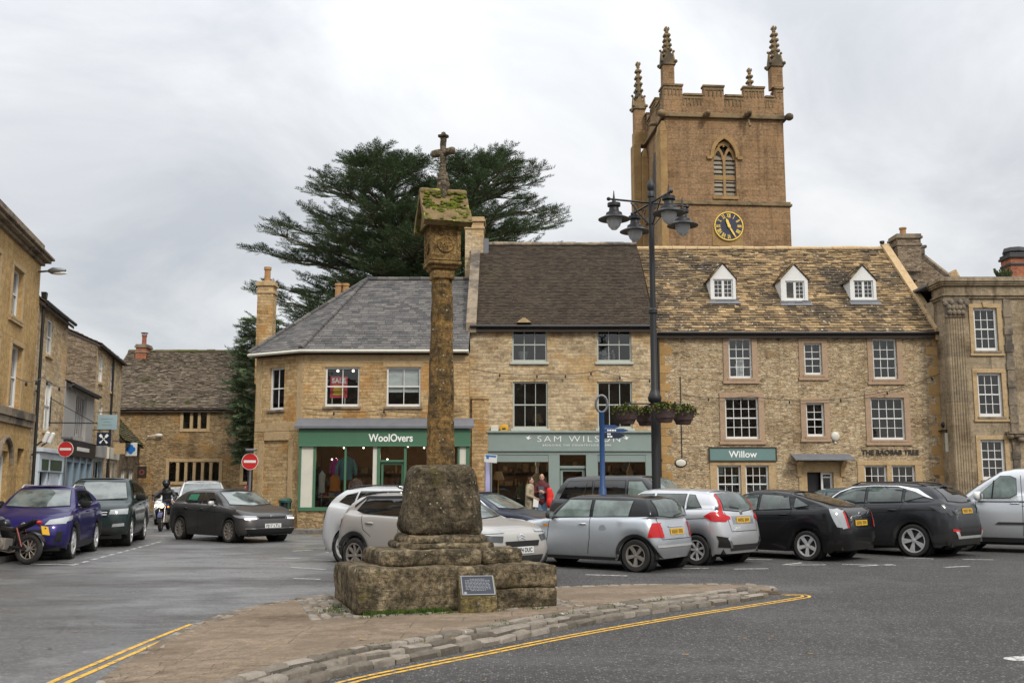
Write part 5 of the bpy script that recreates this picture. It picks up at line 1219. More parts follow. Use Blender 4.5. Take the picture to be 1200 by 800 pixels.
m=MB();m.box(0,X1-.01,.4,9,zc+.1,zc+.3);m.build('roof',M['lead'],b1)
x0=.02;fr,b2=lbuild('coursed_house','narrow coursed stone house with white framed shopfront beside the golden ashlar building',x0);X1=sub(78,420)-x0
ze=fr.px(62,362)[1]
wq=[fr.rect(55,61.5,374,417),fr.rect(52,60,446,505)];sfq=fr.rect(38,66.5,526,600);hole=(sfq[0]+.05,sfq[1],.1,fr.px(50,535)[1])
shell(b2,'wall',M['coursed'],0,X1,0,ze,8,wq+[hole],gable=ze+2.6)
for q in wq:window(b2,q,2,2,'white',sill='dressed',d=.06)
pitched(b2,0,X1,ze,ze+2.9,8,'greyslate',.2,(.25,.5),.025,seed=21,jit=.015)
gutter(b2,0,X1,-.22,ze-.1,'black');downpipe(b2,.18,ze,'black',hopper= True,y=-.1)
m=MB();a,b,c,e=hole;
m.box(a-.1,b+.1,-.16,.0,e-.45,e+.12);m.box(a-.18,b+.18,-.26,.0,e+.121,e+.24);m.box(a-.1,a+.16,-.14,.0,.12,e-.451);m.box(b-.16,b+.1,-.14,.0,.12,e-.451);xm_=a+(b-a)*.38;m.box(xm_-.1,xm_+.1,-.12,.0,.12,e-.451);m.box(a+.161,xm_-.101,-.08,.02,.12,.9);m.box(xm_+.5,b-.161,-.08,.02,.12,e-.46)
sfo=m.build('shopfront',M['paleblue'],b2,bevel=.01);m=MB();m.box(a+.25,xm_-.15,-.175,-.161,e-.4,e-.08);m.box(xm_+.15,b-.25,-.175,-.161,e-.4,e-.08);m.build('fanlight',paint('dark_green_glass',(.012,.06,.04),.2,.3),sfo)
m=MB();m.poly([(a,.03,.1),(b,.03,.1),(b,.03,e),(a,.03,e)]);m.build('pane',M['glass'],sfo);m=MB();room(m,a,b,.17,2,.1,e);m.build('shop_interior',M['interior'],b2,recalc= False)
x0=sub(78,440)+.01;fr,b3=lbuild('grey_shop','low grey clad shop with black fascia and pale blue frontage',x0);X1=sub(110,480)-x0
ze=fr.px(95,455)[1];zf1=fr.px(95,518)[1];zf0=fr.px(95,536)[1]
wq=fr.rect(88,101,462,521);wq=(wq[0],wq[1],zf1+.06,wq[3])
hole=(.3,X1-.3,.5,zf0-.1)
shell(b3,'wall',M['greyclad'],0,X1,0,ze,8,[wq,hole],gable=ze+1.6)
window(b3,wq,5,1,'greyclad',sash= False,sill= None,fw=.08,bar=.08)
pitched(b3,0,X1,ze,ze+1.7,8,'slate',.2,(.25,.4),.02,seed=22);gutter(b3,0,X1,-.22,ze-.08,'black')
m=MB();m.box(.1,X1-.1,-.16,-.001,zf0,zf1);fb=m.build('fascia',M['black'],b3);m=MB();m.box(X1*.3,X1*.72,-.175,-.161,zf0+.2,zf0+.33);m.build('sign_strip',M['white'],fb)
m=MB();a,b,c,e=hole
for k in range(5):x_=a+(b-a)*k/4;m.box(x_-.09,x_+.09,-.1,.05,.13,zf0-.003)
m.box(a,b,-.06,.05,c,c+.1);m.box(a,b,-.06,.05,e-.1,e);m.box(a,b,-.05,.04,c+.85,c+.93);sfo=m.build('shopfront',M['bluegrey'],b3,bevel=.01)
m=MB();m.poly([(a,.02,c),(b,.02,c),(b,.02,e),(a,.02,e)]);m.build('pane',M['glass'],sfo);m=MB();room(m,a,b,.17,2,c,e);m.build('shop_interior',M['interior'],b3,recalc= False)
x0=sub(110,480)+.01;fr,b4=lbuild('gable_end_house','brown stone house with dark rubble gable above the low grey shop',x0);X1=sub(141,480)-x0
ze=fr.px(126,411)[1];wq=[fr.rect(116,120.5,417,449),fr.rect(129.5,133.5,429,460),fr.rect(116,120,474,498)]
sf1=(.5,X1*.42,.4,2.6);sf2=(X1*.55,X1-.4,.4,2.6)
shell(b4,'wall',M['coursed'],0,X1,0,ze,9,wq+[sf1,sf2],left= False,gable=ze+1.9)
m=MB();m.poly([(-.001,0,0),(-.001,9,0),(-.001,9,ze),(-.001,4.5,ze+1.9),(-.001,0,ze)]);m.build('gable_wall',M['gable'],b4,recalc= False)
for q in wq:window(b4,q,2,2,'white',sill='dressed',d=.06)
for q,c_ in((sf1,'bluegrey'),(sf2,'cream')):
 window(b4,q,3,1,c_,sash= False,sill= None,fw=.12,bar=.06,d=.05);m=MB();m.box(q[0]-.15,q[1]+.15,-.1,-.001,q[3]+.02,q[3]+.5);m.build('fascia',M['greyclad' if c_=='bluegrey' else 'cream'],b4,bevel=.01)
pitched(b4,-.05,X1,ze,ze+2.0,9,'greyslate',.2,(.25,.5),.025,seed=23,ov=.15);gutter(b4,0,X1,-.17,ze-.08,'black');downpipe(b4,X1*.55,ze,'black')
x0=sub(141,500)+.01;fr,b5=lbuild('mossy_cottage','low old cottage with steep mossy roof before the stone hall',x0);X1=LS.loc(Vector((ls_line(53.2),53.2,0))).x-x0
ze=3.7;wq=[(.8,2.6,1.0,2.3),(3.6,5.4,1.0,2.3)]
shell(b5,'wall',M['gable'],0,X1,0,ze,6,wq,gable=ze+3.0)
for q in wq:window(b5,q,3,2,'white',sash= False,sill='dressed_grey')
pitched(b5,0,X1,ze,ze+3.2,6,'mossroof',.18,(.25,.45),.03,seed=24,jit=.02)
p0=P(110,565,54.4);fr=Fr((p0.x,54.4,0));bh=empty('stone_hall','long rubble stone hall with mossy stone slate roof and mullioned windows','building',fr.o);X1=fr.px(330,500)[0]
ze=fr.px(210,477)[1];q=fr.loc(P(210,412,58.6));zr,dep=q.z,2*q.y
mw=[fr.rect(215,242.5,480,502),fr.rect(198,256.5,541,564),fr.rect(285,296,541,564)]
shell(bh,'wall',M['hall'],0,X1,0,ze,dep,mw,gable=zr-.2)
def mullioned(parent,r,lights):
 x0,x1,z0,z1=r;m=MB();s=.17
 m.box(x0-s,x0,-.03,.12,z0-s,z1+s);m.box(x1,x1+s,-.03,.12,z0-s,z1+s);m.box(x0,x1,-.03,.12,z1,z1+s);m.box(x0,x1,-.05,.12,z0-s,z0)
 for k in range(1,lights):x=x0+(x1-x0)*k/lights;m.box(x-.075,x+.075,.0,.12,z0,z1)
 for k in range(lights):
  a,b=x0+(x1-x0)*k/lights+.07,x0+(x1-x0)*(k+1)/lights-.07
  for sd in(0,1):e_=a if sd==0 else b;t=(b-a)*.35*(1 if sd==0 else-1);m.prism([(e_,z1),(e_+t,z1),(e_,z1-abs(t)*.8)],.02,.11,'y')
 w=m.build('window',M['dressed'],parent,bevel=.008)
 g=MB();g.poly([(x0,.1,z0),(x1,.1,z0),(x1,.1,z1),(x0,.1,z1)]);g.build('pane',M['glass'],w)
 g=MB();room(g,x0,x1,.17,.9,z0,z1);g.build('lining',M['interior'],w,recalc= False)
 g=MB()
 for k in range(1,int((z1-z0)/.16)):g.box(x0,x1,.085,.095,z0+k*.16-.006,z0+k*.16+.006)
 g.build('leading',M['black'],w)
mullioned(bh,mw[0],3);mullioned(bh,mw[1],6);mullioned(bh,mw[2],1)
pitched(bh,-.1,X1,ze,zr,dep,'greyslate',.14,(.12,.32),.03,seed=25,jit=.03,taper=.35,sag=0,ridge='mossroof')
m=MB();m.box(0,X1,-.22,.05,ze-.14,ze-.02);m.build('eaves_course',M['darkwood'],bh)
m=MB();q=fr.rect(270,284,516,528,-.1);m.box(q[0],q[1],-.22,.0,q[2]+.2,q[3]);m.box(q[0]+.1,q[1]-.1,-.15,.0,q[2]-.3,q[2]+.199);m.build('stone_bracket',M['dressed_grey'],bh,bevel=.02)
a=fr.loc(P(162,413,58.3));b=fr.loc(P(174,413,58.3));t=fr.loc(P(168,411,58.3)).z
c_=stack(bh,a.x,b.x,a.y-.4,a.y+.5,zr-1.2,zr+.15,'brick','dressed_grey',((a.x+b.x)/2,),'redpot',.6);m=MB();m.lathe([(.2,zr+1.02),(.2,zr+1.06)],14);
for k in range(3):m.tube([(.13*math.cos(k*2.1),.13*math.sin(k*2.1),zr+.9),(.13*math.cos(k*2.1),.13*math.sin(k*2.1),zr+1.03)],.012,5)
m.build('cowl',M['blackmetal'],c_,((a.x+b.x)/2,a.y+.05,0))
HALL=fr
def needle_mat():
 m,nt,b=NM('cedar_needle',.7,spec=.25);g=nd(nt,'ShaderNodeNewGeometry');tc=nd(nt,'ShaderNodeTexCoord')
 n1=noise_(nt,tc.outputs['Object'],.7,5)
 f=math_(nt,'ADD',math_(nt,'MULTIPLY',g.outputs['Random Per Island'],.55),math_(nt,'MULTIPLY',n1,.5))
 nt.links.new(ramp(nt,f,[(.2,(.05,.078,.042)),(.5,(.092,.135,.07)),(.8,(.16,.2,.1))]),b.inputs['Base Color'])
 return m
M['needle']=needle_mat()
M['bark']=slab('cedar_bark',[(.05,.038,.03),(.12,.095,.075)],scale=4,island= False)
def frond(rnd,L=1.15):
 """a flat cedar spray: side shoots carrying short needle tufts; quads as (n, 4, 3), pointing along +x"""
 q=[]
 def tuft(c,a):
  for k in range(2):
   an=a+rnd.uniform(-.6,.6);l=rnd.uniform(.1,.2);w_=rnd.uniform(.014,.026);dz=rnd.uniform(-.02,.09)
   d=np.array([math.cos(an)*l,math.sin(an)*l,dz]);s=np.array([-math.sin(an),math.cos(an),rnd.uniform(-.8,.8)])*w_
   q.append([c-s*.6,c+s*.6,c+d+s*.3,c+d-s*.3])
 n=9
 for i in range(n):
  t=(i+.5)/n;p=np.array([L*t,0,.05*math.sin(t*3)])
  for sd in(-1,1):
   l=.42*(1-t*.75)*rnd.uniform(.6,1.1);a=sd*rnd.uniform(.65,1.05);m_=max(2,int(l/.075))
   for j in range(m_):tuft(p+np.array([math.cos(a),math.sin(a),rnd.uniform(-.02,.06)])*l*(j+.6)/m_,a)
  tuft(p,0)
 tuft(np.array([L,0,.05]),0)
 return np.array(q,'f')
def quads_object(name,Q,mat,parent):
 n=len(Q);me=D.meshes.new(name);me.vertices.add(n*4);me.vertices.foreach_set('co',Q.reshape(-1).astype('f'));me.loops.add(n*4);me.loops.foreach_set('vertex_index',np.arange(n*4,dtype='i'));me.polygons.add(n)
 me.polygons.foreach_set('loop_start',np.arange(0,n*4,4,dtype='i'));me.polygons.foreach_set('loop_total',np.full(n,4,'i'));me.update(calc_edges= True);me.materials.append(mat);o=D.objects.new(name,me);COL.objects.link(o);o.parent=parent; return o
def cedar():
 rnd=random.Random(23);base=Vector((P(475,565,56).x,56,0));t=empty('cedar_tree','large dark green cedar with layered spreading branches behind the shop roofs','tree',base)
 wood=MB();tpl=[frond(rnd) for _ in range(7)];out=[]
 def put(p,d,s):
  d=d.normalized();side=Vector((-d.y,d.x,0));side=side.normalized() if side.length>.05 else Vector((1,0,0));side=(side+Vector((0,0,rnd.uniform(-.35,.35)))).normalized();up=d.cross(side).normalized()
  if up.z<0:up=-up
  A=np.array([d,side,up],'f')*s;out.append(tpl[rnd.randrange(7)]@A+np.array(p,'f'))
 def limb(p,az,L,elev,r,curve=.5):
  pts=[p];n_=max(6,int(L/.7));st=L/n_
  for k in range(n_):
   f=k/n_;e=elev*(1-f*1.25)+(.22 if f>.75 else 0)+rnd.uniform(-.07,.07);a2=az+rnd.uniform(-.16,.16)
   pts.append(pts[-1]+Vector((math.cos(a2)*math.cos(e),math.sin(a2)*math.cos(e),math.sin(e)))*st)
  wood.tube(pts,[r*(1-.9*k/n_) for k in range(n_+1)],5)
  for k in range(1,n_+1):
   f=k/n_
   if f<.18: continue
   d=(pts[k]-pts[k-1]).normalized();s=Vector((-d.y,d.x,0)).normalized()
   for sd in(-1,1):
    bl=min(2.6,(1.08-f)*L*.42+.35)*rnd.uniform(.6,1.1);b0=pts[k-1].lerp(pts[k],rnd.random());bd=(d*rnd.uniform(.55,1.0)+s*sd+Vector((0,0,rnd.uniform(-.02,.22)))).normalized();b1=b0+bd*bl
    wood.tube([b0,b1],[.028,.008],4,cap= False);m_=max(1,int(bl/.42))
    for j in range(m_):
     c=b0.lerp(b1,(j+rnd.random()*.8)/m_);put(c,bd+s*rnd.uniform(-.9,.9)+Vector((0,0,rnd.uniform(-.1,.25))),rnd.uniform(.6,1.0))
    put(b1-bd*.3,bd+Vector((0,0,.12)),rnd.uniform(.7,1.0))
   if f>.4:put(pts[k],d+s*rnd.uniform(-.4,.4)+Vector((0,0,rnd.uniform(.0,.35))),rnd.uniform(.6,.95))
  put(pts[-1]-(pts[-1]-pts[-2])*.5,pts[-1]-pts[-2]+Vector((0,0,.06)),1.0)
 trunk=[Vector((0,0,0)),Vector((0,0,3)),Vector((.1,0,6.0))];wood.tube(trunk,[.75,.62,.5],12);leaders=[]
 for tp,r in((Vector((-1.5,0,19.7)),.33),(Vector((4.3,.6,19.9)),.3)):
  pts=[trunk[-1].lerp(tp,k/6)+Vector((rnd.uniform(-.15,.15),rnd.uniform(-.15,.15),0))*(k not in(0,6)) for k in range(7)];wood.tube(pts,[r*1.3*(1-.9*k/6) for k in range(7)],8);leaders.append(pts)
  for k in range(10):put(tp+Vector((0,0,-.25*k)),Vector((rnd.uniform(-1,1),rnd.uniform(-1,1),1.1)),.9)
 az=0
 for i in range(205):
  z=3.2+16.0*(i/205)**.92;az+=2.399;li=i%2 if z>6.2 else 0
  if z<6.2:p=Vector((0,0,z))
  else:
   pts=leaders[li];f=(z-6.0)/(pts[-1].z-6.0)*6;k=min(5,int(f));p=pts[k].lerp(pts[k+1],min(1,f-k))
  L=interp_([(3,9.2),(9,9.2),(12,8.6),(15,6.9),(17.2,4.4),(19,2.2)],z)*rnd.uniform(.72,1.06);dx=math.cos(az)
  if z>6.2:
   if li==0:L*=.86 if dx>.2 else.93
   if li==1:L*=.98 if dx>0 else.85
  limb(p,az,L,rnd.uniform(.35,.62) if z<15 else rnd.uniform(.5,.95),.05+L*.011)
 for i in range(14):limb(Vector((0,0,3.6+i*.3)),PI+rnd.uniform(-.55,.55),rnd.uniform(6.5,9.4),rnd.uniform(.1,.3),.12)
 wood.build('trunk',M['bark'],t,smooth=60,uv= False,recalc= False);Q=np.concatenate(out);quads_object('crown',Q,M['needle'],t);print('cedar',len(out),len(Q))
def interp_(pts,s):
 for(a,za),(b,zb) in zip(pts,pts[1:]):
  if s<=b: return za+(zb-za)*max(0,(s-a)/(b-a))
 return pts[-1][1]
cedar()
def yew():
 rnd=random.Random(5);b=Vector((P(292,565,47).x,47.5,0));t=empty('yew_tree','dark dense evergreen filling the gap between stone hall and corner shop','tree',b);wood=MB();wood.tube([(0,0,0),(0,0,4),(.2,0,7.5)],[.25,.2,.06],8);tpl=[frond(rnd,.8) for _ in range(4)];out=[]
 for k in range(620):
  z=rnd.uniform(2.6,9.2);u=(z-5.6)/4.3;rr2=1.15*math.sqrt(max(0,1-u*u));a=rnd.uniform(0,2*PI);r2=rr2*rnd.uniform(.2,.9)*(.8+.4*noise.noise(Vector((math.cos(a)*2,math.sin(a)*2,z*1.3))))
  d=Vector((math.cos(a),math.sin(a),rnd.uniform(-.5,.5))).normalized();s=Vector((-d.y,d.x,rnd.uniform(-.6,.6))).normalized();A=np.array([d,s,d.cross(s)],'f')*rnd.uniform(.6,1.0);out.append(tpl[k%4]@A+np.array([r2*math.cos(a)*.8,r2*math.sin(a)*.8,z],'f'))
 wood.build('trunk',M['bark'],t,uv= False,recalc= False);quads_object('crown',np.concatenate(out),M['needle'],t)
yew()
fr=Fr((34,-24,0),PI);bo=empty('terrace','long stone terrace added unseen behind the viewpoint for windows and cars to reflect','building',fr.o,PI)  # unseen row, added so windows and cars have something to reflect
hs=[(x,x+1.1,z,z+1.6) for x in[2+3.1*k for k in range(21)] for z in(1.0,4.2)]
shell(bo,'wall',M['coursed'],0,68,0,7,9,hs,gable=11.5);pitched(bo,0,68,7,11.6,9,'greyslate',.6,(.8,1.4),.03,seed=31,front_only= True)
m=MB()
for h in hs:m.box(h[0],h[1],.1,.14,h[2],h[3])
m.build('window_band',M['interior'],bo,uv= False)
MC=Vector((-.97,13.95,0));MR=rad(16)
mc=empty('market_cross','weathered stone market cross on stepped base with mossy gabled head','monument',(MC.x,MC.y,0),MR)
def mat_cross():
 def mk(name,cols,dk,lich,moss,mth,sc=2.4):
  m,nt,b=NM(name,.92,spec=.12);tc=nd(nt,'ShaderNodeTexCoord');ob=tc.outputs['Object']
  n1=noise_(nt,ob,sc,7,.68);n2=noise_(nt,ob,19,7,.82);n3=noise_(nt,ob,sc*.8,6,.6);n4=noise_(nt,ob,60,3,.7)
  c=ramp(nt,n1,[(.3,cols[0]),(.48,cols[1]),(.66,cols[2])])
  mpn=nd(nt,'ShaderNodeMapping');mpn.inputs['Location'].default_value=(4,2,7);nt.links.new(ob,mpn.inputs[0])
  c=mix(nt,ramp(nt,noise_(nt,mpn.outputs[0],sc*1.6,7,.72),[(.44,0.0),(.58,.9)]),c,dk)
  c=mix(nt,.95,c,ramp(nt,n2,[(.34,.08),(.66,.9)]),'OVERLAY');c=mix(nt,ramp(nt,noise_(nt,ob,34,4,.7),[(.32,.8),(.4,0.0)]),c,tuple(x*.35 for x in dk));c=mix(nt,.4,c,ramp(nt,n4,[(.25,.25),(.75,.75)]),'OVERLAY')
  mp3=nd(nt,'ShaderNodeMapping');mp3.inputs['Location'].default_value=(9,5,1);nt.links.new(ob,mp3.inputs[0])
  c=mix(nt,ramp(nt,noise_(nt,mp3.outputs[0],sc*1.3,6,.75),[(mth,0.0),(mth+.07,.8)]),c,moss)
  v=nd(nt,'ShaderNodeTexVoronoi',Scale=22.0,Randomness=1.0);nt.links.new(ob,v.inputs['Vector'])
  wv=math_(nt,'ADD',v.outputs['Distance'],math_(nt,'MULTIPLY',math_(nt,'SUBTRACT',n2,.5),.9));sp=nd(nt,'ShaderNodeSeparateColor');nt.links.new(v.outputs['Color'],sp.inputs[0])
  spot=math_(nt,'MULTIPLY',math_(nt,'LESS_THAN',wv,.16+.1*sc/2.4 if name!='mossy_base_stone' else.12),math_(nt,'GREATER_THAN',sp.outputs[0],.88))
  c=mix(nt,math_(nt,'MULTIPLY',spot,.85),c,lich)
  nt.links.new(c,b.inputs['Base Color']);mp4=nd(nt,'ShaderNodeMapping');mp4.inputs['Scale'].default_value=(1,1,7);nt.links.new(ob,mp4.inputs[0]);n5=noise_(nt,mp4.outputs[0],2.2,6,.7)
  c=mix(nt,ramp(nt,n5,[(.5,0.0),(.66,.55)]),c,tuple(x*.6 for x in dk));nt.links.new(c,b.inputs['Base Color'])
  bump(nt,b,math_(nt,'ADD',math_(nt,'MULTIPLY',n5,.7),math_(nt,'ADD',n1,math_(nt,'ADD',math_(nt,'MULTIPLY',n2,.9),math_(nt,'MULTIPLY',n4,.4)))),1.0,.05)
  return m
 M['cross_base']=mk('mossy_base_stone',[(.13,.1,.06),(.25,.195,.12),(.37,.3,.195)],(.06,.05,.034),(.5,.47,.38),(.13,.12,.035),.6)
 M['cross_plinth']=mk('dark_weathered_stone',[(.075,.06,.04),(.14,.112,.073),(.22,.175,.115)],(.055,.045,.03),(.46,.42,.3),(.1,.085,.025),.6)
 M['cross_shaft']=mk('orange_lichen_stone',[(.15,.095,.04),(.27,.165,.06),(.33,.2,.08)],(.1,.072,.04),(.5,.45,.33),(.16,.13,.035),.63)
 M['cross_head']=mk('golden_carved_stone',[(.24,.15,.06),(.36,.23,.09),(.42,.28,.12)],(.2,.13,.06),(.46,.38,.2),(.2,.15,.05),.7)
 M['cross_top']=mk('grey_lichen_stone',[(.13,.105,.07),(.2,.16,.105),(.28,.23,.16)],(.09,.07,.05),(.45,.42,.34),(.15,.13,.06),.62,5)
 M['plaque_stone']=mk('yellowish_plaque_stone',[(.2,.16,.07),(.28,.22,.1),(.34,.27,.14)],(.15,.12,.07),(.42,.4,.3),(.2,.17,.03),.55,4)
mat_cross()
def rough(M4,sx,sy,sz,tx=1.0,ty= None,r=.04,seg=.06,amp=.012,fr=3.0,seed=0,cham=0.0,amp2=.35):
 """a worn stone: box with rounded arrises, tapered and pitted; base at z=0"""
 ty=ty or tx;vs=[];fs=[];key={}
 def put(p):
  q=Vector((max(-sx/2+r,min(sx/2-r,p.x)),max(-sy/2+r,min(sy/2-r,p.y)),max(r,min(sz-r,p.z))))
  d=p-q;n_=d.normalized() if d.length>1e-6 else Vector((0,0,0));p2=q+n_*r
  t=p2.z/sz
  if cham:
   lim=(sx+sy)/2-cham;s_=abs(p2.x)+abs(p2.y)
   if s_>lim:k=(s_-lim)/2;p2.x-=math.copysign(k,p2.x);p2.y-=math.copysign(k,p2.y)
  p2.x*=1+(tx-1)*t;p2.y*=1+(ty-1)*t
  s0=Vector((seed*7.1,seed*3.3,seed*1.7))
  a=noise.fractal(p2*fr+s0,1.0,2.0,4)*amp+noise.noise(p2*fr*5+s0)*amp*amp2
  return p2+n_*a
 def face(ax,sgn):
  dims=[(sx,-sx/2),(sy,-sy/2),(sz,0)];u,v=[i for i in range(3) if i!=ax]
  nu,nv=max(2,int(dims[u][0]/seg)),max(2,int(dims[v][0]/seg));ids=[]
  for i in range(nu+1):
   row=[]
   for j in range(nv+1):
    p=[0,0,0];p[ax]=dims[ax][1]+(dims[ax][0] if sgn>0 else 0);p[u]=dims[u][1]+dims[u][0]*i/nu;p[v]=dims[v][1]+dims[v][0]*j/nv
    k=tuple(round(c,5) for c in p)
    if k not in key:key[k]=len(vs);vs.append(put(Vector(p)))
    row.append(key[k])
   ids.append(row)
  for i in range(nu):
   for j in range(nv):fs.append((ids[i][j],ids[i+1][j],ids[i+1][j+1],ids[i][j+1]))
 for ax in range(3):
  for s in(-1,1):face(ax,s)
 return vs,fs
def T(x,y,z,a=0): return Matrix.Translation((x,y,z))@Matrix.Rotation(a,4,'Z')
def stone_part(name,items,mat,parent=mc):
 m=MB()
 for M4,args,kw in items:vs,fs=rough(M4,*args,**kw);m.add(vs,fs,M4)
 return m.build(name,M[mat],parent,smooth=180,uv= False)
S=2.5;items=[]
zb,zt=.04,.59
for i,(x,y,w_,d_) in enumerate(((-.42,-.93,1.66,.64),(-.93,.33,.64,1.84),(.93,.33,.64,1.84),(0,.93,1.2,.64))):
 items.append((T(x,y,zb),(w_,d_,zt-zb),dict(r=.045,amp=.02,seed=i+1,fr=2.2)))
items.append((T(0,.0,zb),(1.5,1.4,zt-zb-.02),dict(r=.03,amp=.01,seed=9)))
items+=[(T(.835,-.93,zb),(.83,.64,.27),dict(r=.04,amp=.028,seed=41)),(T(.825,-.925,zb+.265),(.85,.65,zt-zb-.265),dict(r=.04,amp=.022,seed=42)),(T(-1.12,-1.13,.03),(.2,.22,.12),dict(r=.05,amp=.03,seed=43,seg=.03)),(T(-.93,-1.2,.03),(.16,.14,.1),dict(r=.045,amp=.03,seed=44,seg=.03))]
bs_=stone_part('base_slab',items,'cross_base');bs_.rotation_euler=(-.04,0,0)
items=[(T(-.27,-.62,.575),(1.28,.62,.215),dict(r=.05,amp=.022,seed=11)),(T(.64,-.6,.575),(.53,.6,.225),dict(r=.06,amp=.022,seed=12)),(T(0,.32,.575),(1.8,1.2,.21),dict(r=.05,amp=.018,seed=13))]
ls_=stone_part('lower_step',items,'cross_base');ls_.rotation_euler=(-.03,0,0)
stone_part('upper_step',[(T(0,-.0,.78),(1.26,1.26,.1),dict(r=.05,amp=.016,seed=15,cham=.16)),(T(0,0,.86),(1.16,1.16,.12),dict(r=.055,amp=.014,seed=16,cham=.16,tx=.93))],'cross_base')
stone_part('plinth',[(T(0,0,.95),(1.06,1.06,.93),dict(r=.17,amp=.02,seed=21,tx=.79,cham=.17,seg=.035,fr=3.2,amp2=.5))],'cross_plinth')
stone_part('shaft',[(T(0,0,1.84),(.36,.36,2.62),dict(r=.03,amp=.009,seed=31,tx=.72,cham=.09,seg=.03,fr=4))],'cross_shaft')
stone_part('neck',[(T(0,0,4.42),(.3,.3,.14),dict(r=.015,amp=.004,seed=41,seg=.03)),(T(0,0,4.55),(.36,.36,.06),dict(r=.02,amp=.004,seed=42,seg=.03,tx=1.12)),(T(0,0,4.605),(.46,.46,.05),dict(r=.015,amp=.005,seed=43,seg=.03))],'cross_head')
hz0,hz1=4.65,5.2
hd=stone_part('lantern_head',[(T(0,0,hz0),(.4,.4,hz1-hz0),dict(r=.01,amp=.004,seed=51,seg=.03))],'cross_head')
m=MB()
for k in range(4):
 R4=Matrix.Rotation(k*PI/2,4,'Z');a=.2
 m.box(-a-.012,-a+.035,-a-.014,-a+.02,hz0+.02,hz1-.02,R4);m.box(a-.035,a+.012,-a-.013,-a+.02,hz0+.02,hz1-.02,R4)
 m.box(-a+.036,a-.036,-a-.012,-a+.02,hz1-.08,hz1-.02,R4);m.box(-a+.036,a-.036,-a-.012,-a+.02,hz0+.02,hz0+.07,R4)
 C=R4@Matrix.Translation((0,-a-.001,(hz0+hz1)/2-.035))@Matrix.Rotation(PI/2,4,'X')
 m.lathe([(0,.012),(.09,.012),(.098,.024),(.113,.022),(.118,-.01)],28,C,cap= False)
 rs=random.Random(k)
 for q in range(14):an=q*2.4;rr2=.018*q**.55;m.ell((math.cos(an)*rr2,math.sin(an)*rr2,.014),(.014,.019,.012),7,5,C)
 for q in(-1,0,1):m.ell((q*.062,.15+(.03 if q==0 else 0),.004),(.035,.035,.012),10,6,C)
m.build('carved_panel',M['cross_head'],hd,smooth=45,uv= False)
rz0,rz1=5.13,5.62;hl,hd2=.335,.34
m=MB()
def slope(sgn):
 n1,n2=14,12;vs=[];fs=[]
 for layer in(0,1):
  for i in range(n1+1):
   for j in range(n2+1):
    t=j/n2;x=-hl+2*hl*i/n1;p=Vector((x,sgn*hd2*(1-t),rz0+(rz1-rz0)*t));nn=Vector((0,sgn*(rz1-rz0),hd2)).normalized()
    step=(.028 if t<.5 else.0) if layer else 0
    p+=nn*((.05+step+.012*noise.fractal(p*6,1,2,3)) if layer else-.02);vs.append(p)
 N1=(n1+1)*(n2+1)
 for i in range(n1):
  for j in range(n2):
   a=i*(n2+1)+j;q=[a,a+n2+1,a+n2+2,a+1];fs.append(tuple(N1+k for k in q));fs.append(tuple(reversed(q)))
 for i in range(n1):a=i*(n2+1);fs.append((a,a+n2+1,N1+a+n2+1,N1+a))
 for j in range(n2):
  fs.append((j,j+1,N1+j+1,N1+j));b_=n1*(n2+1)+j;fs.append((b_,b_+1,N1+b_+1,N1+b_))
 m.add(vs,fs)
slope(-1);slope(1)
for x_ in(-hl+.06,hl-.1):
 m.prism([(-.235,rz0+.02),(.235,rz0+.02),(0,rz1-.06)],x_,x_+.04,'x')
M['cross_roof']=slab('mossy_stone_roof',[(.11,.08,.04),(.2,.14,.07),(.15,.11,.055)],scale=5,island= False,moss=(.07,.08,.014),moss_th=.49,lichen=(.3,.32,.05),lich_th=.66,lscale=11,bumpd=.02)
rf=m.build('gabled_roof',M['cross_roof'],mc,smooth=50,uv= False)
vs,fs=rough(T(0,0,0),.68,.13,.1,r=.035,seg=.03,amp=.014,seed=61);m=MB();m.add(vs,fs,T(0,0,rz1+.0));m.build('ridge_stone',M['cross_roof'],rf,smooth=180,uv= False)
m=MB();rs=random.Random(12)
for k in range(330):
 t=rs.random()**1.1;x=rs.uniform(-hl+.03,hl-.02)
 if noise.noise(Vector((x*5,t*4,1.5)))<-.2: continue
 p=Vector((x,-hd2*(1-t)-.04,rz0+(rz1-rz0)*t+.05));s=rs.uniform(.015,.045);m.ell(p,(s,s*.8,s*.55),8,5)
M['moss']=slab('bright_moss',[(.035,.045,.01),(.085,.1,.014),(.15,.165,.02)],scale=30,bumpd=.01,spec=.1)
m.build('moss',M['moss'],rf,smooth=180,uv= False)
ca=rad(-48)
items=[(T(0,0,5.55,ca),(.17,.17,.3),dict(r=.03,amp=.012,seed=71,seg=.025,tx=.85,fr=7)),(T(0,0,5.83,ca),(.15,.15,.06),dict(r=.025,amp=.01,seed=72,seg=.025)),(T(0,0,5.87,ca),(.135,.135,.1),dict(r=.03,amp=.012,seed=73,seg=.025,tx=.75)),(T(0,0,5.94,ca),(.085,.085,.56),dict(r=.02,amp=.008,seed=74,seg=.025,cham=.02,fr=8)),(T(0,0,6.21,ca),(.37,.09,.095),dict(r=.018,amp=.008,seed=75,seg=.025,fr=8)),(T(0,0,6.47,ca),(.125,.125,.05),dict(r=.018,amp=.006,seed=76,seg=.025)),(T(0,0,6.51,ca),(.06,.06,.05),dict(r=.02,amp=.006,seed=77,seg=.02))]
stone_part('cross',items,'cross_top')
pp=MC+Matrix.Rotation(MR,3,'Z')@Vector((.17,-1.41,0));ps=empty('plaque_stone','small sloping stone with dark inscribed plaque against the cross base','plaque',(pp.x,pp.y,.07),rad(10))
vs,fs=[],[]
m=MB();y0,y1=-.14,.12;W2=.22
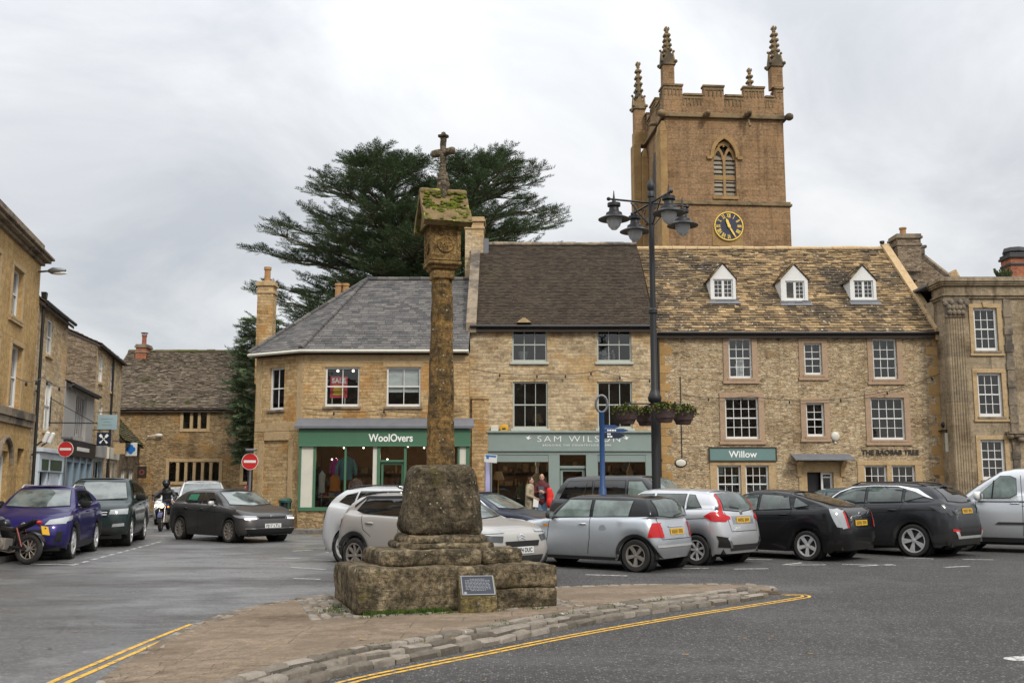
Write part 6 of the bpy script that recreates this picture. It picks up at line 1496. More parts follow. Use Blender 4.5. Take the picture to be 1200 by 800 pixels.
prof=[(y0,0),(y1,0),(y1,.44),(y1-.03,.45),(y0-.0,.235)]
m.prism(prof,-W2,W2,'x');st=m.build('stone',M['plaque_stone'],ps,uv= False,bevel=.012)
sl=Vector((0,y1-.03-y0,.45-.235));an=math.atan2(sl.z,sl.y);L_=sl.length
m=MB();m.box(-.185,.185,.02,L_-.02,.003,.018);pl=m.build('plaque',paint('plaque_metal',(.018,.02,.03),.45,.3,.3),ps,(0,y0,.235),(an,0,0),bevel=.004)
m=MB();m.box(-.2,.2,.008,.02,.001,.022);m.box(-.2,.2,L_-.02,L_-.008,.001,.022);m.box(-.2,-.186,.02,L_-.02,.001,.022);m.box(.186,.2,.02,L_-.02,.001,.022);m.build('plaque_frame',M['greymetal'],pl)
m=MB();rs=random.Random(3)
for k in range(9):
 w_=.15*(1 if k not in(0,8) else.6);y_=L_-.06-k*.022;x=-w_
 while x<w_-.01:e=min(w_,x+rs.uniform(.012,.04));m.box(x,e,y_-.004,y_+.004,.0181,.0195);x=e+.008
m.lathe([(.02,.0181),(.02,.021)],12,T(-.16,.04,0));m.build('engraved_lines',M['greymetal'],pl)
m=MB();rs=random.Random(15)
def zi(p): return isle_z(p.x,p.y)+.012
for ring in range(4):
 o_=1.33+ring*.135;cs=[Vector((-o_,-o_,0)),Vector((o_,-o_,0)),Vector((o_,o_,0)),Vector((-o_,o_,0)),Vector((-o_,-o_,0))]
 if ring>0:cs=[Vector((-o_,o_,0)),Vector((-o_,-o_+.1*ring,0)),Vector((-o_+.5,-1.4,0))] if ring<4 else cs
 if ring>0:cs=[Vector((-o_,1.3,0)),Vector((-o_,-1.35,0))]
 line=[]
 for a,b in zip(cs,cs[1:]):
  n_=12
  line+=[Matrix.Rotation(MR,4,'Z')@a.lerp(b,k/n_)+MC for k in range(n_)]
 line.append(Matrix.Rotation(MR,4,'Z')@cs[-1]+MC)
 sett_row(m,line,zi,.12,.125,.13,.24,rs)
for o_ in(1.36,1.5):
 line=[Matrix.Rotation(MR,4,'Z')@Vector((o_,-1.4+2.4*k/10,0))+MC for k in range(11)];sett_row(m,line,zi,.12,.125,.13,.24,rs)
struct(m.build('sett_paving',M['sett'],smooth=50),label='granite setts round the foot of the cross')
M['grass']=slab('grass_blade',[(.035,.07,.012),(.07,.12,.02),(.1,.13,.03)],spec=.2)
m=MB()
def tuft(c,n_,h,sp):
 for k in range(n_):
  a=rs.uniform(0,2*PI);p=Vector((c.x+rs.gauss(0,sp),c.y+rs.gauss(0,sp*.5),zi(c)-.01));l=h*rs.uniform(.4,1.1);d=Vector((math.cos(a)*.5,math.sin(a)*.5,1)).normalized()*l;s=Vector((math.sin(a),-math.cos(a),0))*.005
  m.add([p-s,p+s,p+d*.6+s*.7,p+d+Vector((math.cos(a),math.sin(a),-.3))*l*.2,p+d*.6-s*.7],[(0,1,2,3,4)])
L2= lambda x,y:Matrix.Rotation(MR,4,'Z')@Vector((x,y,0))+MC
for k in range(26):tuft(L2(rs.uniform(-1.15,-.15),-1.29+rs.uniform(-.03,.02)),34,.075,.05)
for k in range(16):tuft(L2(rs.uniform(-1.5,1.2),-1.42+rs.uniform(-.08,.03)),14,.04,.04)
for k in range(10):tuft(L2(-1.35+rs.uniform(-.2,.05),rs.uniform(-1.3,.2)),18,.05,.05)
for q in range(26):
 i=rs.randrange(10,len(RE)-10);c=inset(RE,rs.choice((.13,.265,.4)))[i]
 tuft(c,8,.03,.05)
struct(m.build('joint_grass',M['grass'],uv= False,recalc= False),'stuff','short grass and weeds growing in the paving joints')
m=MB()
for k in range(90):
 c=Vector((rs.uniform(-5,4),rs.uniform(7,17),0));a=rs.uniform(0,6);s=rs.uniform(.012,.03);z=(isle_z(c.x,c.y)+.014) if-3<c.x<2.5 and 9<c.y<15 else.008
 m.add([(c.x+s*math.cos(a+q*PI/2),c.y+s*math.sin(a+q*PI/2)*(.6 if q%2 else 1),z+rs.uniform(0,.01)) for q in range(4)],[(0,1,2,3)])
struct(m.build('fallen_leaves',slab('dry_leaf',[(.1,.05,.02),(.25,.15,.05),(.14,.1,.06)]),uv= False,recalc= False),'stuff','scattered dry leaves on the road')
M['tyre']=paint('tyre_rubber',(.018,.017,.016),.85,.5,scale=8)
M['alloy']=paint('alloy_rim',(.5,.5,.5),.3,.35,.25,scale=9)
M['alloy_dark']=paint('dark_alloy_rim',(.24,.215,.19),.4,.5,.25,scale=9)
M['trim']=paint('black_plastic_trim',(.022,.022,.022),.65,.5,scale=6)
M['gap']=NM('shut_line',.9,(.006,.006,.006))[0]
M['chrome']=NM('chrome',.18,(.62,.62,.63),.95)[0]
M['black_gloss']=carpaint('black_gloss_paint',(.006,.0065,.008),0,.0)
def tinted(name,base):
 m,nt,b=NM(name,.03,base,0,.9);tc=nd(nt,'ShaderNodeTexCoord');n=noise_(nt,tc.outputs['Object'],2.2,3)
 nt.links.new(mix(nt,ramp(nt,n,[(.4,0.0),(.65,1.0)]),base,tuple(x*.35 for x in base)),b.inputs['Base Color']); return m
M['cg_dark']=tinted('dark_car_glass',(.012,.013,.014));M['cg_mid']=tinted('green_car_glass',(.075,.105,.095));M['cg_pale']=tinted('pale_green_car_glass',(.17,.225,.205));M['cg_screen']=tinted('windscreen_glass',(.15,.18,.175))  # opaque panes: sky reflected and seen through is put into the base colour
M['lens_red']=NM('red_lens',.15,(.42,.008,.01))[0];M['lens_clear']=NM('clear_lens',.08,(.3,.32,.33),.1,.9)[0];M['lens_dark']=NM('dark_lens',.12,(.05,.055,.06))[0];M['lens_amber']=NM('amber_lens',.2,(.6,.22,.02))[0]
M['lamp_on']=emis('lit_headlamp',(1,.95,.85),2.2)
M['plate_y']=NM('yellow_plate',.45,(.62,.36,.02))[0];M['plate_w']=NM('white_plate',.45,(.62,.63,.62))[0]
def interp(pts,s):
 if s<=pts[0][0]: return pts[0][1]
 for(a,za),(b,zb) in zip(pts,pts[1:]):
  if s<=b:
   t=(s-a)/(b-a); return za+(zb-za)*t
 return pts[-1][1]
class Car:
 def __init__(c,label,pos,heading,sp,name='parked_car',group= None,anchor= None):
  c.sp=sp;c.L,c.W,c.H=sp['L'],sp['W'],sp['H'];c.xf=sp['wb']/2+sp['fo'];c.wr=sp['wr'];c.ra=c.wr*sp.get('arch',1.13)
  c.fa,c.rl=sp['fo'],sp['fo']+sp['wb']
  c.e=empty(name,label,sp.get('cat','car'),(pos[0],pos[1],0),heading,group)
  c.body()
 def zbot(c,s,gc):
  for a in(c.fa,c.rl):
   d=abs(s-a)
   if d<c.ra: return c.wr+math.sqrt(max(0,c.ra**2-d*d))
  return gc+(.05 if s<.35 or s>c.L-.3 else 0)
 def body(c):
  sp=c.sp;L,hw=c.L,c.W/2;gc=sp.get('gc',.2)
  zbelt=[(0,sp['zh0']-.02),(.12,sp['zh0']),(sp['sc']*.55,sp['zh0']+(sp['zc']-sp['zh0'])*.66),(sp['sc'],sp['zc']-.03),(sp['sc']+.35,sp['zb0']),(sp['sb']-.15,sp['zb1']),(L,sp.get('zt',sp['zb1']-.04))]
  rx=sp.get('rx',.4)
  def ring(fi,ri,w,zf,rx_,ry_,y_bow=0.0,ex=2.3):
   s0,s1=fi,L-ri;pts=[]
   def add(s,y):pts.append((s,y))
   nf,nc=7,8
   for k in range(nf):add(s0+y_bow*(k/nf)**2*.0,(w-ry_)*k/nf)
   for k in range(nc):
    a=PI/2*k/nc;add(s0+rx_*(1-math.cos(a)**0*(1-(1-math.sin(PI/2-a)))) if False else s0+rx_*(1-math.cos(a)**(2/ex)),(w-ry_)+ry_*math.sin(a)**(2/ex))
   return pts,s0+rx_,s1-rx_
  f0,r0=sp.get('fi0',.1),sp.get('ri0',.08);a0,a1=f0+rx,L-r0-rx;S_=[a0+(a1-a0)*k/40 for k in range(41)]
  for a in(c.fa,c.rl):
   S_=[s for s in S_ if abs(s-a)>c.ra+.02];S_+=[a-c.ra-.004,a+c.ra+.004]+[a-c.ra*math.cos(PI*k/14) for k in range(15)]
  S_=sorted(s for s in S_ if a0-1e-6<=s<=a1+1e-6);Tt=[(s-a0)/(a1-a0) for s in S_]
  def half(fi,ri,w,rx_,ry_,exf=2.3,rxr= None):
   """half outline front centre -> rear centre as (s, y)"""
   rxr=rxr or rx_;s0,s1=fi,L-ri;o=[(s0,(w-ry_)*k/7) for k in range(7)]
   for k in range(8):
    a=PI/2*k/8;o.append((s0+rx_*(1-abs(math.cos(a))**(2/exf)),(w-ry_)+ry_*abs(math.sin(a))**(2/exf)))
   o+=[(s0+rx_+(s1-rxr-s0-rx_)*t,w) for t in Tt]
   for k in range(7,-1,-1):
    a=PI/2*k/8;o.append((s1-rxr*(1-abs(math.cos(a))**(2/exf)),(w-ry_)+ry_*abs(math.sin(a))**(2/exf)))
   o+=[(s1,(w-ry_)*k/7) for k in range(6,-1,-1)]
   return o
  rings=[];ry=hw*sp.get('ry',.5);fi,ri=sp.get('nose',1.0),sp.get('tail',1.0)
  fr_=sp.get('fender',0)
  for f,wf,a,b in((0,.93,f0,r0),(.13,.975,.035*fi,.035*ri),(.3,1.0,0,0),(.5,1.003,.01*fi,.012*ri),(.72,.99,.04*fi,.035*ri),(.9,.97,.09*fi,.06*ri),(1.0,.935,.17*fi,.09*ri)):
   o=half(a,b,hw*wf,rx,ry,rxr=sp.get('rxr',rx*.8));r=[]
   for s,y in o:
    zb=c.zbot(s,gc) if y>hw*.6 else gc+(.05 if s<.35 or s>L-.3 else 0)
    zt=interp(zbelt,s);r.append((s,y,zb+(zt-zb)*f))
   rings.append(r)
  bw=hw*sp.get('cw',.88);tw=hw*sp.get('tw',.66)
  sc,sb,sh,sr=sp['sc'],sp['sb'],sp['sh'],sp['sr']
  cow=[(s,y,max(interp(zbelt,s)+.012,0)) for s,y in half(sc,L-sb,bw,.22,bw*.75,2.0,rxr=sp.get('gxr',.12))]
  cow=[(s,y,z+(sp['zc']+.015-z)*max(0,1-(s-sc)/.5)*(1 if s<sc+.5 else 0)+(sp['zbk']-z)*max(0,1-(sb-s)/.35)) for s,y,z in cow]
  last=rings[-1]
  for t in(.3,.65):
   rings.append([(a[0]+(b[0]-a[0])*t,a[1]+(b[1]-a[1])*t,a[2]+(b[2]-a[2])*t+sp.get('crown',.035)*math.sin(PI*min(1,t*1.1))*(1 if a[0]<sc-.1 and b[0]<sc+.25 else.35)) for a,b in zip(last,cow)])
  rings.append(cow)
  zr=sp['roof']
  rf=[(s,y,interp(zr,s)-.055) for s,y in half(sh,L-sr,tw,.16,tw*.7,2.0,rxr=.12)]
  for t in(.33,.67):
   bl=.028*math.sin(PI*t)
   rings.append([(a[0]+(b[0]-a[0])*t-bl*(1.6 if a[0]<sc+.2 else 0)+bl*(1.6 if a[0]>sb-.15 else 0),a[1]+(b[1]-a[1])*t+bl*(1 if a[1]>bw*.8 else 0),a[2]+(b[2]-a[2])*t) for a,b in zip(cow,rf)])
  rings.append(rf)
  for ins,dz in((.05,.03),(.2,.05),(.42,.062)):
   rings.append([(s+(ins*.6 if s<(sh+sr)/2-(sr-sh)*.4 else(-ins*.6 if s>(sh+sr)/2+(sr-sh)*.4 else 0)),y*(1-ins*1.1/max(tw,.3)),interp(zr,s)-.055+dz) for s,y,z in rf])
  n=len(rings[0]);vs=[];fs=[];full=2*n-2
  for r in rings:
   for s,y,z in r:vs.append((c.xf-s,y,z))
   for s,y,z in r[-2:0:-1]:vs.append((c.xf-s,-y,z))
  for k in range(len(rings)-1):
   for j in range(full):fs.append((k*full+j,k*full+(j+1)%full,(k+1)*full+(j+1)%full,(k+1)*full+j))
  b0=(len(rings)-1)*full
  for j in range(n-1):
   p,q=b0+j,b0+j+1;p2,q2=b0+(full-j)%full,b0+(full-j-1)%full
   f=[p,q,q2,p2];f2=[]
   for i in f:
    if i not in f2:f2.append(i)
   if len(f2)>2:fs.append(tuple(f2))
  m=MB();m.add(vs,fs);gh=sp.get('glasshouse');o=m.build('body',[sp['paint'],M[gh]] if gh else sp['paint'],c.e,uv= False)
  if gh:o.data.polygons.foreach_set('material_index',[1 if i>=9*full else 0 for i in range(len(o.data.polygons))]);ss=o.modifiers.new('Subdivision','SUBSURF');ss.levels=ss.render_levels=1
  baked(o);o.data.shade_smooth();c.bodyo=o
  me=o.data;c.bvh=BVHTree.FromPolygons([v.co.copy() for v in me.vertices],[tuple(p.vertices) for p in me.polygons])
  m=MB();m.box(c.xf-L+.35,c.xf-.35,-hw*.62,hw*.62,.17,.5);m.box(c.xf-L+.2,c.xf-.2,-hw*.88,hw*.88,.5,sp['zh0']-.12)
  m.box(c.xf-c.rl+c.ra+.02,c.xf-c.fa-c.ra-.02,-hw*.9,hw*.9,.19,.45)
  m.box(c.xf-.33,c.xf-.12,-hw*.8,hw*.8,.22,.6);m.box(c.xf-L+.12,c.xf-L+.36,-hw*.82,hw*.82,.24,.6)
  for a in(c.fa,c.rl):
   for s_ in(-1,1):
    Mx=Matrix.Translation((c.xf-a,s_*hw*.62,c.wr))@Matrix.Rotation(-s_*PI/2,4,'X')
    m.lathe([(.05,0),(c.ra-.004,0),(c.ra-.004,hw*.34)],24,Mx,cap= False)
  m.build('underbody',M['gap'],c.e,uv= False,recalc= False)
 def pan(c,polys,mode,mb,off=.005,res=.05,only= None):
  """project outlines on the body; side outlines are (s, z), front and rear (y, z), top (s, y), ('c', angle): (t, z)"""
  for poly in polys:
   sides=((1,-1) if only is None else(only,)) if mode=='side' else(1,)
   for sg in sides:
    bm=bmesh.new()
    if mode=='side':P3=[Vector((c.xf-s,sg*3,z)) for s,z in poly];d=Vector((0,-sg,0));ax=(0,2)
    elif mode=='front':P3=[Vector((c.xf+2,y,z)) for y,z in poly];d=Vector((-1,0,0));ax=(1,2)
    elif mode=='rear':P3=[Vector((c.xf-c.L-2,y,z)) for y,z in poly];d=Vector((1,0,0));ax=(1,2)
    elif mode=='top':P3=[Vector((c.xf-s,y,4)) for s,y in poly];d=Vector((0,0,-1));ax=(0,1)
    else:
     an=mode[1];nn=Vector((math.cos(an),math.sin(an),0));u=Vector((-math.sin(an),math.cos(an),0));P3=[nn*5+u*t+Vector((0,0,z)) for t,z in poly];d=-nn;ax= None
    f=bm.faces.new([bm.verts.new(p) for p in P3]);bmesh.ops.triangulate(bm,faces=[f])
    for a_ in((Vector([1 if i==ax[k] else 0 for i in range(3)]) for k in(0,1)) if ax else(u,Vector((0,0,1)))):
     lo=min(v.co.dot(a_) for v in bm.verts);hi=max(v.co.dot(a_) for v in bm.verts);k=math.floor(lo/res)+1
     while k*res<hi-1e-4:bmesh.ops.bisect_plane(bm,geom=bm.verts[:]+bm.edges[:]+bm.faces[:],plane_co=a_*(k*res),plane_no=a_);k+=1
    vs=[];ok=[]
    for v in bm.verts:
     h=c.bvh.ray_cast(v.co,d)
     if h[0] is None:vs.append(v.co.copy());ok.append(False); continue
     nn_=h[1] if h[1].dot(d)<0 else-h[1];ok.append(-nn_.dot(d)>.1);vs.append(h[0]+nn_*off)
    bm.verts.index_update()
    mb.add(vs,[[v.index for v in f.verts] for f in bm.faces if all(ok[v.index] for v in f.verts) and max((vs[e.verts[0].index]-vs[e.verts[1].index]).length for e in f.edges)<res*9])
    bm.free()
 def put(c,name,polys,mode,mat,parent= None,off=.005,res=.05):
  o= None
  for sg in((1,-1) if mode=='side' else(1,)):
   m=MB();c.pan(polys,mode,m,off,res,sg)
   if not m.f: continue
   o=m.build(name,M[mat] if isinstance(mat,str) else mat,parent or c.e,uv= False,recalc= False);bm=bmesh.new();bm.from_mesh(o.data);bmesh.ops.remove_doubles(bm,verts=bm.verts,dist=.0008);bm.to_mesh(o.data);bm.free();o.data.shade_smooth()
  return o
 def line(c,pts,w):
  o,p=[],[]
  for i,q in enumerate(pts):
   a,b=Vector(pts[max(0,i-1)]),Vector(pts[min(len(pts)-1,i+1)]);t=(b-a).normalized();n_=Vector((-t.y,t.x))*w/2;o.append(tuple(Vector(q)+n_));p.append(tuple(Vector(q)-n_))
  return[[o[i],o[i+1],p[i+1],p[i]] for i in range(len(o)-1)]
 def surf(c,s,z,sg=1):
  h=c.bvh.ray_cast(Vector((c.xf-s,sg*3,z)),Vector((0,-sg,0))); return h[0] if h[0] is not None else Vector((c.xf-s,sg*c.W/2,z))
 def endx(c,y,z,front= True):
  d=Vector((-1,0,0)) if front else Vector((1,0,0));h=c.bvh.ray_cast(Vector((c.xf+2 if front else c.xf-c.L-2,y,z)),d)
  return(h[0],h[1] if h[1].dot(d)<0 else-h[1])
 def wheels(c,spokes=5,mat='alloy',style='single',rim=.68,width=.2,hubcap= False):
  first= None;hw=c.W/2
  for a in(c.fa,c.rl):
   for sg in(1,-1):
    y=sg*(hw-width/2-.02)
    if first is None:
     r,w_=c.wr,width;m=MB();m.lathe([(r*rim,-w_*.42),(r*.8,-w_*.5),(r*.93,-w_*.5),(r*.985,-w_*.4),(r,-w_*.3),(r,w_*.3),(r*.985,w_*.4),(r*.93,w_*.5),(r*.8,w_*.5),(r*rim,w_*.42)],36,Matrix.Rotation(PI/2,4,'X'),cap= False)
     o=m.build('wheel',M['tyre'],c.e,smooth=40,uv= False);q=r*rim
     m=MB();Rm=Matrix.Rotation(PI/2,4,'X')
     m.lathe([(q*1.0,-w_*.45),(q*1.03,-w_*.47),(q*.93,-w_*.46),(q*.9,-w_*.2)],36,Rm,cap= False);m.lathe([(q*1.0,w_*.45),(q*.9,w_*.4),(q*.9,w_*.1)],36,Rm,cap= False)
     for yy in(-1,):
      for k in range(spokes):
       for da in((0,) if style=='single' else(-.13,.13)):
        an=2*PI*k/spokes+.3+da;wd=(q*(.15 if spokes<=6 else.1))*(1 if style=='single' else.55)
        Ms=Matrix.Rotation(PI/2,4,'X')@Matrix.Rotation(an,4,'Z')
        m.add([(q*.12,-wd*.8,-w_*.36),(q*.12,wd*.8,-w_*.36),(q*.94,wd*1.15,-w_*.44),(q*.94,-wd*1.15,-w_*.44),(q*.12,-wd,-w_*.2),(q*.12,wd,-w_*.2),(q*.94,wd*1.3,-w_*.25),(q*.94,-wd*1.3,-w_*.25)],[(0,1,2,3),(7,6,5,4),(0,4,5,1),(1,5,6,2),(2,6,7,3),(3,7,4,0)],Ms)
     m.lathe([(0,-w_*.42),(q*.16,-w_*.4),(q*.2,-w_*.3),(q*.2,-w_*.1)],16,Rm,cap= False)
     ri=m.build('rim',M[mat],o,smooth=35,uv= False)
     m=MB();m.lathe([(0,-w_*.14),(q*.62,-w_*.14),(q*.62,-w_*.1),(q*.95,-w_*.05),(q*.95,w_*.1)],28,Rm,cap= False);m.build('brake_disc',M['trim'],o,smooth=40,uv= False)
     first=o
    else:o=copy_tree(first,c.e)
    o.location=(c.xf-a,y,c.wr);o.rotation_euler=(0,R.uniform(0,6),0 if sg>0 else PI)
 def plate(c,z,text= None,front= False,w_=.52,h_=.112,y=0.0,off=.012):
  p,n_=c.endx(y,z,front);an=math.atan2(n_.z,abs(n_.x))*.6
  m=MB();m.box(-w_/2,w_/2,-.006,.006,-h_/2,h_/2);o=m.build('number_plate',M['plate_w' if front else 'plate_y'],c.e,uv= False)
  rz=PI/2 if front else-PI/2;o.location=p+Vector((off if front else-off,0,0));o.rotation_euler=(-an,0,rz)
  if text:text_mesh('lettering',text,.1,M['letter_dark'],o,(0,-.0075,-.034),(PI/2,0,0),.003,.001,width=w_*.86)
  else:
   m=MB();rs=random.Random(int(abs(z)*1000)+int(c.L*100));x=-w_*.42
   for k in range(7):
    if k==4:x+=.03
    for q in range(2):m.box(x+q*.03,x+q*.03+.012,-.0085,-.0062,-.034,.034)
    zq=rs.choice((-.034,-.005,.024));m.box(x,x+.042,-.0085,-.0063,zq,zq+.011);x+=.06
   m.build('lettering',M['letter_dark'],o,uv= False)
  return o
 def mirrors(c,s,z,mat= None,scale=1.0):
  for sg in(1,-1):
   p=c.surf(s,z,sg);m=MB();k=scale
   m.block(.1*k,.2*k,.14*k,.035*k,Matrix.Translation((p.x-.0,p.y+sg*.13*k,z+.03))@Matrix.Rotation(-sg*.2,4,'Z'));m.box(p.x-.02,p.x+.04,min(p.y-sg*.02,p.y+sg*.08),max(p.y-sg*.02,p.y+sg*.08),z-.04,z+.0)
   o=m.build('wing_mirror',mat or c.sp['paint'],c.e,uv= False,smooth=60)
   m=MB();m.box(p.x-.052*k-.006,p.x-.052*k,p.y+sg*.13*k-.075*k,p.y+sg*.13*k+.075*k,z-.02*k,z+.08*k);m.build('mirror_glass',M['chrome'],o,uv= False)
 def handles(c,pts,mat= None,w_=.2):
  for s,z in pts:
   for sg in(1,-1):
    p=c.surf(s,z,sg);m=MB();m.block(w_,.03,.032,.009,Matrix.Translation((p.x,p.y+sg*.016,z)));o=m.build('door_handle',mat or c.sp['paint'],c.e,uv= False,smooth=60)
 def side_glass(c,wins,mat='cg_mid',surround= True,sill_trim= None,pillar='gap'):
  if surround:
   allp=[p for w_ in wins for p in w_]
  for w_ in wins:
   for sg in(1,-1):
    m=MB();c.pan([grow(w_,.022)],'side',m,.004,only=sg);o=m.build('window_seal',M[pillar],c.e,uv= False,recalc= False);o.data.shade_smooth()
    g=MB();c.pan([w_],'side',g,.008,only=sg);q=g.build('side_window',M[mat],o,uv= False,recalc= False);q.data.shade_smooth()
 def screens(c,front= None,rear= None,fm='cg_screen',rm='cg_dark'):
  for nme,p,md,mt in(('windscreen',front,'front',fm),('rear_window',rear,'rear',rm)):
   if not p: continue
   z0,z1,w0,w1=p;poly=[(-w0,z0),(0,z0-.035),(w0,z0),(w1,z1),(0,z1+.025),(-w1,z1)]
   s=c.put(nme+'_seal',[grow(poly,.025)],md,'gap',None,.004);s.name='window_seal';c.put(nme,[poly],md,mt,s,.009)
 def arches(c,mat='trim',w_=.06,sill= None):
  polys=[]
  for a in(c.fa,c.rl):
   pts=[(a-(c.ra+w_/2+.016)*math.cos(t),c.wr+(c.ra+w_/2+.012)*math.sin(t)) for t in[PI*k/24 for k in range(-1,26)]];polys+=c.line(pts,w_)
  if sill:polys+=[[(c.fa+c.ra,.2),(c.rl-c.ra,.2),(c.rl-c.ra-.03,sill),(c.fa+c.ra+.03,sill)]]
  return c.put('arch_trim',polys,'side',mat,None,.014,.04)
 def seams(c,lines,w_=.011):
  p=[]
  for l in lines:p+=c.line(l,w_)
  for sg in(1,-1):m=MB();c.pan(p,'side',m,.0035,.06,sg);m.build('shut_line',M['gap'],c.e,uv= False,recalc= False)
 def badge(c,z,front= True,r=.05,mat='chrome'):
  p,n_=c.endx(0,z,front);m=MB();m.lathe([(0,.012),(r*.7,.012),(r*.72,.004),(r*.82,.004),(r*.84,.014),(r,.012),(r,-.01)],20,cap= False);o=m.build('badge',M[mat],c.e,uv= False,smooth=40);o.location=p;o.rotation_euler=(0,PI/2 if front else-PI/2,0); return o
 def rails(c,s0,s1,y,mat='trim',h=.045):
  for sg in(1,-1):
   pts=[]
   for k in range(9):
    s=s0+(s1-s0)*k/8;h_=c.bvh.ray_cast(Vector((c.xf-s,sg*y,4)),Vector((0,0,-1)));pts.append(h_[0]+Vector((0,0,h if 0<k<8 else 0)))
   m=MB();m.tube(pts,.017,6);m.build('roof_rail',M[mat],c.e,smooth=60,uv= False)
 def aerial(c,s,l=.25,mat='trim'):
  h_=c.bvh.ray_cast(Vector((c.xf-s,0,4)),Vector((0,0,-1)))[0];m=MB();m.tube([h_,h_+Vector((-l*.4,0,l))],[.012,.004],6);m.build('aerial',M[mat],c.e,uv= False)
def grow(poly,d):
 """offset a 2D outline outwards"""
 n=len(poly);a=sum(poly[i][0]*poly[(i+1)%n][1]-poly[(i+1)%n][0]*poly[i][1] for i in range(n));sg=1 if a>0 else-1;o=[]
 for i in range(n):
  p,q,r=Vector(poly[i-1]),Vector(poly[i]),Vector(poly[(i+1)%n]);e1,e2=(q-p).normalized(),(r-q).normalized()
  n1,n2=Vector((e1.y,-e1.x))*sg,Vector((e2.y,-e2.x))*sg;b=n1+n2
  b=b/max(.35,b.length_squared)*2 if b.length>1e-6 else n1
  o.append(tuple(q+b*d*.5*1.0 if b.length<2.5 else q+b.normalized()*d))
 return o
def rear_pose(px_,py_,head,sp,side):
 """body centre from the ground point of a rear wheel; side +1 left wheel, -1 right"""
 g=G(px_,py_); return centre_from(g,head,sp,side,-sp['wb']/2)
def front_pose(px_,py_,head,sp,side): return centre_from(G(px_,py_),head,sp,side,sp['wb']/2)
def centre_from(g,head,sp,side,along):
 h=Vector((math.cos(head),math.sin(head),0));l=Vector((-h.y,h.x,0)); return g-h*along-l*side*(sp['W']/2-.1)
def base(L,W,H,wb,fo,wr,**k):
 sp=dict(L=L,W=W,H=H,wb=wb,fo=fo,wr=wr);sp.update(k); return sp
def hdg(a): return PI-rad(a)
def hdr(a): return-rad(a)
sp=base(3.64,1.69,1.41,2.47,.68,.3,gc=.19,zh0=.74,sc=1.0,zc=.93,zb0=.93,zb1=.98,sh=1.45,sr=3.36,sb=3.54,zbk=1.0,zt=.93,roof=[(1.3,1.36),(1.7,1.405),(2.6,1.41),(3.4,1.37)],tw=.72,cw=.9,ry=.55,tail=1.3,glasshouse='black_gloss',paint=carpaint('silver_blue_paint',(.42,.45,.48),.55,.4))
hd=hdg(36);c=Car('silver three door hatchback with black roof and pale green windows beside the cross',rear_pose(747,670,hd,sp,1),hd,sp)
c.side_glass([[(1.3,.985),(2.12,1.0),(2.12,1.31),(1.6,1.31)],[(2.2,1.0),(2.98,1.02),(3.03,1.3),(2.2,1.31)]],'cg_pale');c.screens((1.0,1.32,.62,.52),(1.03,1.31,.55,.5),rm='cg_mid')
c.wheels(5,'alloy_dark',rim=.66);c.arches('trim',.05,.26);c.seams([[(1.22,.94),(1.2,.6),(1.12,.3)],[(2.15,.98),(2.17,.6),(2.12,.3)]]);c.handles([(2.0,.86)],M['chrome'],.17)
c.mirrors(1.28,.99,M['trim'],1.0);c.plate(.735);
for sg in(1,-1):c.put('tail_light',[[(sg*.52,.63),(sg*.62,.63),(sg*.63,.9),(sg*.55,.9)]],'rear','lens_red',None,.012,.05);c.put('tail_light',[[(3.42,.64),(3.64,.64),(3.64,.9),(3.46,.9)]],'side','lens_red',None,.01,.03) if sg>0 else None
c.put('plate_trim',[[(-.3,.815),(.3,.815),(.3,.845),(-.3,.845)]],'rear','chrome',None,.02);c.put('bumper_strip',[[(-.8,.455),(.8,.455),(.8,.5),(-.8,.5)]],'rear','alloy',None,.012);c.put('hatch_line',c.line([(-.6,1.0),(-.58,.6),(.58,.6),(.6,1.0)],.012),'rear','gap',None,.004)
c.put('indicator',[[(1.08,.8),(1.2,.79),(1.2,.83),(1.08,.84)]],'side','lens_amber',None,.008)
for sg in(1,-1):c.put('headlight',[[(sg*.42,.62),(sg*.62,.6),(sg*.66,.8),(sg*.48,.82)]],'front','lens_clear',None,.01)
c.put('rear_wiper',c.line([(0,1.02),(-.3,1.06)],.02),'rear','trim',None,.018)
m=MB();m.tube([c.surf(2.45,.78,1)+Vector((.0,.001,0)),c.surf(2.45,.78,1)+Vector((0,.004,0))],.075,20);m.build('fuel_cap',M['gap'] if False else sp['paint'],c.e,uv= False)
c.aerial(1.5,.3)
sp=base(3.99,1.695,1.52,2.53,.78,.3,gc=.19,zh0=.76,sc=.92,zc=1.0,zb0=1.02,zb1=1.1,sh=1.72,sr=3.66,sb=3.84,zbk=1.1,zt=1.0,roof=[(1.6,1.47),(2.1,1.52),(3.0,1.51),(3.75,1.45)],tw=.68,ry=.55,tail=1.2,paint=carpaint('silver_paint',(.47,.48,.5),.5,.35))
hd=hdg(42);c=Car('silver five door hatchback with tall wraparound red rear lights behind the black roofed one',rear_pose(818,662,hd,sp,1),hd,sp)
c.side_glass([[(1.35,1.06),(2.2,1.08),(2.2,1.41),(1.85,1.4)],[(2.28,1.08),(3.0,1.1),(3.0,1.41),(2.28,1.41)],[(3.07,1.12),(3.4,1.16),(3.2,1.39),(3.07,1.4)]],'cg_mid');c.screens((1.06,1.42,.62,.52),(1.1,1.41,.56,.5),rm='cg_mid')
c.wheels(7,'alloy',rim=.66);c.seams([[(1.35,1.04),(1.3,.6),(1.28,.3)],[(2.24,1.05),(2.24,.3)],[(3.05,1.08),(2.95,.75),(2.75,.65)],[(1.3,.82),(2.2,.86),(3.7,.95)]]);c.handles([(2.08,.9),(2.9,.93)]);c.mirrors(1.45,1.07);c.plate(.9)
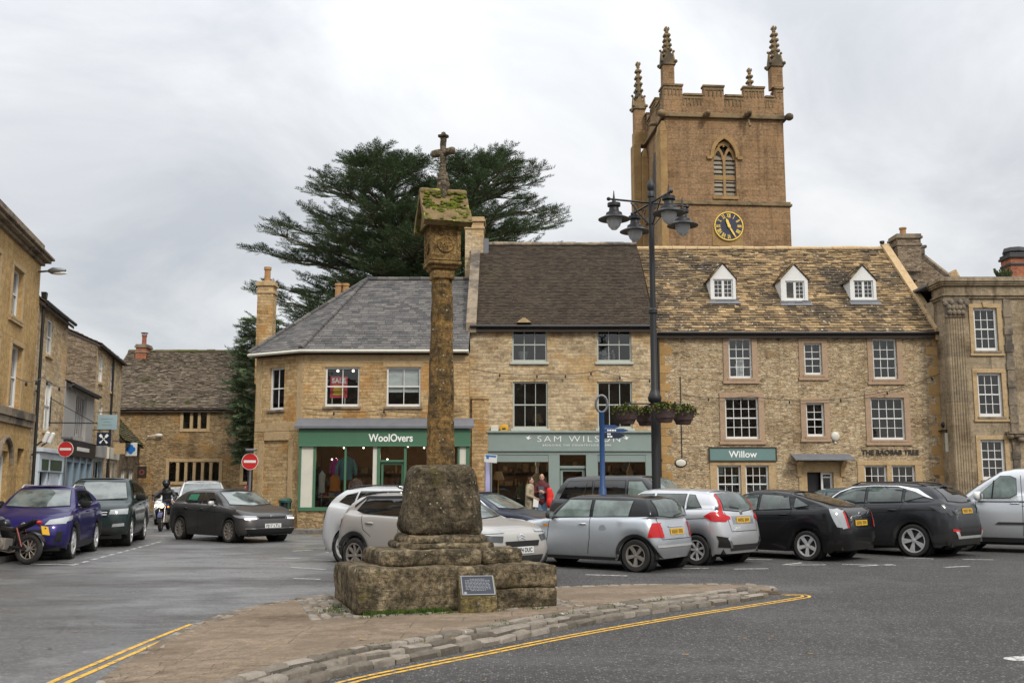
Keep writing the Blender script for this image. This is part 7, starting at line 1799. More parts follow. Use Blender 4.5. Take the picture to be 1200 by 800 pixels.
for sg in(1,-1):
 c.put('tail_light',[[(sg*.52,1.4),(sg*.56,1.4),(sg*.68,1.1),(sg*.8,.99),(sg*.81,.87),(sg*.48,.92),(sg*.48,.97),(sg*.62,1.02)]],'rear','lens_red',None,.014,.05)
c.put('tail_light',[[(3.52,.98),(3.7,.88),(3.9,.87),(3.9,.97),(3.8,1.07),(3.66,1.06)]],'side','lens_red',None,.012,.03)
c.put('number_surround',[[(-.4,.82),(.4,.82),(.42,.98),(-.42,.98)]],'rear',carpaint('grey_hatch_paint',(.25,.26,.27),.5),None,.004)
for sg in(1,-1):c.put('bumper_vent',[[(sg*.5,.36),(sg*.78,.38),(sg*.82,.6),(sg*.62,.56)]],'rear','gap',None,.012);c.put('reflector',c.line([(sg*.5,.36),(sg*.62,.56)],.06),'rear','chrome',None,.018)
c.put('lower_bumper',[[(-.5,.3),(.5,.3),(.55,.42),(-.55,.42)]],'rear','trim',None,.01);c.put('rear_wiper',c.line([(.0,1.12),(.34,1.16)],.025),'rear','trim',None,.02);c.badge(1.03,False)
c.put('hatch_line',c.line([(-.58,1.06),(-.5,.68),(.5,.68),(.58,1.06)],.012),'rear','gap',None,.004);c.put('spoiler_light',[[(-.15,1.45),(.15,1.45),(.15,1.475),(-.15,1.475)]],'rear','lens_red',None,.01)
sp=base(4.46,1.745,1.49,2.70,.9,.315,gc=.18,zh0=.7,sc=.95,zc=.95,zb0=.97,zb1=1.08,sh=1.9,sr=3.25,sb=4.22,zbk=1.13,zt=1.05,roof=[(1.7,1.42),(2.2,1.485),(2.7,1.485),(3.3,1.43),(4.2,1.2)],tw=.66,ry=.55,tail=1.0,paint=carpaint('black_car_paint',(.006,.0065,.008),.0,.06))
hd=hdg(45);c=Car('black fastback car with white edged rear lights between silver hatchback and dark grey crossover',rear_pose(948,656.5,hd,sp,1),hd,sp)
c.side_glass([[(1.45,1.02),(2.35,1.05),(2.35,1.37),(2.0,1.36)],[(2.43,1.05),(3.2,1.09),(3.1,1.35),(2.43,1.38)],[(3.28,1.11),(3.62,1.16),(3.28,1.32)]],'cg_mid');c.screens((1.02,1.38,.64,.54),(1.17,1.4,.56,.5),rm='cg_dark')
c.put('lower_rear_window',[[(-.5,.9),(.5,.9),(.56,1.1),(-.56,1.1)]],'rear','cg_dark',None,.01)
c.wheels(5,'alloy',rim=.7);c.seams([[(1.5,1.0),(1.4,.6),(1.35,.28)],[(2.39,1.02),(2.39,.28)],[(3.25,1.06),(3.15,.8),(2.95,.66)]]);c.handles([(2.22,.93),(3.05,.96)]);c.mirrors(1.55,1.03);c.plate(.8)
for sg in(1,-1):c.put('tail_light',[[(sg*.6,.7),(sg*.72,.68),(sg*.8,1.08),(sg*.66,1.1),(sg*.62,.95)]],'rear','lens_clear',None,.014,.05);c.put('brake_light',[[(sg*.54,.7),(sg*.6,.7),(sg*.63,1.02),(sg*.59,1.06)]],'rear','lens_red',None,.016,.05)
c.put('tail_light',[[(4.12,1.1),(4.34,1.06),(4.42,.7),(4.3,.72)]],'side','lens_clear',None,.012,.05);c.badge(.97,False);c.put('hatch_line',c.line([(-.55,1.1),(-.5,.68),(.5,.68),(.55,1.1)],.012),'rear','gap',None,.004)
sp=base(4.5,1.865,1.65,2.68,.9,.36,gc=.22,zh0=.86,sc=1.05,zc=1.1,zb0=1.1,zb1=1.2,sh=1.85,sr=4.0,sb=4.34,zbk=1.2,zt=1.1,roof=[(1.7,1.57),(2.2,1.635),(3.2,1.64),(4.05,1.58)],tw=.68,ry=.5,tail=1.1,paint=carpaint('dark_grey_paint',(.028,.03,.034),.3,.15),arch=1.12)
hd=hdg(46);c=Car('dark grey crossover with silver window arc and five spoke wheels next to the van',rear_pose(1073,652,hd,sp,1),hd,sp)
c.side_glass([[(1.55,1.17),(2.4,1.2),(2.4,1.53),(2.0,1.5)],[(2.48,1.2),(3.3,1.22),(3.3,1.53),(2.48,1.54)],[(3.38,1.23),(3.85,1.34),(3.7,1.44),(3.38,1.52)]],'cg_mid');c.screens((1.16,1.53,.7,.56),(1.24,1.52,.62,.54))
c.put('window_arc',c.line([(1.45,1.2),(1.75,1.42),(2.05,1.53),(2.6,1.57),(3.2,1.56)],.022)+[[(3.2,1.57),(3.65,1.5),(4.05,1.28),(3.85,1.33),(3.6,1.44),(3.2,1.545)]],'side','chrome',None,.013,.06)
c.wheels(5,'alloy','double',rim=.73);c.arches('trim',.055,.32);c.rails(2.0,3.8,.58);c.seams([[(1.6,1.12),(1.5,.7),(1.45,.33)],[(2.44,1.16),(2.44,.33)],[(3.36,1.18),(3.2,.85),(2.98,.75)],[(1.4,.9),(2.6,.95),(3.3,1.02),(4.2,1.05)],[(2.5,.45),(3.0,.9)]]);c.handles([(2.25,1.0),(3.12,1.03)]);c.mirrors(1.65,1.17);c.plate(1.02)
for sg in(1,-1):c.put('tail_light',[[(sg*.55,1.1),(sg*.85,1.16),(sg*.88,1.1),(sg*.78,.92),(sg*.7,.93),(sg*.72,1.05),(sg*.6,.95),(sg*.5,.98),(sg*.62,1.06)]],'rear','lens_dark',None,.012,.05);c.put('fog_light',[[(sg*.55,.56),(sg*.78,.58),(sg*.78,.64),(sg*.58,.62)]],'rear','lens_red',None,.014,.05)
c.put('tail_light',[[(3.95,1.14),(4.4,1.1),(4.4,.98),(4.25,.98)]],'side','lens_dark',None,.01,.05)
c.put('skid_plate',[[(-.6,.42),(.6,.42),(.72,.58),(.62,.58),(.55,.48),(-.55,.48),(-.62,.58),(-.72,.58)]],'rear','alloy',None,.016);c.put('lower_bumper',[[(-.8,.28),(.8,.28),(.86,.42),(-.86,.42)]],'rear','trim',None,.012)
c.put('spoiler',[[(-.56,1.54),(.56,1.54),(.56,1.6),(-.56,1.6)]],'rear','gap',None,.05);c.put('arch_panel',[[(4.0,.3),(4.4,.35),(4.4,.55),(4.05,.5)]],'side','trim',None,.01)
sp=base(4.97,1.99,2.0,2.93,.93,.33,gc=.25,zh0=1.0,sc=.82,zc=1.22,zb0=1.2,zb1=1.25,sh=1.75,sr=4.85,sb=4.92,zbk=1.26,zt=1.2,roof=[(1.6,1.9),(2.2,1.98),(3.5,2.0),(4.9,1.97)],tw=.8,cw=.93,ry=.4,tail=.6,rxr=.15,gxr=.1,paint=carpaint('silver_van_paint',(.46,.48,.5),.5,.4),cat='van')
hd=hdg(33);c=Car('silver panel van with green tinted cab window beyond the dark grey crossover',front_pose(1128,645.5,hd,sp,1),hd,sp,'panel_van')
c.side_glass([[(1.3,1.27),(2.05,1.29),(2.2,1.38),(2.2,1.74),(2.08,1.8),(1.86,1.8)]],'cg_pale');c.put('window_bar',c.line([(1.66,1.28),(1.72,1.7)],.03),'side','gap',None,.012);c.screens((1.28,1.82,.78,.68));c.wheels(6,'alloy',rim=.66)
c.seams([[(1.3,1.2),(1.28,.7),(1.35,.4)],[(2.3,1.82),(2.32,1.0),(2.3,.4)],[(3.5,1.85),(3.5,.4)],[(2.3,1.1),(4.85,1.12)],[(2.45,1.3),(2.45,1.75),(3.35,1.75),(3.35,1.3),(2.45,1.3)]]);c.put('side_moulding',[[(1.7,.66),(4.6,.66),(4.6,.72),(1.78,.72)],[(1.2,.25),(3.4,.25),(3.4,.36),(1.2,.36)]],'side','trim',None,.014,.2);c.put('crease_shade',[[(1.35,1.18),(4.8,1.18),(4.8,1.21),(1.35,1.21)]],'side','trim',None,.008,.2);c.handles([(2.15,1.16),(2.5,1.16)],M['chrome'])  # the upper dark strip paints the shade of the side crease
c.mirrors(1.38,1.3,M['white'],1.5)
for sg in(1,-1):c.put('headlight',[[(sg*.5,.88),(sg*.86,.95),(sg*.9,1.12),(sg*.72,1.04)]],'front','lens_clear',None,.012)
c.put('grille',[[(-.5,.62),(.5,.62),(.55,.85),(-.55,.85)]],'front','gap',None,.01);c.put('bumper',[[(-.9,.25),(.9,.25),(.9,.55),(-.9,.55)]],'front','trim',None,.01)
sp=base(4.0,1.75,1.47,2.54,.83,.32,gc=.2,zh0=.84,sc=.95,zc=1.0,zb0=.99,zb1=1.06,sh=1.72,sr=3.6,sb=3.85,zbk=1.08,zt=1.0,roof=[(1.6,1.41),(2.1,1.47),(3.0,1.46),(3.7,1.4)],tw=.7,ry=.45,nose=.6,paint=carpaint('pale_warm_grey_paint',(.36,.345,.325),.25,.4))
hd=hdr(41);c=Car('pale grey crossover partly hidden behind the cross, its front towards the camera',rear_pose(418,671,hd,sp,-1),hd,sp)
c.side_glass([[(1.42,1.05),(2.15,1.06),(2.15,1.36),(1.85,1.36)],[(2.22,1.06),(3.2,1.09),(3.4,1.14),(3.25,1.34),(2.22,1.36)]],'cg_dark');c.put('window_band',c.line([(1.7,1.37),(2.4,1.385),(3.3,1.37),(3.5,1.2)],.05),'side','gap',None,.01);c.screens((1.06,1.37,.64,.54),(1.1,1.36,.58,.5));c.wheels(8,'alloy_dark',rim=.7);c.arches('trim',.07,.36);c.rails(2.0,3.5,.56)
c.seams([[(1.4,1.0),(1.35,.6),(1.3,.35)],[(2.18,1.02),(2.18,.35)],[(3.2,1.05),(3.1,.8),(2.9,.68)]]);c.handles([(2.03,.9),(2.95,.92)]);c.mirrors(1.5,1.05,M['trim']);c.plate(.52,'VU74 DUC',True)
c.put('tail_light',[[(3.72,.98),(3.95,.98),(3.97,.83),(3.82,.8)]],'side','lens_red',None,.012,.05);
for sg in(1,-1):
 c.put('headlight',[[(sg*.5,.66),(sg*.8,.68),(sg*.84,.78),(sg*.46,.76)]],'front','lens_dark',None,.012,.05);c.put('running_light',[[(sg*.4,.81),(sg*.78,.8),(sg*.8,.835),(sg*.4,.85)]],'front','lens_clear',None,.014,.05);c.put('bumper_corner',[[(sg*.5,.2),(sg*.86,.22),(sg*.86,.5),(sg*.62,.44)]],'front','trim',None,.012)
c.put('headlight',[[(.12,.68),(.48,.72),(.5,.8),(.12,.78)]],'side','lens_dark',None,.01,.05)
c.put('grille',[[(-.4,.58),(.4,.58),(.44,.67),(-.44,.67)]],'front','gap',None,.012);c.put('lower_grille',[[(-.46,.28),(.46,.28),(.52,.43),(-.52,.43)]],'front','trim',None,.012)
m=MB()
for dz in(0,.045):c.pan(c.line([(-.1,.69+dz),(0,.735+dz),(.1,.69+dz)],.022),'front',m,.014,.03)
m.build('chevron_badge',M['chrome'],c.e,uv= False)
sp=base(4.35,1.8,1.58,2.6,.88,.33,gc=.2,zh0=.84,sc=1.0,zc=1.05,zb0=1.05,zb1=1.14,sh=1.8,sr=3.9,sb=4.2,zbk=1.15,zt=1.02,roof=[(1.7,1.5),(2.2,1.57),(3.2,1.57),(4.0,1.5)],tw=.68,ry=.45,paint=carpaint('white_car_paint',(.5,.51,.52),0,.25))
hd=hdr(42);c=Car('white car with dark roof rails half hidden beyond the pale grey crossover',(-1.95,21.35),hd,sp)
c.side_glass([[(1.5,1.12),(2.3,1.13),(2.3,1.46),(1.95,1.45)],[(2.38,1.13),(3.2,1.16),(3.2,1.46),(2.38,1.46)],[(3.28,1.17),(3.75,1.25),(3.6,1.38),(3.28,1.44)]],'cg_dark');c.screens((1.12,1.47,.66,.55),(1.18,1.45,.6,.5));c.wheels(7,'alloy',rim=.7);c.rails(2.0,3.7,.56);c.seams([[(2.34,1.1),(2.34,.33)]]);c.put('tail_light',[[(4.05,1.05),(4.3,1.0),(4.32,.85),(4.2,.85)]],'side','lens_dark',None,.012,.05);c.mirrors(1.6,1.12)
sp=base(4.5,1.82,1.43,2.7,.88,.33,gc=.18,zh0=.76,sc=1.2,zc=.97,zb0=.97,zb1=1.04,sh=1.95,sr=3.55,sb=4.1,zbk=1.06,zt=.98,roof=[(1.8,1.37),(2.3,1.425),(2.9,1.42),(3.6,1.36)],tw=.66,ry=.5,paint=carpaint('navy_car_paint',(.012,.017,.035),.1,.25))
hd=hdr(30);c=Car('dark navy saloon with bright window trim behind the silver three door hatchback',(-.75,26.2),hd,sp)
c.side_glass([[(1.65,1.02),(2.45,1.04),(2.45,1.31),(2.1,1.3)],[(2.52,1.04),(3.3,1.07),(3.15,1.3),(2.52,1.32)]],'cg_mid');c.put('window_trim',c.line([(1.55,1.03),(2.05,1.32),(2.5,1.345),(3.1,1.33),(3.45,1.1)],.022),'side','chrome',None,.01);c.screens((1.04,1.32,.64,.52),(1.1,1.3,.6,.5));c.wheels(5,'alloy','double');c.mirrors(1.75,1.02);c.seams([[(2.48,1.0),(2.48,.3)],[(1.6,.98),(1.5,.3)]])
for sg in(1,-1):c.put('headlight',[[(sg*.5,.64),(sg*.82,.66),(sg*.86,.76),(sg*.52,.73)]],'front','lens_clear',None,.012,.05)
c.put('headlight',[[(.1,.66),(.42,.7),(.4,.77),(.1,.75)]],'side','lens_clear',None,.01,.05);c.put('grille',[[(-.4,.35),(.4,.35),(.46,.7),(-.46,.7)]],'front','gap',None,.012)
sp=base(4.95,1.98,1.84,2.92,.88,.38,gc=.25,zh0=1.02,sc=1.25,zc=1.16,zb0=1.16,zb1=1.18,sh=1.85,sr=4.45,sb=4.78,zbk=1.2,zt=1.12,roof=[(1.75,1.77),(2.3,1.83),(3.5,1.83),(4.5,1.79)],tw=.74,ry=.4,paint=carpaint('graphite_paint',(.06,.062,.066),.4,.3))
hd=hdr(33);c=Car('large dark grey off-roader with black rear glass parked below the sage shopfront',(3.6,28.0),hd,sp)
c.side_glass([[(1.62,1.22),(2.45,1.22),(2.45,1.7),(2.05,1.7)],[(2.53,1.22),(3.45,1.22),(3.45,1.7),(2.53,1.7)],[(3.52,1.22),(4.5,1.22),(4.25,1.68),(3.52,1.7)]],'cg_dark');c.screens((1.22,1.72,.74,.62),(1.25,1.7,.68,.6));c.put('front_pane',[[(1.66,1.24),(2.42,1.24),(2.42,1.67),(2.06,1.67)]],'side','cg_pale',None,.012);c.wheels(10,'alloy',rim=.74);c.mirrors(1.75,1.24);c.seams([[(2.49,1.2),(2.49,.35)],[(3.5,1.2),(3.5,.8)]])
for sg in(1,-1):c.put('headlight',[[(sg*.55,.84),(sg*.9,.86),(sg*.92,.98),(sg*.58,.96)]],'front','lens_clear',None,.012,.05)
c.put('grille',[[(-.5,.78),(.5,.78),(.5,.96),(-.5,.96)]],'front','gap',None,.012)
sp=base(4.2,1.78,1.5,2.6,.85,.32,gc=.2,zh0=.8,sc=1.0,zc=1.0,zb0=1.0,zb1=1.08,sh=1.75,sr=3.7,sb=4.0,zbk=1.1,zt=1.0,roof=[(1.7,1.43),(2.2,1.5),(3.2,1.49),(3.8,1.42)],tw=.68,paint=carpaint('dark_teal_paint',(.02,.045,.05),.1,.25))
hd=hdg(60);c=Car('dark teal car glimpsed between the black fastback and the dark grey crossover',(8.9,28.2),hd,sp)
c.side_glass([[(1.5,1.06),(2.3,1.07),(2.3,1.39),(1.9,1.38)],[(2.37,1.07),(3.3,1.1),(3.2,1.38),(2.37,1.39)]],'cg_mid');c.screens((1.06,1.4,.64,.54),(1.12,1.38,.58,.5));c.wheels(5,'alloy');c.mirrors(1.6,1.06)
sp=base(4.26,1.79,1.47,2.62,.86,.32,gc=.17,zh0=.76,sc=1.0,zc=.98,zb0=.98,zb1=1.05,sh=1.75,sr=3.72,sb=4.08,zbk=1.06,zt=.98,roof=[(1.75,1.4),(2.3,1.465),(3.2,1.46),(3.8,1.39)],tw=.69,ry=.5,nose=.8,paint=carpaint('mid_grey_paint',(.055,.054,.056),.35,.25))
hd=hdr(42.6);c=Car('grey five door hatchback driving into the square with headlights lit',rear_pose(212,631.5,hd,sp,-1),hd,sp,'moving_car')
c.side_glass([[(1.6,1.04),(2.4,1.05),(2.4,1.36),(2.02,1.35)],[(2.47,1.05),(3.35,1.08),(3.3,1.33),(2.47,1.36)]],'cg_dark');c.put('green_sticker',[[(2.7,1.14),(3.2,1.15),(3.18,1.3),(2.7,1.31)]],'side',paint('green_glass',(.03,.2,.13),.1,.2),None,.013);c.screens((1.04,1.36,.66,.55),(1.1,1.34,.6,.5));c.wheels(10,'alloy_dark',rim=.72);c.mirrors(1.72,1.03,M['alloy']);c.seams([[(1.62,1.0),(1.5,.6),(1.48,.28)],[(2.43,1.0),(2.43,.28)],[(3.3,1.04),(3.2,.8),(3.0,.66)],[(1.2,.82),(4.0,.88)]]);c.handles([(2.28,.9),(3.15,.92)]);c.put('window_trim',c.line([(1.6,1.015),(2.5,1.035),(3.45,1.06)],.018),'side','chrome',None,.01)
for sg in(1,-1):
 c.put('headlight',[[(sg*.42,.66),(sg*.8,.64),(sg*.86,.75),(sg*.5,.73)]],'front','lens_clear',None,.012,.05);c.put('driving_lamp',[[(sg*.5,.645),(sg*.78,.635),(sg*.8,.665),(sg*.5,.675)]],'front','lamp_on',None,.018,.05)
c.put('headlight',[[(.12,.66),(.5,.7),(.62,.76),(.2,.75)]],'side','lens_clear',None,.01,.05)
c.put('grille',[[(-.5,.665),(.5,.665),(.5,.71),(-.5,.71)]],'front','gap',None,.012);c.put('lower_grille',[[(-.72,.24),(.72,.24),(.78,.38),(-.78,.38)]],'front','gap',None,.012);c.put('chrome_strip',c.line([(-.8,.4),(.8,.4)],.02)+c.line([(-.8,.22),(.8,.22)],.02),'front','chrome',None,.016);c.plate(.47,'FJ17 LTU',True);c.badge(.7,True,.062)
sp=base(4.85,1.98,1.78,2.92,.86,.38,gc=.27,zh0=1.0,sc=1.25,zc=1.16,zb0=1.15,zb1=1.24,sh=1.95,sr=4.3,sb=4.62,zbk=1.25,zt=1.15,roof=[(1.85,1.71),(2.4,1.775),(3.4,1.76),(4.35,1.69)],tw=.7,ry=.45,nose=.7,paint=carpaint('dark_green_paint',(.008,.022,.022),.15,.3))
hd=math.atan2(-.974,.227);c=Car('muddy dark green off-roader parked behind the blue crossover',front_pose(150,639,hd,sp,1),hd,sp)
c.side_glass([[(1.75,1.22),(2.55,1.23),(2.55,1.64),(2.15,1.62)],[(2.63,1.24),(3.5,1.27),(3.5,1.63),(2.63,1.64)],[(3.57,1.28),(4.1,1.34),(3.95,1.56),(3.57,1.61)]],'cg_dark');c.screens((1.23,1.64,.74,.62),(1.3,1.6,.68,.58));c.wheels(10,'alloy',rim=.74,width=.24);c.mirrors(1.85,1.22,M['gap'],1.3);c.seams([[(1.7,1.15),(1.6,.4)],[(2.6,1.2),(2.6,.4)],[(3.5,1.24),(3.4,.9)]]);c.handles([(2.4,1.05),(3.3,1.08)])
for sg in(1,-1):c.put('headlight',[[(sg*.5,.84),(sg*.92,.84),(sg*.92,.98),(sg*.52,.95)]],'front','lens_clear',None,.014,.05);c.put('fog_light',[[(sg*.58,.52),(sg*.86,.54),(sg*.86,.62),(sg*.6,.6)]],'front','lens_clear',None,.014,.05)
c.put('grille',[[(-.46,.78),(.46,.78),(.48,.94),(-.48,.94)]],'front','gap',None,.012);c.put('grille_bar',c.line([(-.44,.83),(.44,.83)],.02)+c.line([(-.45,.89),(.45,.89)],.02),'front','chrome',None,.02);c.put('lower_grille',[[(-.55,.34),(.55,.34),(.6,.52),(-.6,.52)]],'front','trim',None,.012)
m=MB();c.pan([[(-.3+k*.13,1.0),(-.25+k*.13,1.0),(-.25+k*.13,1.025),(-.3+k*.13,1.025)] for k in range(5)],'front',m,.016,.05);m.build('bonnet_lettering',M['chrome'],c.e,uv= False,recalc= False)
p,n_=c.endx(0,.66,True);m=MB();m.box(-.01,.01,-.3,.3,.6,.72);o=m.build('number_plate',M['plate_w'],c.e,(p.x+.012,0,0),uv= False)
sp=base(4.18,1.765,1.58,2.56,.86,.345,gc=.22,zh0=.86,sc=1.05,zc=1.08,zb0=1.06,zb1=1.16,sh=1.8,sr=3.6,sb=4.0,zbk=1.18,zt=1.06,roof=[(1.7,1.51),(2.2,1.58),(3.0,1.57),(3.7,1.48)],tw=.67,ry=.5,nose=.9,paint=carpaint('violet_blue_paint',(.016,.012,.1),.3,.1))
hd=math.atan2(-.98,.2);c=Car('violet blue crossover parked nose out beside the black motorcycle',front_pose(81,654.5,hd,sp,1),hd,sp)
c.side_glass([[(1.55,1.13),(2.35,1.14),(2.35,1.46),(1.98,1.45)],[(2.43,1.15),(3.2,1.18),(3.1,1.44),(2.43,1.46)]],'cg_dark');c.screens((1.14,1.47,.66,.54),(1.22,1.42,.6,.5));c.wheels(5,'alloy','double',rim=.7);c.arches('trim',.08,.36);c.rails(2.0,3.4,.55,'alloy');c.mirrors(1.62,1.13,M['gap'],1.15);c.seams([[(1.6,1.08),(1.5,.4)],[(2.39,1.1),(2.39,.4)],[(3.2,1.14),(3.05,.85)]]);c.handles([(2.22,1.0),(3.0,1.03)])
for sg in(1,-1):c.put('headlight',[[(sg*.42,.76),(sg*.8,.78),(sg*.84,.92),(sg*.5,.86)]],'front','lens_clear',None,.014,.05);c.put('bumper_vent',[[(sg*.62,.42),(sg*.74,.42),(sg*.78,.62),(sg*.68,.62)]],'front','gap',None,.014)
c.put('headlight',[[(.12,.8),(.5,.86),(.58,.95),(.2,.9)]],'side','lens_clear',None,.012,.05)
c.put('grille',[[(-.5,.3),(.5,.3),(.42,.66),(-.42,.66)]],'front','gap',None,.012);c.badge(.76,True,.06);c.put('bumper',[[(-.75,.24),(.75,.24),(.72,.32),(-.72,.32)]],'front','trim',None,.016)
sp=base(4.0,1.74,1.47,2.5,.8,.31,gc=.19,zh0=.78,sc=1.0,zc=1.0,zb0=1.0,zb1=1.06,sh=1.75,sr=3.55,sb=3.85,zbk=1.08,zt=1.0,roof=[(1.7,1.41),(2.1,1.47),(3.0,1.46),(3.6,1.4)],tw=.68,paint=carpaint('white_hatch_paint',(.58,.59,.6),0,.3))
hd=rad(-80);c=Car('white car with headlight lit waiting directly behind the motorcyclist',(-13.55,42.6),hd,sp,'moving_car')
c.side_glass([[(1.45,1.06),(2.2,1.07),(2.2,1.36),(1.85,1.36)],[(2.27,1.07),(3.1,1.09),(3.0,1.35),(2.27,1.36)]],'cg_dark');c.screens((1.05,1.37,.64,.54));c.wheels(5,'alloy');c.mirrors(1.55,1.06,M['gap'])
for sg in(1,-1):c.put('headlight',[[(sg*.45,.66),(sg*.78,.68),(sg*.8,.78),(sg*.5,.76)]],'front','lamp_on',None,.014,.05)
c.put('grille',[[(-.5,.34),(.5,.34),(.45,.6),(-.45,.6)]],'front','gap',None,.012);c.plate(.46,None,True)
sp=base(4.6,1.88,1.72,2.7,.88,.35,gc=.24,zh0=.96,sc=1.1,zc=1.14,zb0=1.14,zb1=1.22,sh=1.8,sr=4.1,sb=4.4,zbk=1.24,zt=1.14,roof=[(1.7,1.64),(2.3,1.71),(3.3,1.71),(4.2,1.64)],tw=.72,paint=carpaint('white_suv_paint',(.6,.61,.62),0,.3))
hd=rad(-72);c=Car('tall white off-roader standing behind the grey hatchback near the stone hall',(-11.65,38.9),hd,sp)
c.side_glass([[(1.55,1.2),(2.4,1.21),(2.4,1.58),(2.0,1.57)],[(2.47,1.21),(3.4,1.24),(3.4,1.58),(2.47,1.58)]],'cg_dark');c.screens((1.2,1.6,.72,.62));c.wheels(5,'alloy');c.mirrors(1.65,1.2,M['gap']);c.rails(2.0,3.9,.6)
c.put('grille',[[(-.5,.7),(.5,.7),(.5,.88),(-.5,.88)]],'front','gap',None,.012)
for sg in(1,-1):c.put('headlight',[[(sg*.52,.76),(sg*.84,.78),(sg*.86,.92),(sg*.55,.9)]],'front','lens_clear',None,.014,.05)
lp=Vector((3.42,24.5,0));sl_=empty('street_lamp','tall black street lamp with four lanterns and hanging baskets behind the parked cars','street lamp',lp)
zz= lambda py:P(770,py,24.5).z
m=MB();m.lathe([(.17,0),(.17,.1),(.14,.14),(.14,1.15),(.19,1.2),(.19,1.28),(.12,1.34),(.105,1.5),(.1,zz(472)),(.15,zz(470)),(.17,zz(466)),(.13,zz(461)),(.085,zz(456)),(.08,zz(368)),(.11,zz(367)),(.11,zz(363)),(.072,zz(361)),(.066,zz(232)),(.09,zz(231)),(.09,zz(226)),(.06,zz(224)),(.09,zz(221)),(.1,zz(217)),(.05,zz(213)),(.02,zz(209)),(0,zz(208))],20,cap= False)
m.build('post',M['blackmetal'],sl_,smooth=40,uv= False)
za=zz(238);lan= None
for k,(az,r) in enumerate(((199,1.0),(19,.86),(288,.95),(108,.95))):
 d=Vector((math.cos(rad(az)),math.sin(rad(az)),0));e=d*r+Vector((0,0,za));a=MB();a.tube([Vector((0,0,za)),e+d*.12],.026,6);a.ell(e+d*.14,.05,8,6)
 a.tube([Vector((0,0,za-.55))+d*.07,d*r*.3+Vector((0,0,za-.32)),d*r*.55+Vector((0,0,za-.04))],.017,5);a.tube([e,e+Vector((0,0,.22))],[.03,.008],6)
 cu=[d*r*.42+Vector((0,0,za-.12))+(d*math.cos(t)+Vector((0,0,math.sin(t))))*.07 for t in[q*.7 for q in range(8)]];a.tube(cu,.01,5);a.build('arm',M['blackmetal'],sl_,smooth=60,uv= False)
 if lan is None:
  h=MB();h.lathe([(.05,.0),(.06,-.08),(.19,-.1),(.19,-.2),(.13,-.22),(.15,-.36),(.23,-.42),(.24,-.5),(.46,-.62),(.46,-.64),(.2,-.6)],28,cap= False);lan=h.build('lantern',M['blackmetal'],sl_,smooth=35,uv= False)
  g=MB();g.lathe([(.23,-.6),(.22,-.7),(.17,-.85),(.08,-.96),(0,-.98)],22,cap= False);gm,nt_,b_=NM('lantern_glass',.12,(.8,.82,.83));b_.inputs['Transmission Weight'].default_value=.45;g.build('lantern_glass',gm,lan,smooth=80,uv= False);L0=lan
 else:lan=copy_tree(L0,sl_)
 lan.location=e+Vector((0,0,-.02));lan.scale=(.84,.84,.76)
m=MB();zb=zz(487)
for az in(10,100):d=Vector((math.cos(rad(az)),math.sin(rad(az)),0));m.tube([d*-.72+Vector((0,0,zb+.28)),d*.72+Vector((0,0,zb+.28))],.018,6)
m.build('basket_bracket',M['blackmetal'],sl_,uv= False)
M['basket']=slab('basket_plastic',[(.06,.04,.04),(.1,.07,.065)],scale=4,island= False)
M['plant']=slab('basket_leaf',[(.03,.05,.012),(.07,.1,.02),(.13,.13,.04),(.2,.13,.08)],scale=3)
for k,(az,lab) in enumerate(((190,'hanging basket on the street lamp, on the tiled house side'),(10,'hanging basket on the street lamp, before the rubble wall'),(280,'hanging basket in front of the lamp post, hiding part of it'),(100,'hanging basket mostly hidden behind the lamp post'))):
 d=Vector((math.cos(rad(az)),math.sin(rad(az)),0))*.7;o=empty('hanging_basket',lab,'hanging basket',lp+d+Vector((0,0,zb-.2)),0,'hanging baskets on the street lamp');o.scale=(.85,.85,.85);rs=random.Random(k)
 m=MB();m.lathe([(.0,0),(.2,0),(.24,.1),(.27,.12),(.33,.34),(.35,.36),(.3,.36),(.0,.33)],20,cap= False);m.tube([(0,.0,.3),(0,0,.55)],.01,5);m.build('basket',M['basket'],o,smooth=40,uv= False)
 m=MB()
 for q in range(300):
  a=rs.uniform(0,6.28);r2=.4*rs.random()**.6;c=Vector((r2*math.cos(a),r2*math.sin(a),.35+.2*rs.random()*(1-r2)-max(0,r2-.3)*rs.uniform(0,2.2)));n_=Vector((rs.uniform(-1,1),rs.uniform(-1,1),rs.uniform(-.2,1))).normalized()*rs.uniform(.05,.12);s=n_.cross(Vector((rs.random(),rs.random(),.3))).normalized()*.03
  m.add([c,c+n_*.5+s,c+n_,c+n_*.5-s],[(0,1,2,3)])
 m.build('foliage',M['plant'],o,uv= False,recalc= False)
g=Vector((P(706,560,23).x,23,0));fp=empty('fingerpost','blue fingerpost with ring finial and three pointing arms','signpost',g);zz= lambda py:P(706,py,23).z
m=MB();m.lathe([(.12,0),(.12,1.2),(.09,1.25),(.085,1.5),(.06,1.55),(.057,zz(484)),(.07,zz(483)),(.03,zz(482))],16);m.build('post',M['blue'],fp,smooth=40,uv= False)
m=MB();c=zz(473);m.tube([(.13*math.cos(t),0,c+.19*math.sin(t)) for t in[q*PI/12 for q in range(25)]],.03,6,cap= False);m.build('ring_finial',M['greymetal'],fp,smooth=60,uv= False)
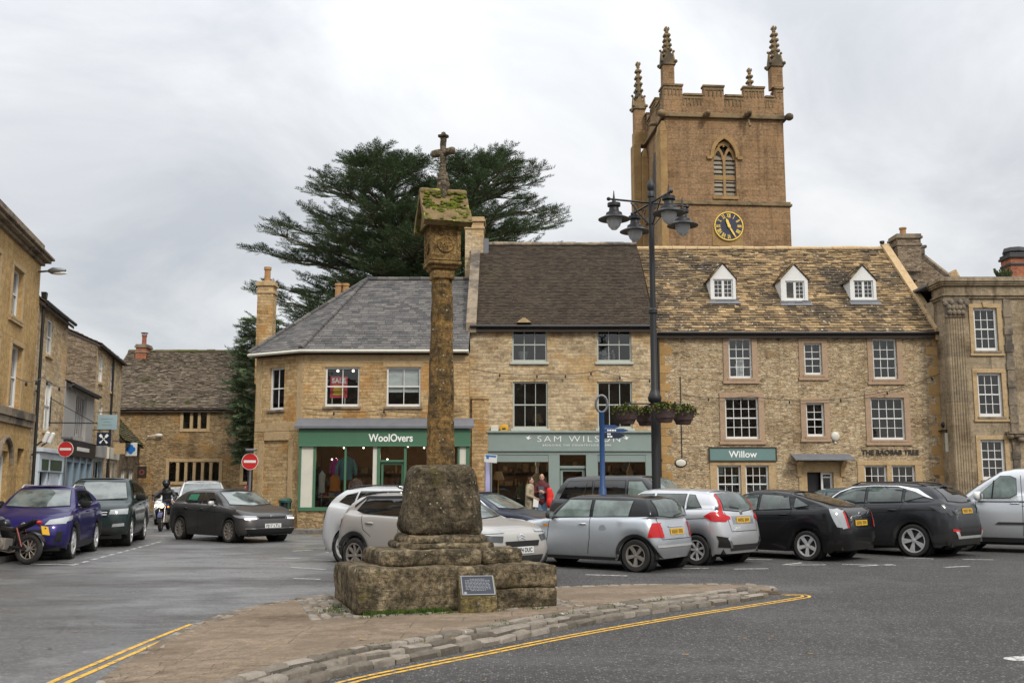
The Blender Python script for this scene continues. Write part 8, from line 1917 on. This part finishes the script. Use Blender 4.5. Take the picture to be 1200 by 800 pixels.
for k,(t,b,xr,rot) in enumerate(((497.5,501.5,733,.35),(502,506,742,.05),(506.5,513.5,737,-.1))):
 w_=(xr-710)/1210*23;z0,z1=zz(b),zz(t);m=MB();m.prism([(.05,0),(w_-.12,0),(w_,(z1-z0)/2),(w_-.12,z1-z0),(.05,z1-z0)],-.012,.012,'y');o=m.build('finger',M['navy'] if k==2 else M['blue'],fp,(0,0,z0),(0,0,rot),uv= False);m=MB();rs=random.Random(k)
 for l in range(1 if k<2 else 2):
  x=.12
  while x<w_-.32:e=x+rs.uniform(.03,.05);zc_=(z1-z0)*(.5 if k<2 else(.3+.42*l));m.box(x,e,-.0165,-.0125,zc_-.018,zc_+.018);x=e+.012
 m.build('lettering',M['letter'],o,uv= False)
def noentry(px_,py_,rpx,Y,lab):
 c=P(px_,py_,Y);r=rpx/1210*Y;o=empty('no_entry_sign',lab,'road sign',(c.x,c.y,0));m=MB();m.tube([(0,.06,0),(0,.06,c.z+r+.12)],.04,8);m.build('pole',M['greymetal'],o,smooth=60,uv= False)
 T=Matrix.Translation((0,0,c.z))@Matrix.Rotation(PI/2,4,'X');m=MB();m.lathe([(0,0),(r,0),(r,.012),(0,.012)],36,T,cap= False);d=m.build('disc',M['white'],o,uv= False)
 m=MB();m.lathe([(0,.0125),(r*.94,.0125),(r*.94,.016),(0,.016)],36,T,cap= False);m.build('red_face',M['red'],d,uv= False);m=MB();m.box(-r*.72,r*.72,-.022,-.0165,c.z-r*.15,c.z+r*.15);m.build('white_bar',M['white'],d,uv= False)
 m=MB();m.box(-r*.5,r*.7,-.12,.1,c.z+r+.06,c.z+r+.14);m.build('sign_lamp',M['greymetal'],o,bevel=.02,uv= False)
noentry(77,526,9.2,31.0,'no entry sign in front of the low grey shop');noentry(293,540.5,9.8,33.6,'no entry sign beside the canted corner of the green shop')
g=Vector((P(334,600,34.6).x,34.6,.13));o=empty('litter_bin','dark green litter bin with lid against the corner shop','litter bin',g);mb_=paint('bin_green',(.012,.06,.045),.45,.3)
m=MB();m.lathe([(.19,0),(.21,.03),(.21,.62)],22);m.build('body',mb_,o,smooth=40,uv= False);m=MB();m.lathe([(.21,.86),(.225,.86),(.225,.93),(.16,1.0),(0,1.01)],22,cap= False)
for k in range(4):a=k*PI/2+.78;m.box(-.04,.04,-.205,-.19,.62,.87,Matrix.Rotation(a,4,'Z'))
m.build('lid',mb_,o,smooth=40,uv= False);m=MB();m.lathe([(.214,.6),(.218,.61),(.214,.63)],22,cap= False);m.build('band',M['gold'],o,uv= False);m=MB();m.lathe([(.16,.6),(.16,.87)],16);m.build('liner',M['black'],o,uv= False)
g=P(575,537,34.3);o=empty('parking_sign','tilted blue and white sign on a thin post beside the sage shopfront','sign',(g.x,g.y,.13));m=MB();m.tube([(.0,.03,0),(0,.03,g.z)],.025,6);m.build('post',M['greymetal'],o,uv= False)
m=MB();m.box(-.22,.22,-.01,.01,-.13,.13);s_=m.build('board',M['white'],o,(0,0,g.z-.13),(0,.1,-.3),uv= False);m=MB();m.box(-.19,.19,-.013,-.0105,.05,.11);m.box(-.15,-.06,-.0135,-.0105,-.02,.07);m.build('blue_mark',NM('sign_blue',.5,(.03,.15,.42))[0],s_,uv= False)
lil=paint('lilac_cloth',(.38,.36,.6),.8,.3)
for px_,lab in((568.5,'narrow lilac banner flag under the tilted blue and white sign'),(766.5,'narrow lilac banner flag beside the street lamp')):
 g=Vector((P(px_,560,35.2).x,35.2,.13));o=empty('banner_flag',lab,'banner',g);m=MB();m.tube([(0,0,0),(0,0,2.35)],.014,6);m.build('pole',M['greymetal'],o,uv= False);m=MB()
 n_=12;m.add([(x,.03*math.sin(j*.9)*(1 if x else 0),.6+1.7*j/n_) for j in range(n_+1) for x in(0.012,.2*(1-.5*(j/n_)**2))],[(2*j,2*j+1,2*j+3,2*j+2) for j in range(n_)]);m.build('cloth',lil,o,smooth=80,uv= False)
def hsign(name,lab,xl,xr,yt,yb,Y,mat,deco= None):
 a,b=P(xl,yb,Y),P(xr,yt,Y);o=empty(name,lab,'sign',(a.x,Y,a.z));W,H=b.x-a.x,b.z-a.z;m=MB();m.box(0,W,-.02,.02,0,H);d=m.build('board',M[mat] if isinstance(mat,str) else mat,o,uv= False,bevel=.01)
 fx=ls_line(Y)-a.x;m=MB();m.tube([(fx,0,H+.1),(W,0,H+.1)],.018,6);m.tube([(.08,0,H),(.08,0,H+.1)],.008,5);m.tube([(W-.08,0,H),(W-.08,0,H+.1)],.008,5);m.build('bracket',M['blackmetal'],o,uv= False)
 if deco:m=MB();mt=deco(m,W,H);m.build('emblem',mt,d,uv= False)
pale=paint('pale_blue_board',(.3,.42,.46),.5,.3)
def dec_oars(m,W,H):
 for s in(-1,1):T=Matrix.Translation((W/2,-.025,H/2))@Matrix.Rotation(s*.75,4,'Y');m.box(-.015,.015,-.004,0,-H*.42,H*.42,T);m.box(-.05,.05,-.006,-.001,H*.2,H*.45,T);m.box(-.035,.035,-.006,-.001,-H*.42,-H*.25,T)
 return M['letter']
def dec_cross(m,W,H):
 T=Matrix.Translation((W/2,-.022,H/2))@Matrix.Rotation(PI/2,4,'X')
 for a in range(4):m.lathe([(0,0),(W*.2,0),(W*.2,.006),(0,.006)],16,T@Matrix.Translation((math.cos(a*PI/2)*W*.19,math.sin(a*PI/2)*W*.19,.001*a)),cap= False)
 return NM('cross_blue',.5,(.02,.16,.5))[0]
def dec_ring(m,W,H):m.lathe([(W*.16,0),(W*.3,0),(W*.3,.008),(W*.16,.008)],20,Matrix.Translation((W/2,-.022,H/2))@Matrix.Rotation(PI/2,4,'X'),cap= False); return paint('dull_red',(.2,.06,.05),.6,.3)
def dec_lines(m,W,H):
 for k,w_ in enumerate((.25,.18,.3)):m.box(W*(.5-w_),W*(.5+w_),-.024,-.0205,H*(.3+.2*k),H*(.3+.2*k)+.035)
 return paint('faded_line',(.2,.3,.34),.6,.2)
hsign('hanging_sign','pale blue square hanging sign above the dark crossed oars sign',113.5,137.5,486,503.5,40,pale,dec_lines);hsign('hanging_sign','dark navy hanging sign with two crossed white oars',113,130.5,506.5,522,39,'navy',dec_oars);hsign('hanging_sign','white hanging sign with a blue four lobed cross',146,161,518.5,534,48,'white',dec_cross)
hsign('hanging_sign','blank stone coloured hanging sign between the navy and the blue cross signs',134,147,519,532,44,'dressed');hsign('hanging_sign','dark hanging sign with a red ring by the stone hall',160.5,172,546,560,51.5,'darkwood',dec_ring)
c=P(38,320,28.7);o=empty('wall_street_light','grey street light on an arm fixed to the golden ashlar house','street light',(c.x,c.y,c.z));e=P(57,317.5,28.7)-c;t=P(77,317,28.7)-c
m=MB();m.tube([(-.35,0,-.5),(-.25,0,-.1),(.1,0,.03),e],.03,8);m.box(-.4,-.33,-.06,.06,-.6,.0);m.build('arm',M['greymetal'],o,uv= False);m=MB();m.tube([e,e.lerp(t,.25),e.lerp(t,.7),t],[.05,.1,.09,.04],10);h=m.build('lamp_head',M['greymetal'],o,uv= False,smooth=60);m=MB();m.ell(e.lerp(t,.6)+Vector((0,0,-.07)),(.25,.07,.05));m.build('lens',M['white'],h,uv= False)
c=P(167,513,53.9);o=empty('wall_lamp','white swan neck lamp on the stone hall near the mossy cottage','wall lamp',(c.x,54.35,c.z));m=MB();m.tube([(0,0,-.1),(.15,-.1,.1),(.6,-.15,.16)],.03,6);m.build('arm',M['cream'],o,uv= False);m=MB();m.ell((.75,-.15,.15),(.22,.1,.1));m.build('lamp_head',M['cream'],o,uv= False,smooth=80)
q=Fr(LS.w(0,0,0),lang);x_,z_=q.px(57,495,0);o=empty('sign_bracket','empty black sign bracket with stay on the coursed house','bracket',q.w(x_,0,z_),lang);m=MB();m.tube([(0,0,0),(0,-1.4,0)],.022,6);m.tube([(0,0,.75),(0,-1.3,.02)],.014,5);m.tube([(0,-.03,-.1),(0,-.03,.8)],.02,6);m.build('bar',M['blackmetal'],o,uv= False)
for px_,py_,lab in((54,512,'white floodlight above the white shopfront, nearer the golden ashlar house'),(60,513,'white floodlight above the white shopfront, nearer the grey shop')):
 x_,z_=q.px(px_,py_,-.25);o=empty('floodlight',lab,'floodlight',q.w(x_,-.25,z_),lang);m=MB();m.block(.16,.12,.34,.03,Matrix.Rotation(.35,4,'X'));m.build('housing',M['white'],o,uv= False);m=MB();m.tube([(0,.26,-.25),(0,.02,-.05)],.025,6);m.build('arm',M['blackmetal'],o,uv= False)
def cable(lab,pts,bulbs=0):
 P_=[]
 for a,b in zip(pts,pts[1:]):
  for k in range(8):t=k/8;P_.append(a.lerp(b,t)+Vector((0,0,-.12*(a-b).length/3*4*t*(1-t))))
 P_.append(pts[-1]);m=MB();m.tube(P_,.011,5)
 o=tag(m.build('festoon_cable',M['black'],None,uv= False),lab,'cable')
 if bulbs:
  m=MB()
  for k in range(3,len(P_)-1,bulbs):m.ell(P_[k]+Vector((0,0,-.07)),(.035,.035,.06),7,5)
  m.build('bulb',M['trim'],o,uv= False)
W3= lambda pts,Y:[P(x,y,Y) for x,y in pts]
cable('dark festoon cable looped across the tiled house front',W3(((553,432),(640,438),(700,434),(770,444)),35.85),4);cable('dark festoon cable looped across the rubble house front',W3(((800,462),(880,464),(1000,465),(1105,436)),36.35),4);cable('dark cable along the corner shop above its canopy',W3(((356,478),(450,480),(545,481)),34.85),5)
cable('dark festoon cable strung across the golden ashlar house',[LS.w(-3.4,-.3,q.px(2,441)[1]),LS.w(-.3,-.3,q.px(36,441)[1]),LS.w(4.4,-.3,q.px(70,447)[1])],3);cable('thin wire from the street lamp to the rubble house',[P(770,470,24.5),P(797,470,36.4)]);cable('thin wire from the street lamp to the tiled house',[P(770,470,24.5),P(742,473,35.9)])
M['skin']=NM('skin',.55,(.42,.24,.17))[0]
def cloth(n,c,sc=14): return paint(n,c,.9,.35,scale=sc)
def hand(caps,wr,d,curl,side):
 """palm, four fingers and a thumb from a wrist along d; curl bends towards curl vector"""
 d=d.normalized();s=d.cross(curl).normalized()*side;caps.append((wr,wr+d*.075,.026,.032))
 for k in range(4):
  l=(.036,.042,.04,.031)[k];b=wr+d*.088+s*(.03-.02*k);mid=b+(d*.8+curl*.5).normalized()*l;caps+=[(b,mid,.0095,.009),(mid,mid+(d*.25+curl).normalized()*l*.85,.009,.0075)]
 b=wr+d*.035+s*.03;caps+=[(b,b+(s*.8+d*.6+curl*.3).normalized()*.045,.012,.01),(b+(s*.8+d*.6+curl*.3).normalized()*.045,b+(s*.5+d*.8+curl*.5).normalized()*.08,.01,.008)]
def person(lab,pos,rz,h,elb,wri,hips= None,knees= None,feet= None,lean=0,jacket= None,legs= None,shoe=(.02,.018,.016),hair=(.05,.03,.02),hairlen=.0,bald= False,helmet= None,head= None,coat=0,gloves= False):
 """x forward, y left; joints for left then right"""
 V=Vector;k=h/1.75;o=empty('person',lab,'person',pos,rz);hz=.93*k
 hips=hips or V((0,0,hz));sh=hips+V((lean,0,.5*k));nk=sh+V((lean*.15,0,.06*k));hd=head or nk+V((.03+lean*.1,0,.17*k))
 knees=knees or[V((.03,s*.1*k,.49*k)) for s in(1,-1)];feet=feet or[V((0,s*.11*k,.07*k)) for s in(1,-1)]
 caps=[(hips,sh,.13*k,.14*k),(nk-V((0,0,.05)),hd,.055*k,.05*k)];leg,arm=[],[]
 for i,s in enumerate((1,-1)):
  hp=hips+V((0,s*.085*k,-.03));S_=sh+V((0,s*.17*k,-.03));leg+=[(hp,knees[i],.082*k,.055*k),(knees[i],feet[i],.053*k,.036*k)];arm+=[(S_,elb[i],.052*k,.04*k),(elb[i],wri[i],.039*k,.028*k)]
 hc=[]
 for i,s in enumerate((1,-1)):d=wri[i]-elb[i];hand(hc,wri[i],d,V((.3,-s*.9,-.2)) if abs(d.normalized().x)>.3 else V((.5,-s*.6,0)),s)
 ells=[(hd,(.092*k,.075*k,.115*k)),(hd+V((.055*k,0,-.055*k)),(.045*k,.05*k,.055*k)),(hd+V((.096*k,0,-.012*k)),(.018,.013,.024)),(hips,(.12*k,.155*k,.12*k)),(sh-V((0,0,.08)),(.115*k,.175*k,.13*k))]+[(hd+V((0,s*.076*k,-.01)),(.02,.012,.03)) for s in(1,-1)]
 b=blob('body',caps+leg+arm+hc,ells,.0095,M['skin'],o,smooth_it=1)
 m=MB()
 for s in(1,-1):m.ell(hd+V((.083*k,s*.032*k,.012*k)),(.012,.014,.008),8,6)
 m.build('eye',M['gap'],o,uv= False);m=MB();m.ell(hd+V((.09*k,0,-.062*k)),(.012,.025,.006),8,5);m.build('mouth',M['lens_red'],o,uv= False)
 g=.022*k;T_=[(hips+V((0,0,-.02-coat*.35)),sh,(.14+coat*.04)*k+g,.13*k+g)]
 jk=blob('jacket',T_+[(a,b_ if j%2==0 else a.lerp(b_,.97),ra+g,rb+g) for j,(a,b_,ra,rb) in enumerate(arm)]+[(nk-V((0,0,.05)),nk,.085*k,.07*k)],[(sh-V((0,0,.07)),(.13*k+g,.19*k+g,.13*k)),(hips+V((0,0,.02)),(.13*k+g,.165*k+g,.13*k))],.016,jacket,o,smooth_it=3)
 blob('trousers',[(a,b_,ra+.016,rb+.02) for a,b_,ra,rb in leg],[(hips+V((0,0,-.02)),(.135*k,.17*k,.12*k))],.016,legs,o,smooth_it=2)
 sm=cloth('shoe_leather',shoe)
 for f in feet:m=MB();m.ell(f+V((.06,0,-.03)),(.145,.05,.045),12,8);m.build('shoe',sm,o,uv= False,smooth=80)
 if helmet:
  m=MB();m.ell(hd+V((0,0,.02)),(.15,.135,.155),20,14);hm=m.build('helmet',helmet,o,uv= False,smooth=80);m=MB();m.ell(hd+V((.035,0,.03)),(.128,.118,.06),16,8);m.build('visor',M['lens_dark'],hm,uv= False,smooth=80)
 else:
  hm=cloth('hair',hair);m=MB();m.ell(hd+V((-.025*k,0,.03*k)),(.092*k,.086*k,.1*k),16,10)
  if hairlen:m.ell(hd+V((-.05*k,0,-.06)),(.06*k,.085*k,hairlen),12,8)
  if not bald:m.build('hair',hm,o,uv= False,smooth=80)
  else:m=MB();m.ell(hd+V((-.04*k,0,.0)),(.075*k,.083*k,.07*k),14,8);m.build('hair',hm,o,uv= False,smooth=80)
 return o
V=Vector
def spot(px_,Y,z=.13): return Vector((P(px_,560,Y).x,Y,z))
pm=spot(635,34.5);man=person('man in open dark red checked jacket and jeans outside the sage shop',pm,rad(-95),1.78,[V((.05,.27,1.13)),V((.05,-.27,1.13))],[V((.27,.1,1.2)),V((.27,-.08,1.22))],jacket= None or cloth('red_check_cloth',(.1,.02,.025),18),legs=cloth('blue_denim',(.14,.22,.33)),bald= True,hair=(.09,.06,.045))
m=MB();m.box(-.09,.09,-.004,.004,0,.4);m.build('shirt',cloth('grey_shirt',(.08,.09,.11)),man,(.165,0,.99),(0,-.05,PI/2),uv= False)
b=blob('red_bundle',[(V((0,.02,.25)),V((.02,0,-.2)),.1,.12)],[(V((.03,.05,.1)),(.12,.13,.16)),(V((0,-.03,-.12)),(.1,.12,.17))],.02,cloth('scarlet_cloth',(.62,.025,.02),5),None,pm+V((.24,-.24,1.0)),2);tag(b,'scarlet folded jacket carried over the arm of the man outside the sage shop','jacket')
pw2=spot(621,34.45);wom=person('woman in a pale khaki coat with brown hair standing beside the man in red',pw2,rad(-25),1.66,[V((-.02,.26,1.12)),V((.02,-.26,1.1))],[V((.22,.14,1.0)),V((.24,-.1,1.0))],jacket=cloth('khaki_coat',(.3,.25,.17),8),legs=cloth('khaki_trousers',(.16,.15,.11)),hairlen=.11,hair=(.05,.025,.016),coat=.6)
m=MB();m.box(-.1,.1,-.012,.012,-.15,.15);tag(m.build('paper_bag',M['white'],None,pw2+V((.19,-.2,.86)),(0,.1,.5),uv= False,bevel=.01),'small white paper bag held by the woman in khaki','bag')
person('person in a bright pink hooded coat standing beyond the grey hatchback',spot(289.5,37.5,.0),rad(-120),1.5,[V((0,.23,.95)),V((0,-.23,.95))],[V((.1,.24,.76)),V((.1,-.24,.76))],jacket=cloth('pink_coat',(.6,.05,.17)),legs=cloth('dark_leggings',(.03,.03,.04)),hair=(.5,.04,.14),hairlen=.08,coat=.5)
def bike(lab,pos,rz,paintm,acc,lean=0.0,lamp= False,plate= False):
 o=empty('motorcycle',lab,'motorcycle',pos,rz);o.rotation_euler=(lean,0,rz);r=.305;w0= None
 for x in(-.68,.68):
  if w0 is None:
   m=MB();m.tube([((r-.055)*math.cos(t),0,(r-.055)*math.sin(t)) for t in[q*PI/18 for q in range(37)]],.058,8,cap= False);w0=m.build('wheel',M['tyre'],o,smooth=60,uv= False)
   m=MB();m.tube([(.2*math.cos(t),0,.2*math.sin(t)) for t in[q*PI/16 for q in range(33)]],.018,6,cap= False)
   for k in range(10):a=k*PI/5;m.tube([(.04*math.cos(a),0,.04*math.sin(a)),(.2*math.cos(a),0,.2*math.sin(a))],.011,5)
   m.lathe([(.05,-.06),(.05,.06)],10,Matrix.Rotation(PI/2,4,'X'));m.lathe([(.1,.062),(.14,.062),(.14,.068),(.1,.068)],20,Matrix.Rotation(PI/2,4,'X'),cap= False);m.build('rim',M['alloy_dark'],w0,smooth=50,uv= False);q=w0
  else:q=copy_tree(w0,o)
  q.location=(x,0,r)
 m=MB()
 for s in(-1,1):m.tube([(.68,s*.09,r),(.5,s*.085,.92)],[.028,.022],8)
 m.box(.44,.54,-.12,.12,.86,.9);m.build('fork',M['chrome'],o,uv= False,smooth=50)
 m=MB();m.tube([(.42,.38,1.0),(.46,.2,1.06),(.48,0,1.02),(.46,-.2,1.06),(.42,-.38,1.0)],.014,6);m.tube([(.42,.38,1.0),(.39,.43,1.0)],.02,6)
 for s in(-1,1):m.tube([(.45,s*.26,1.05),(.43,s*.32,1.2)],.008,5);m.ell((.42,s*.34,1.22),(.02,.06,.04),8,6)
 m.build('handlebar',M['black'],o,uv= False,smooth=50)
 m=MB();m.ell((.62,0,.86),(.08,.095,.095),14,10);hl=m.build('headlight',M['black'],o,uv= False,smooth=80);m=MB();m.ell((.665,0,.86),(.05,.085,.085),14,10);m.build('lens',emis('lit_bike_lamp',(1,.72,.38),1.6) if lamp else M['lens_clear'],hl,uv= False,smooth=80)
 for s in(-1,1):m=MB();m.ell((.58,s*.2,.82),(.03,.035,.03),8,6);m.build('indicator',emis('lit_amber',(1,.3,.03),1) if lamp and s>0 else M['lens_amber'],o,uv= False,smooth=80)
 b_=blob('tank',[(V((.32,0,.84)),V((-.05,0,.8)),.15,.11)],[(V((.18,0,.86)),(.22,.15,.12))],.02,paintm,o)
 m=MB()
 m.prism([(-.02,.78),(-.3,.72),(-.62,.84),(-.78,.92),(-.78,.86),(-.6,.76),(-.3,.64),(0,.68)],-.11,.11,'y');m.build('seat',M['black'],o,uv= False,bevel=.03)
 m=MB();m.box(-.2,.25,-.13,.13,.28,.52);m.tube([(.1,0,.5),(.2,0,.72)],.1,10);m.lathe([(.13,-.17),(.13,.17)],16,Matrix.Translation((-.05,0,.4))@Matrix.Rotation(PI/2,4,'X'));m.build('engine',M['alloy_dark'],o,uv= False,bevel=.02)
 m=MB();m.tube([(.5,0,.9),(.25,0,.5),(.0,0,.3),(-.3,0,.32),(-.35,0,.65),(.3,0,.8)],.028,8)
 for s in(-1,1):m.tube([(-.3,s*.1,.35),(-.68,s*.1,r)],.025,6);m.tube([(-.35,s*.1,.7),(-.75,s*.08,.86)],.016,6)
 m.build('frame',M['blackmetal'],o,uv= False,smooth=50)
 for s in(-1,1):m=MB();m.tube([(-.6,s*.13,.34),(-.42,s*.12,.72)],.022,8);m.build('shock_absorber',acc,o,uv= False,smooth=50)
 m=MB();m.tube([(.15,-.15,.5),(.2,-.16,.3),(-.1,-.17,.25),(-.4,-.17,.32),(-.85,-.17,.42)],[.022,.025,.025,.045,.05],8);m.build('exhaust',M['chrome'],o,uv= False,smooth=50)
 for x,a0,a1,nm_ in((.68,.5,2.4,'front_mudguard'),(-.68,1.0,2.7,'rear_mudguard')):
  m=MB();ts=[a0+(a1-a0)*k/8 for k in range(9)];m.add([(x+.345*math.cos(t),s*.075,r+.345*math.sin(t)+.01) for t in ts for s in(-1,1)],[(2*k,2*k+1,2*k+3,2*k+2) for k in range(8)]);m.build(nm_,paintm,o,uv= False,smooth=80)
 m=MB();m.ell((-.84,0,.84),(.04,.09,.045),10,6);m.build('tail_light',M['lens_red'],o,uv= False,smooth=80)
 if plate:m=MB();m.box(-.008,.008,-.11,.11,-.09,.09);m.build('number_plate',M['plate_y'],o,(-1.0,0,.68),(0,.35,0),uv= False);m=MB();m.tube([(-.8,0,.82),(-1.0,0,.72)],.02,6);m.build('plate_bracket',M['trim'],o,uv= False)
 return o
g=G(35,661);bike('black motorcycle with orange red springs and yellow plate parked before the blue crossover',(g.x-.72,g.y+.12,0),rad(168),paint('black_tank',(.012,.013,.02),.2,.2),paint('orange_spring',(.14,.025,.015),.4,.2),.12,plate= True)
m_=Vector((-12.1,36.2,0));hb=rad(-82);bike('dark blue motorcycle with headlight lit ridden towards the square',m_,hb,paint('blue_tank',(.015,.02,.1),.2,.2),M['chrome'],0,True)
blk=paint('black_leather',(.012,.012,.013),.5,.4,scale=9)
person('motorcyclist in black leathers and black helmet astride the blue motorcycle',m_,hb,1.78,[V((.18,.36,1.14)),V((.18,-.36,1.14))],[V((.38,.34,1.03)),V((.38,-.34,1.03))],hips=V((-.25,0,.86)),knees=[V((.14,.3,.55)),V((.18,-.24,.66))],feet=[V((.02,.42,.07)),V((-.08,-.24,.32))],lean=.12,jacket=blk,legs=cloth('dark_denim',(.02,.028,.045)),helmet=paint('black_helmet',(.012,.012,.013),.15,.1),head=V((.0,0,1.6)))
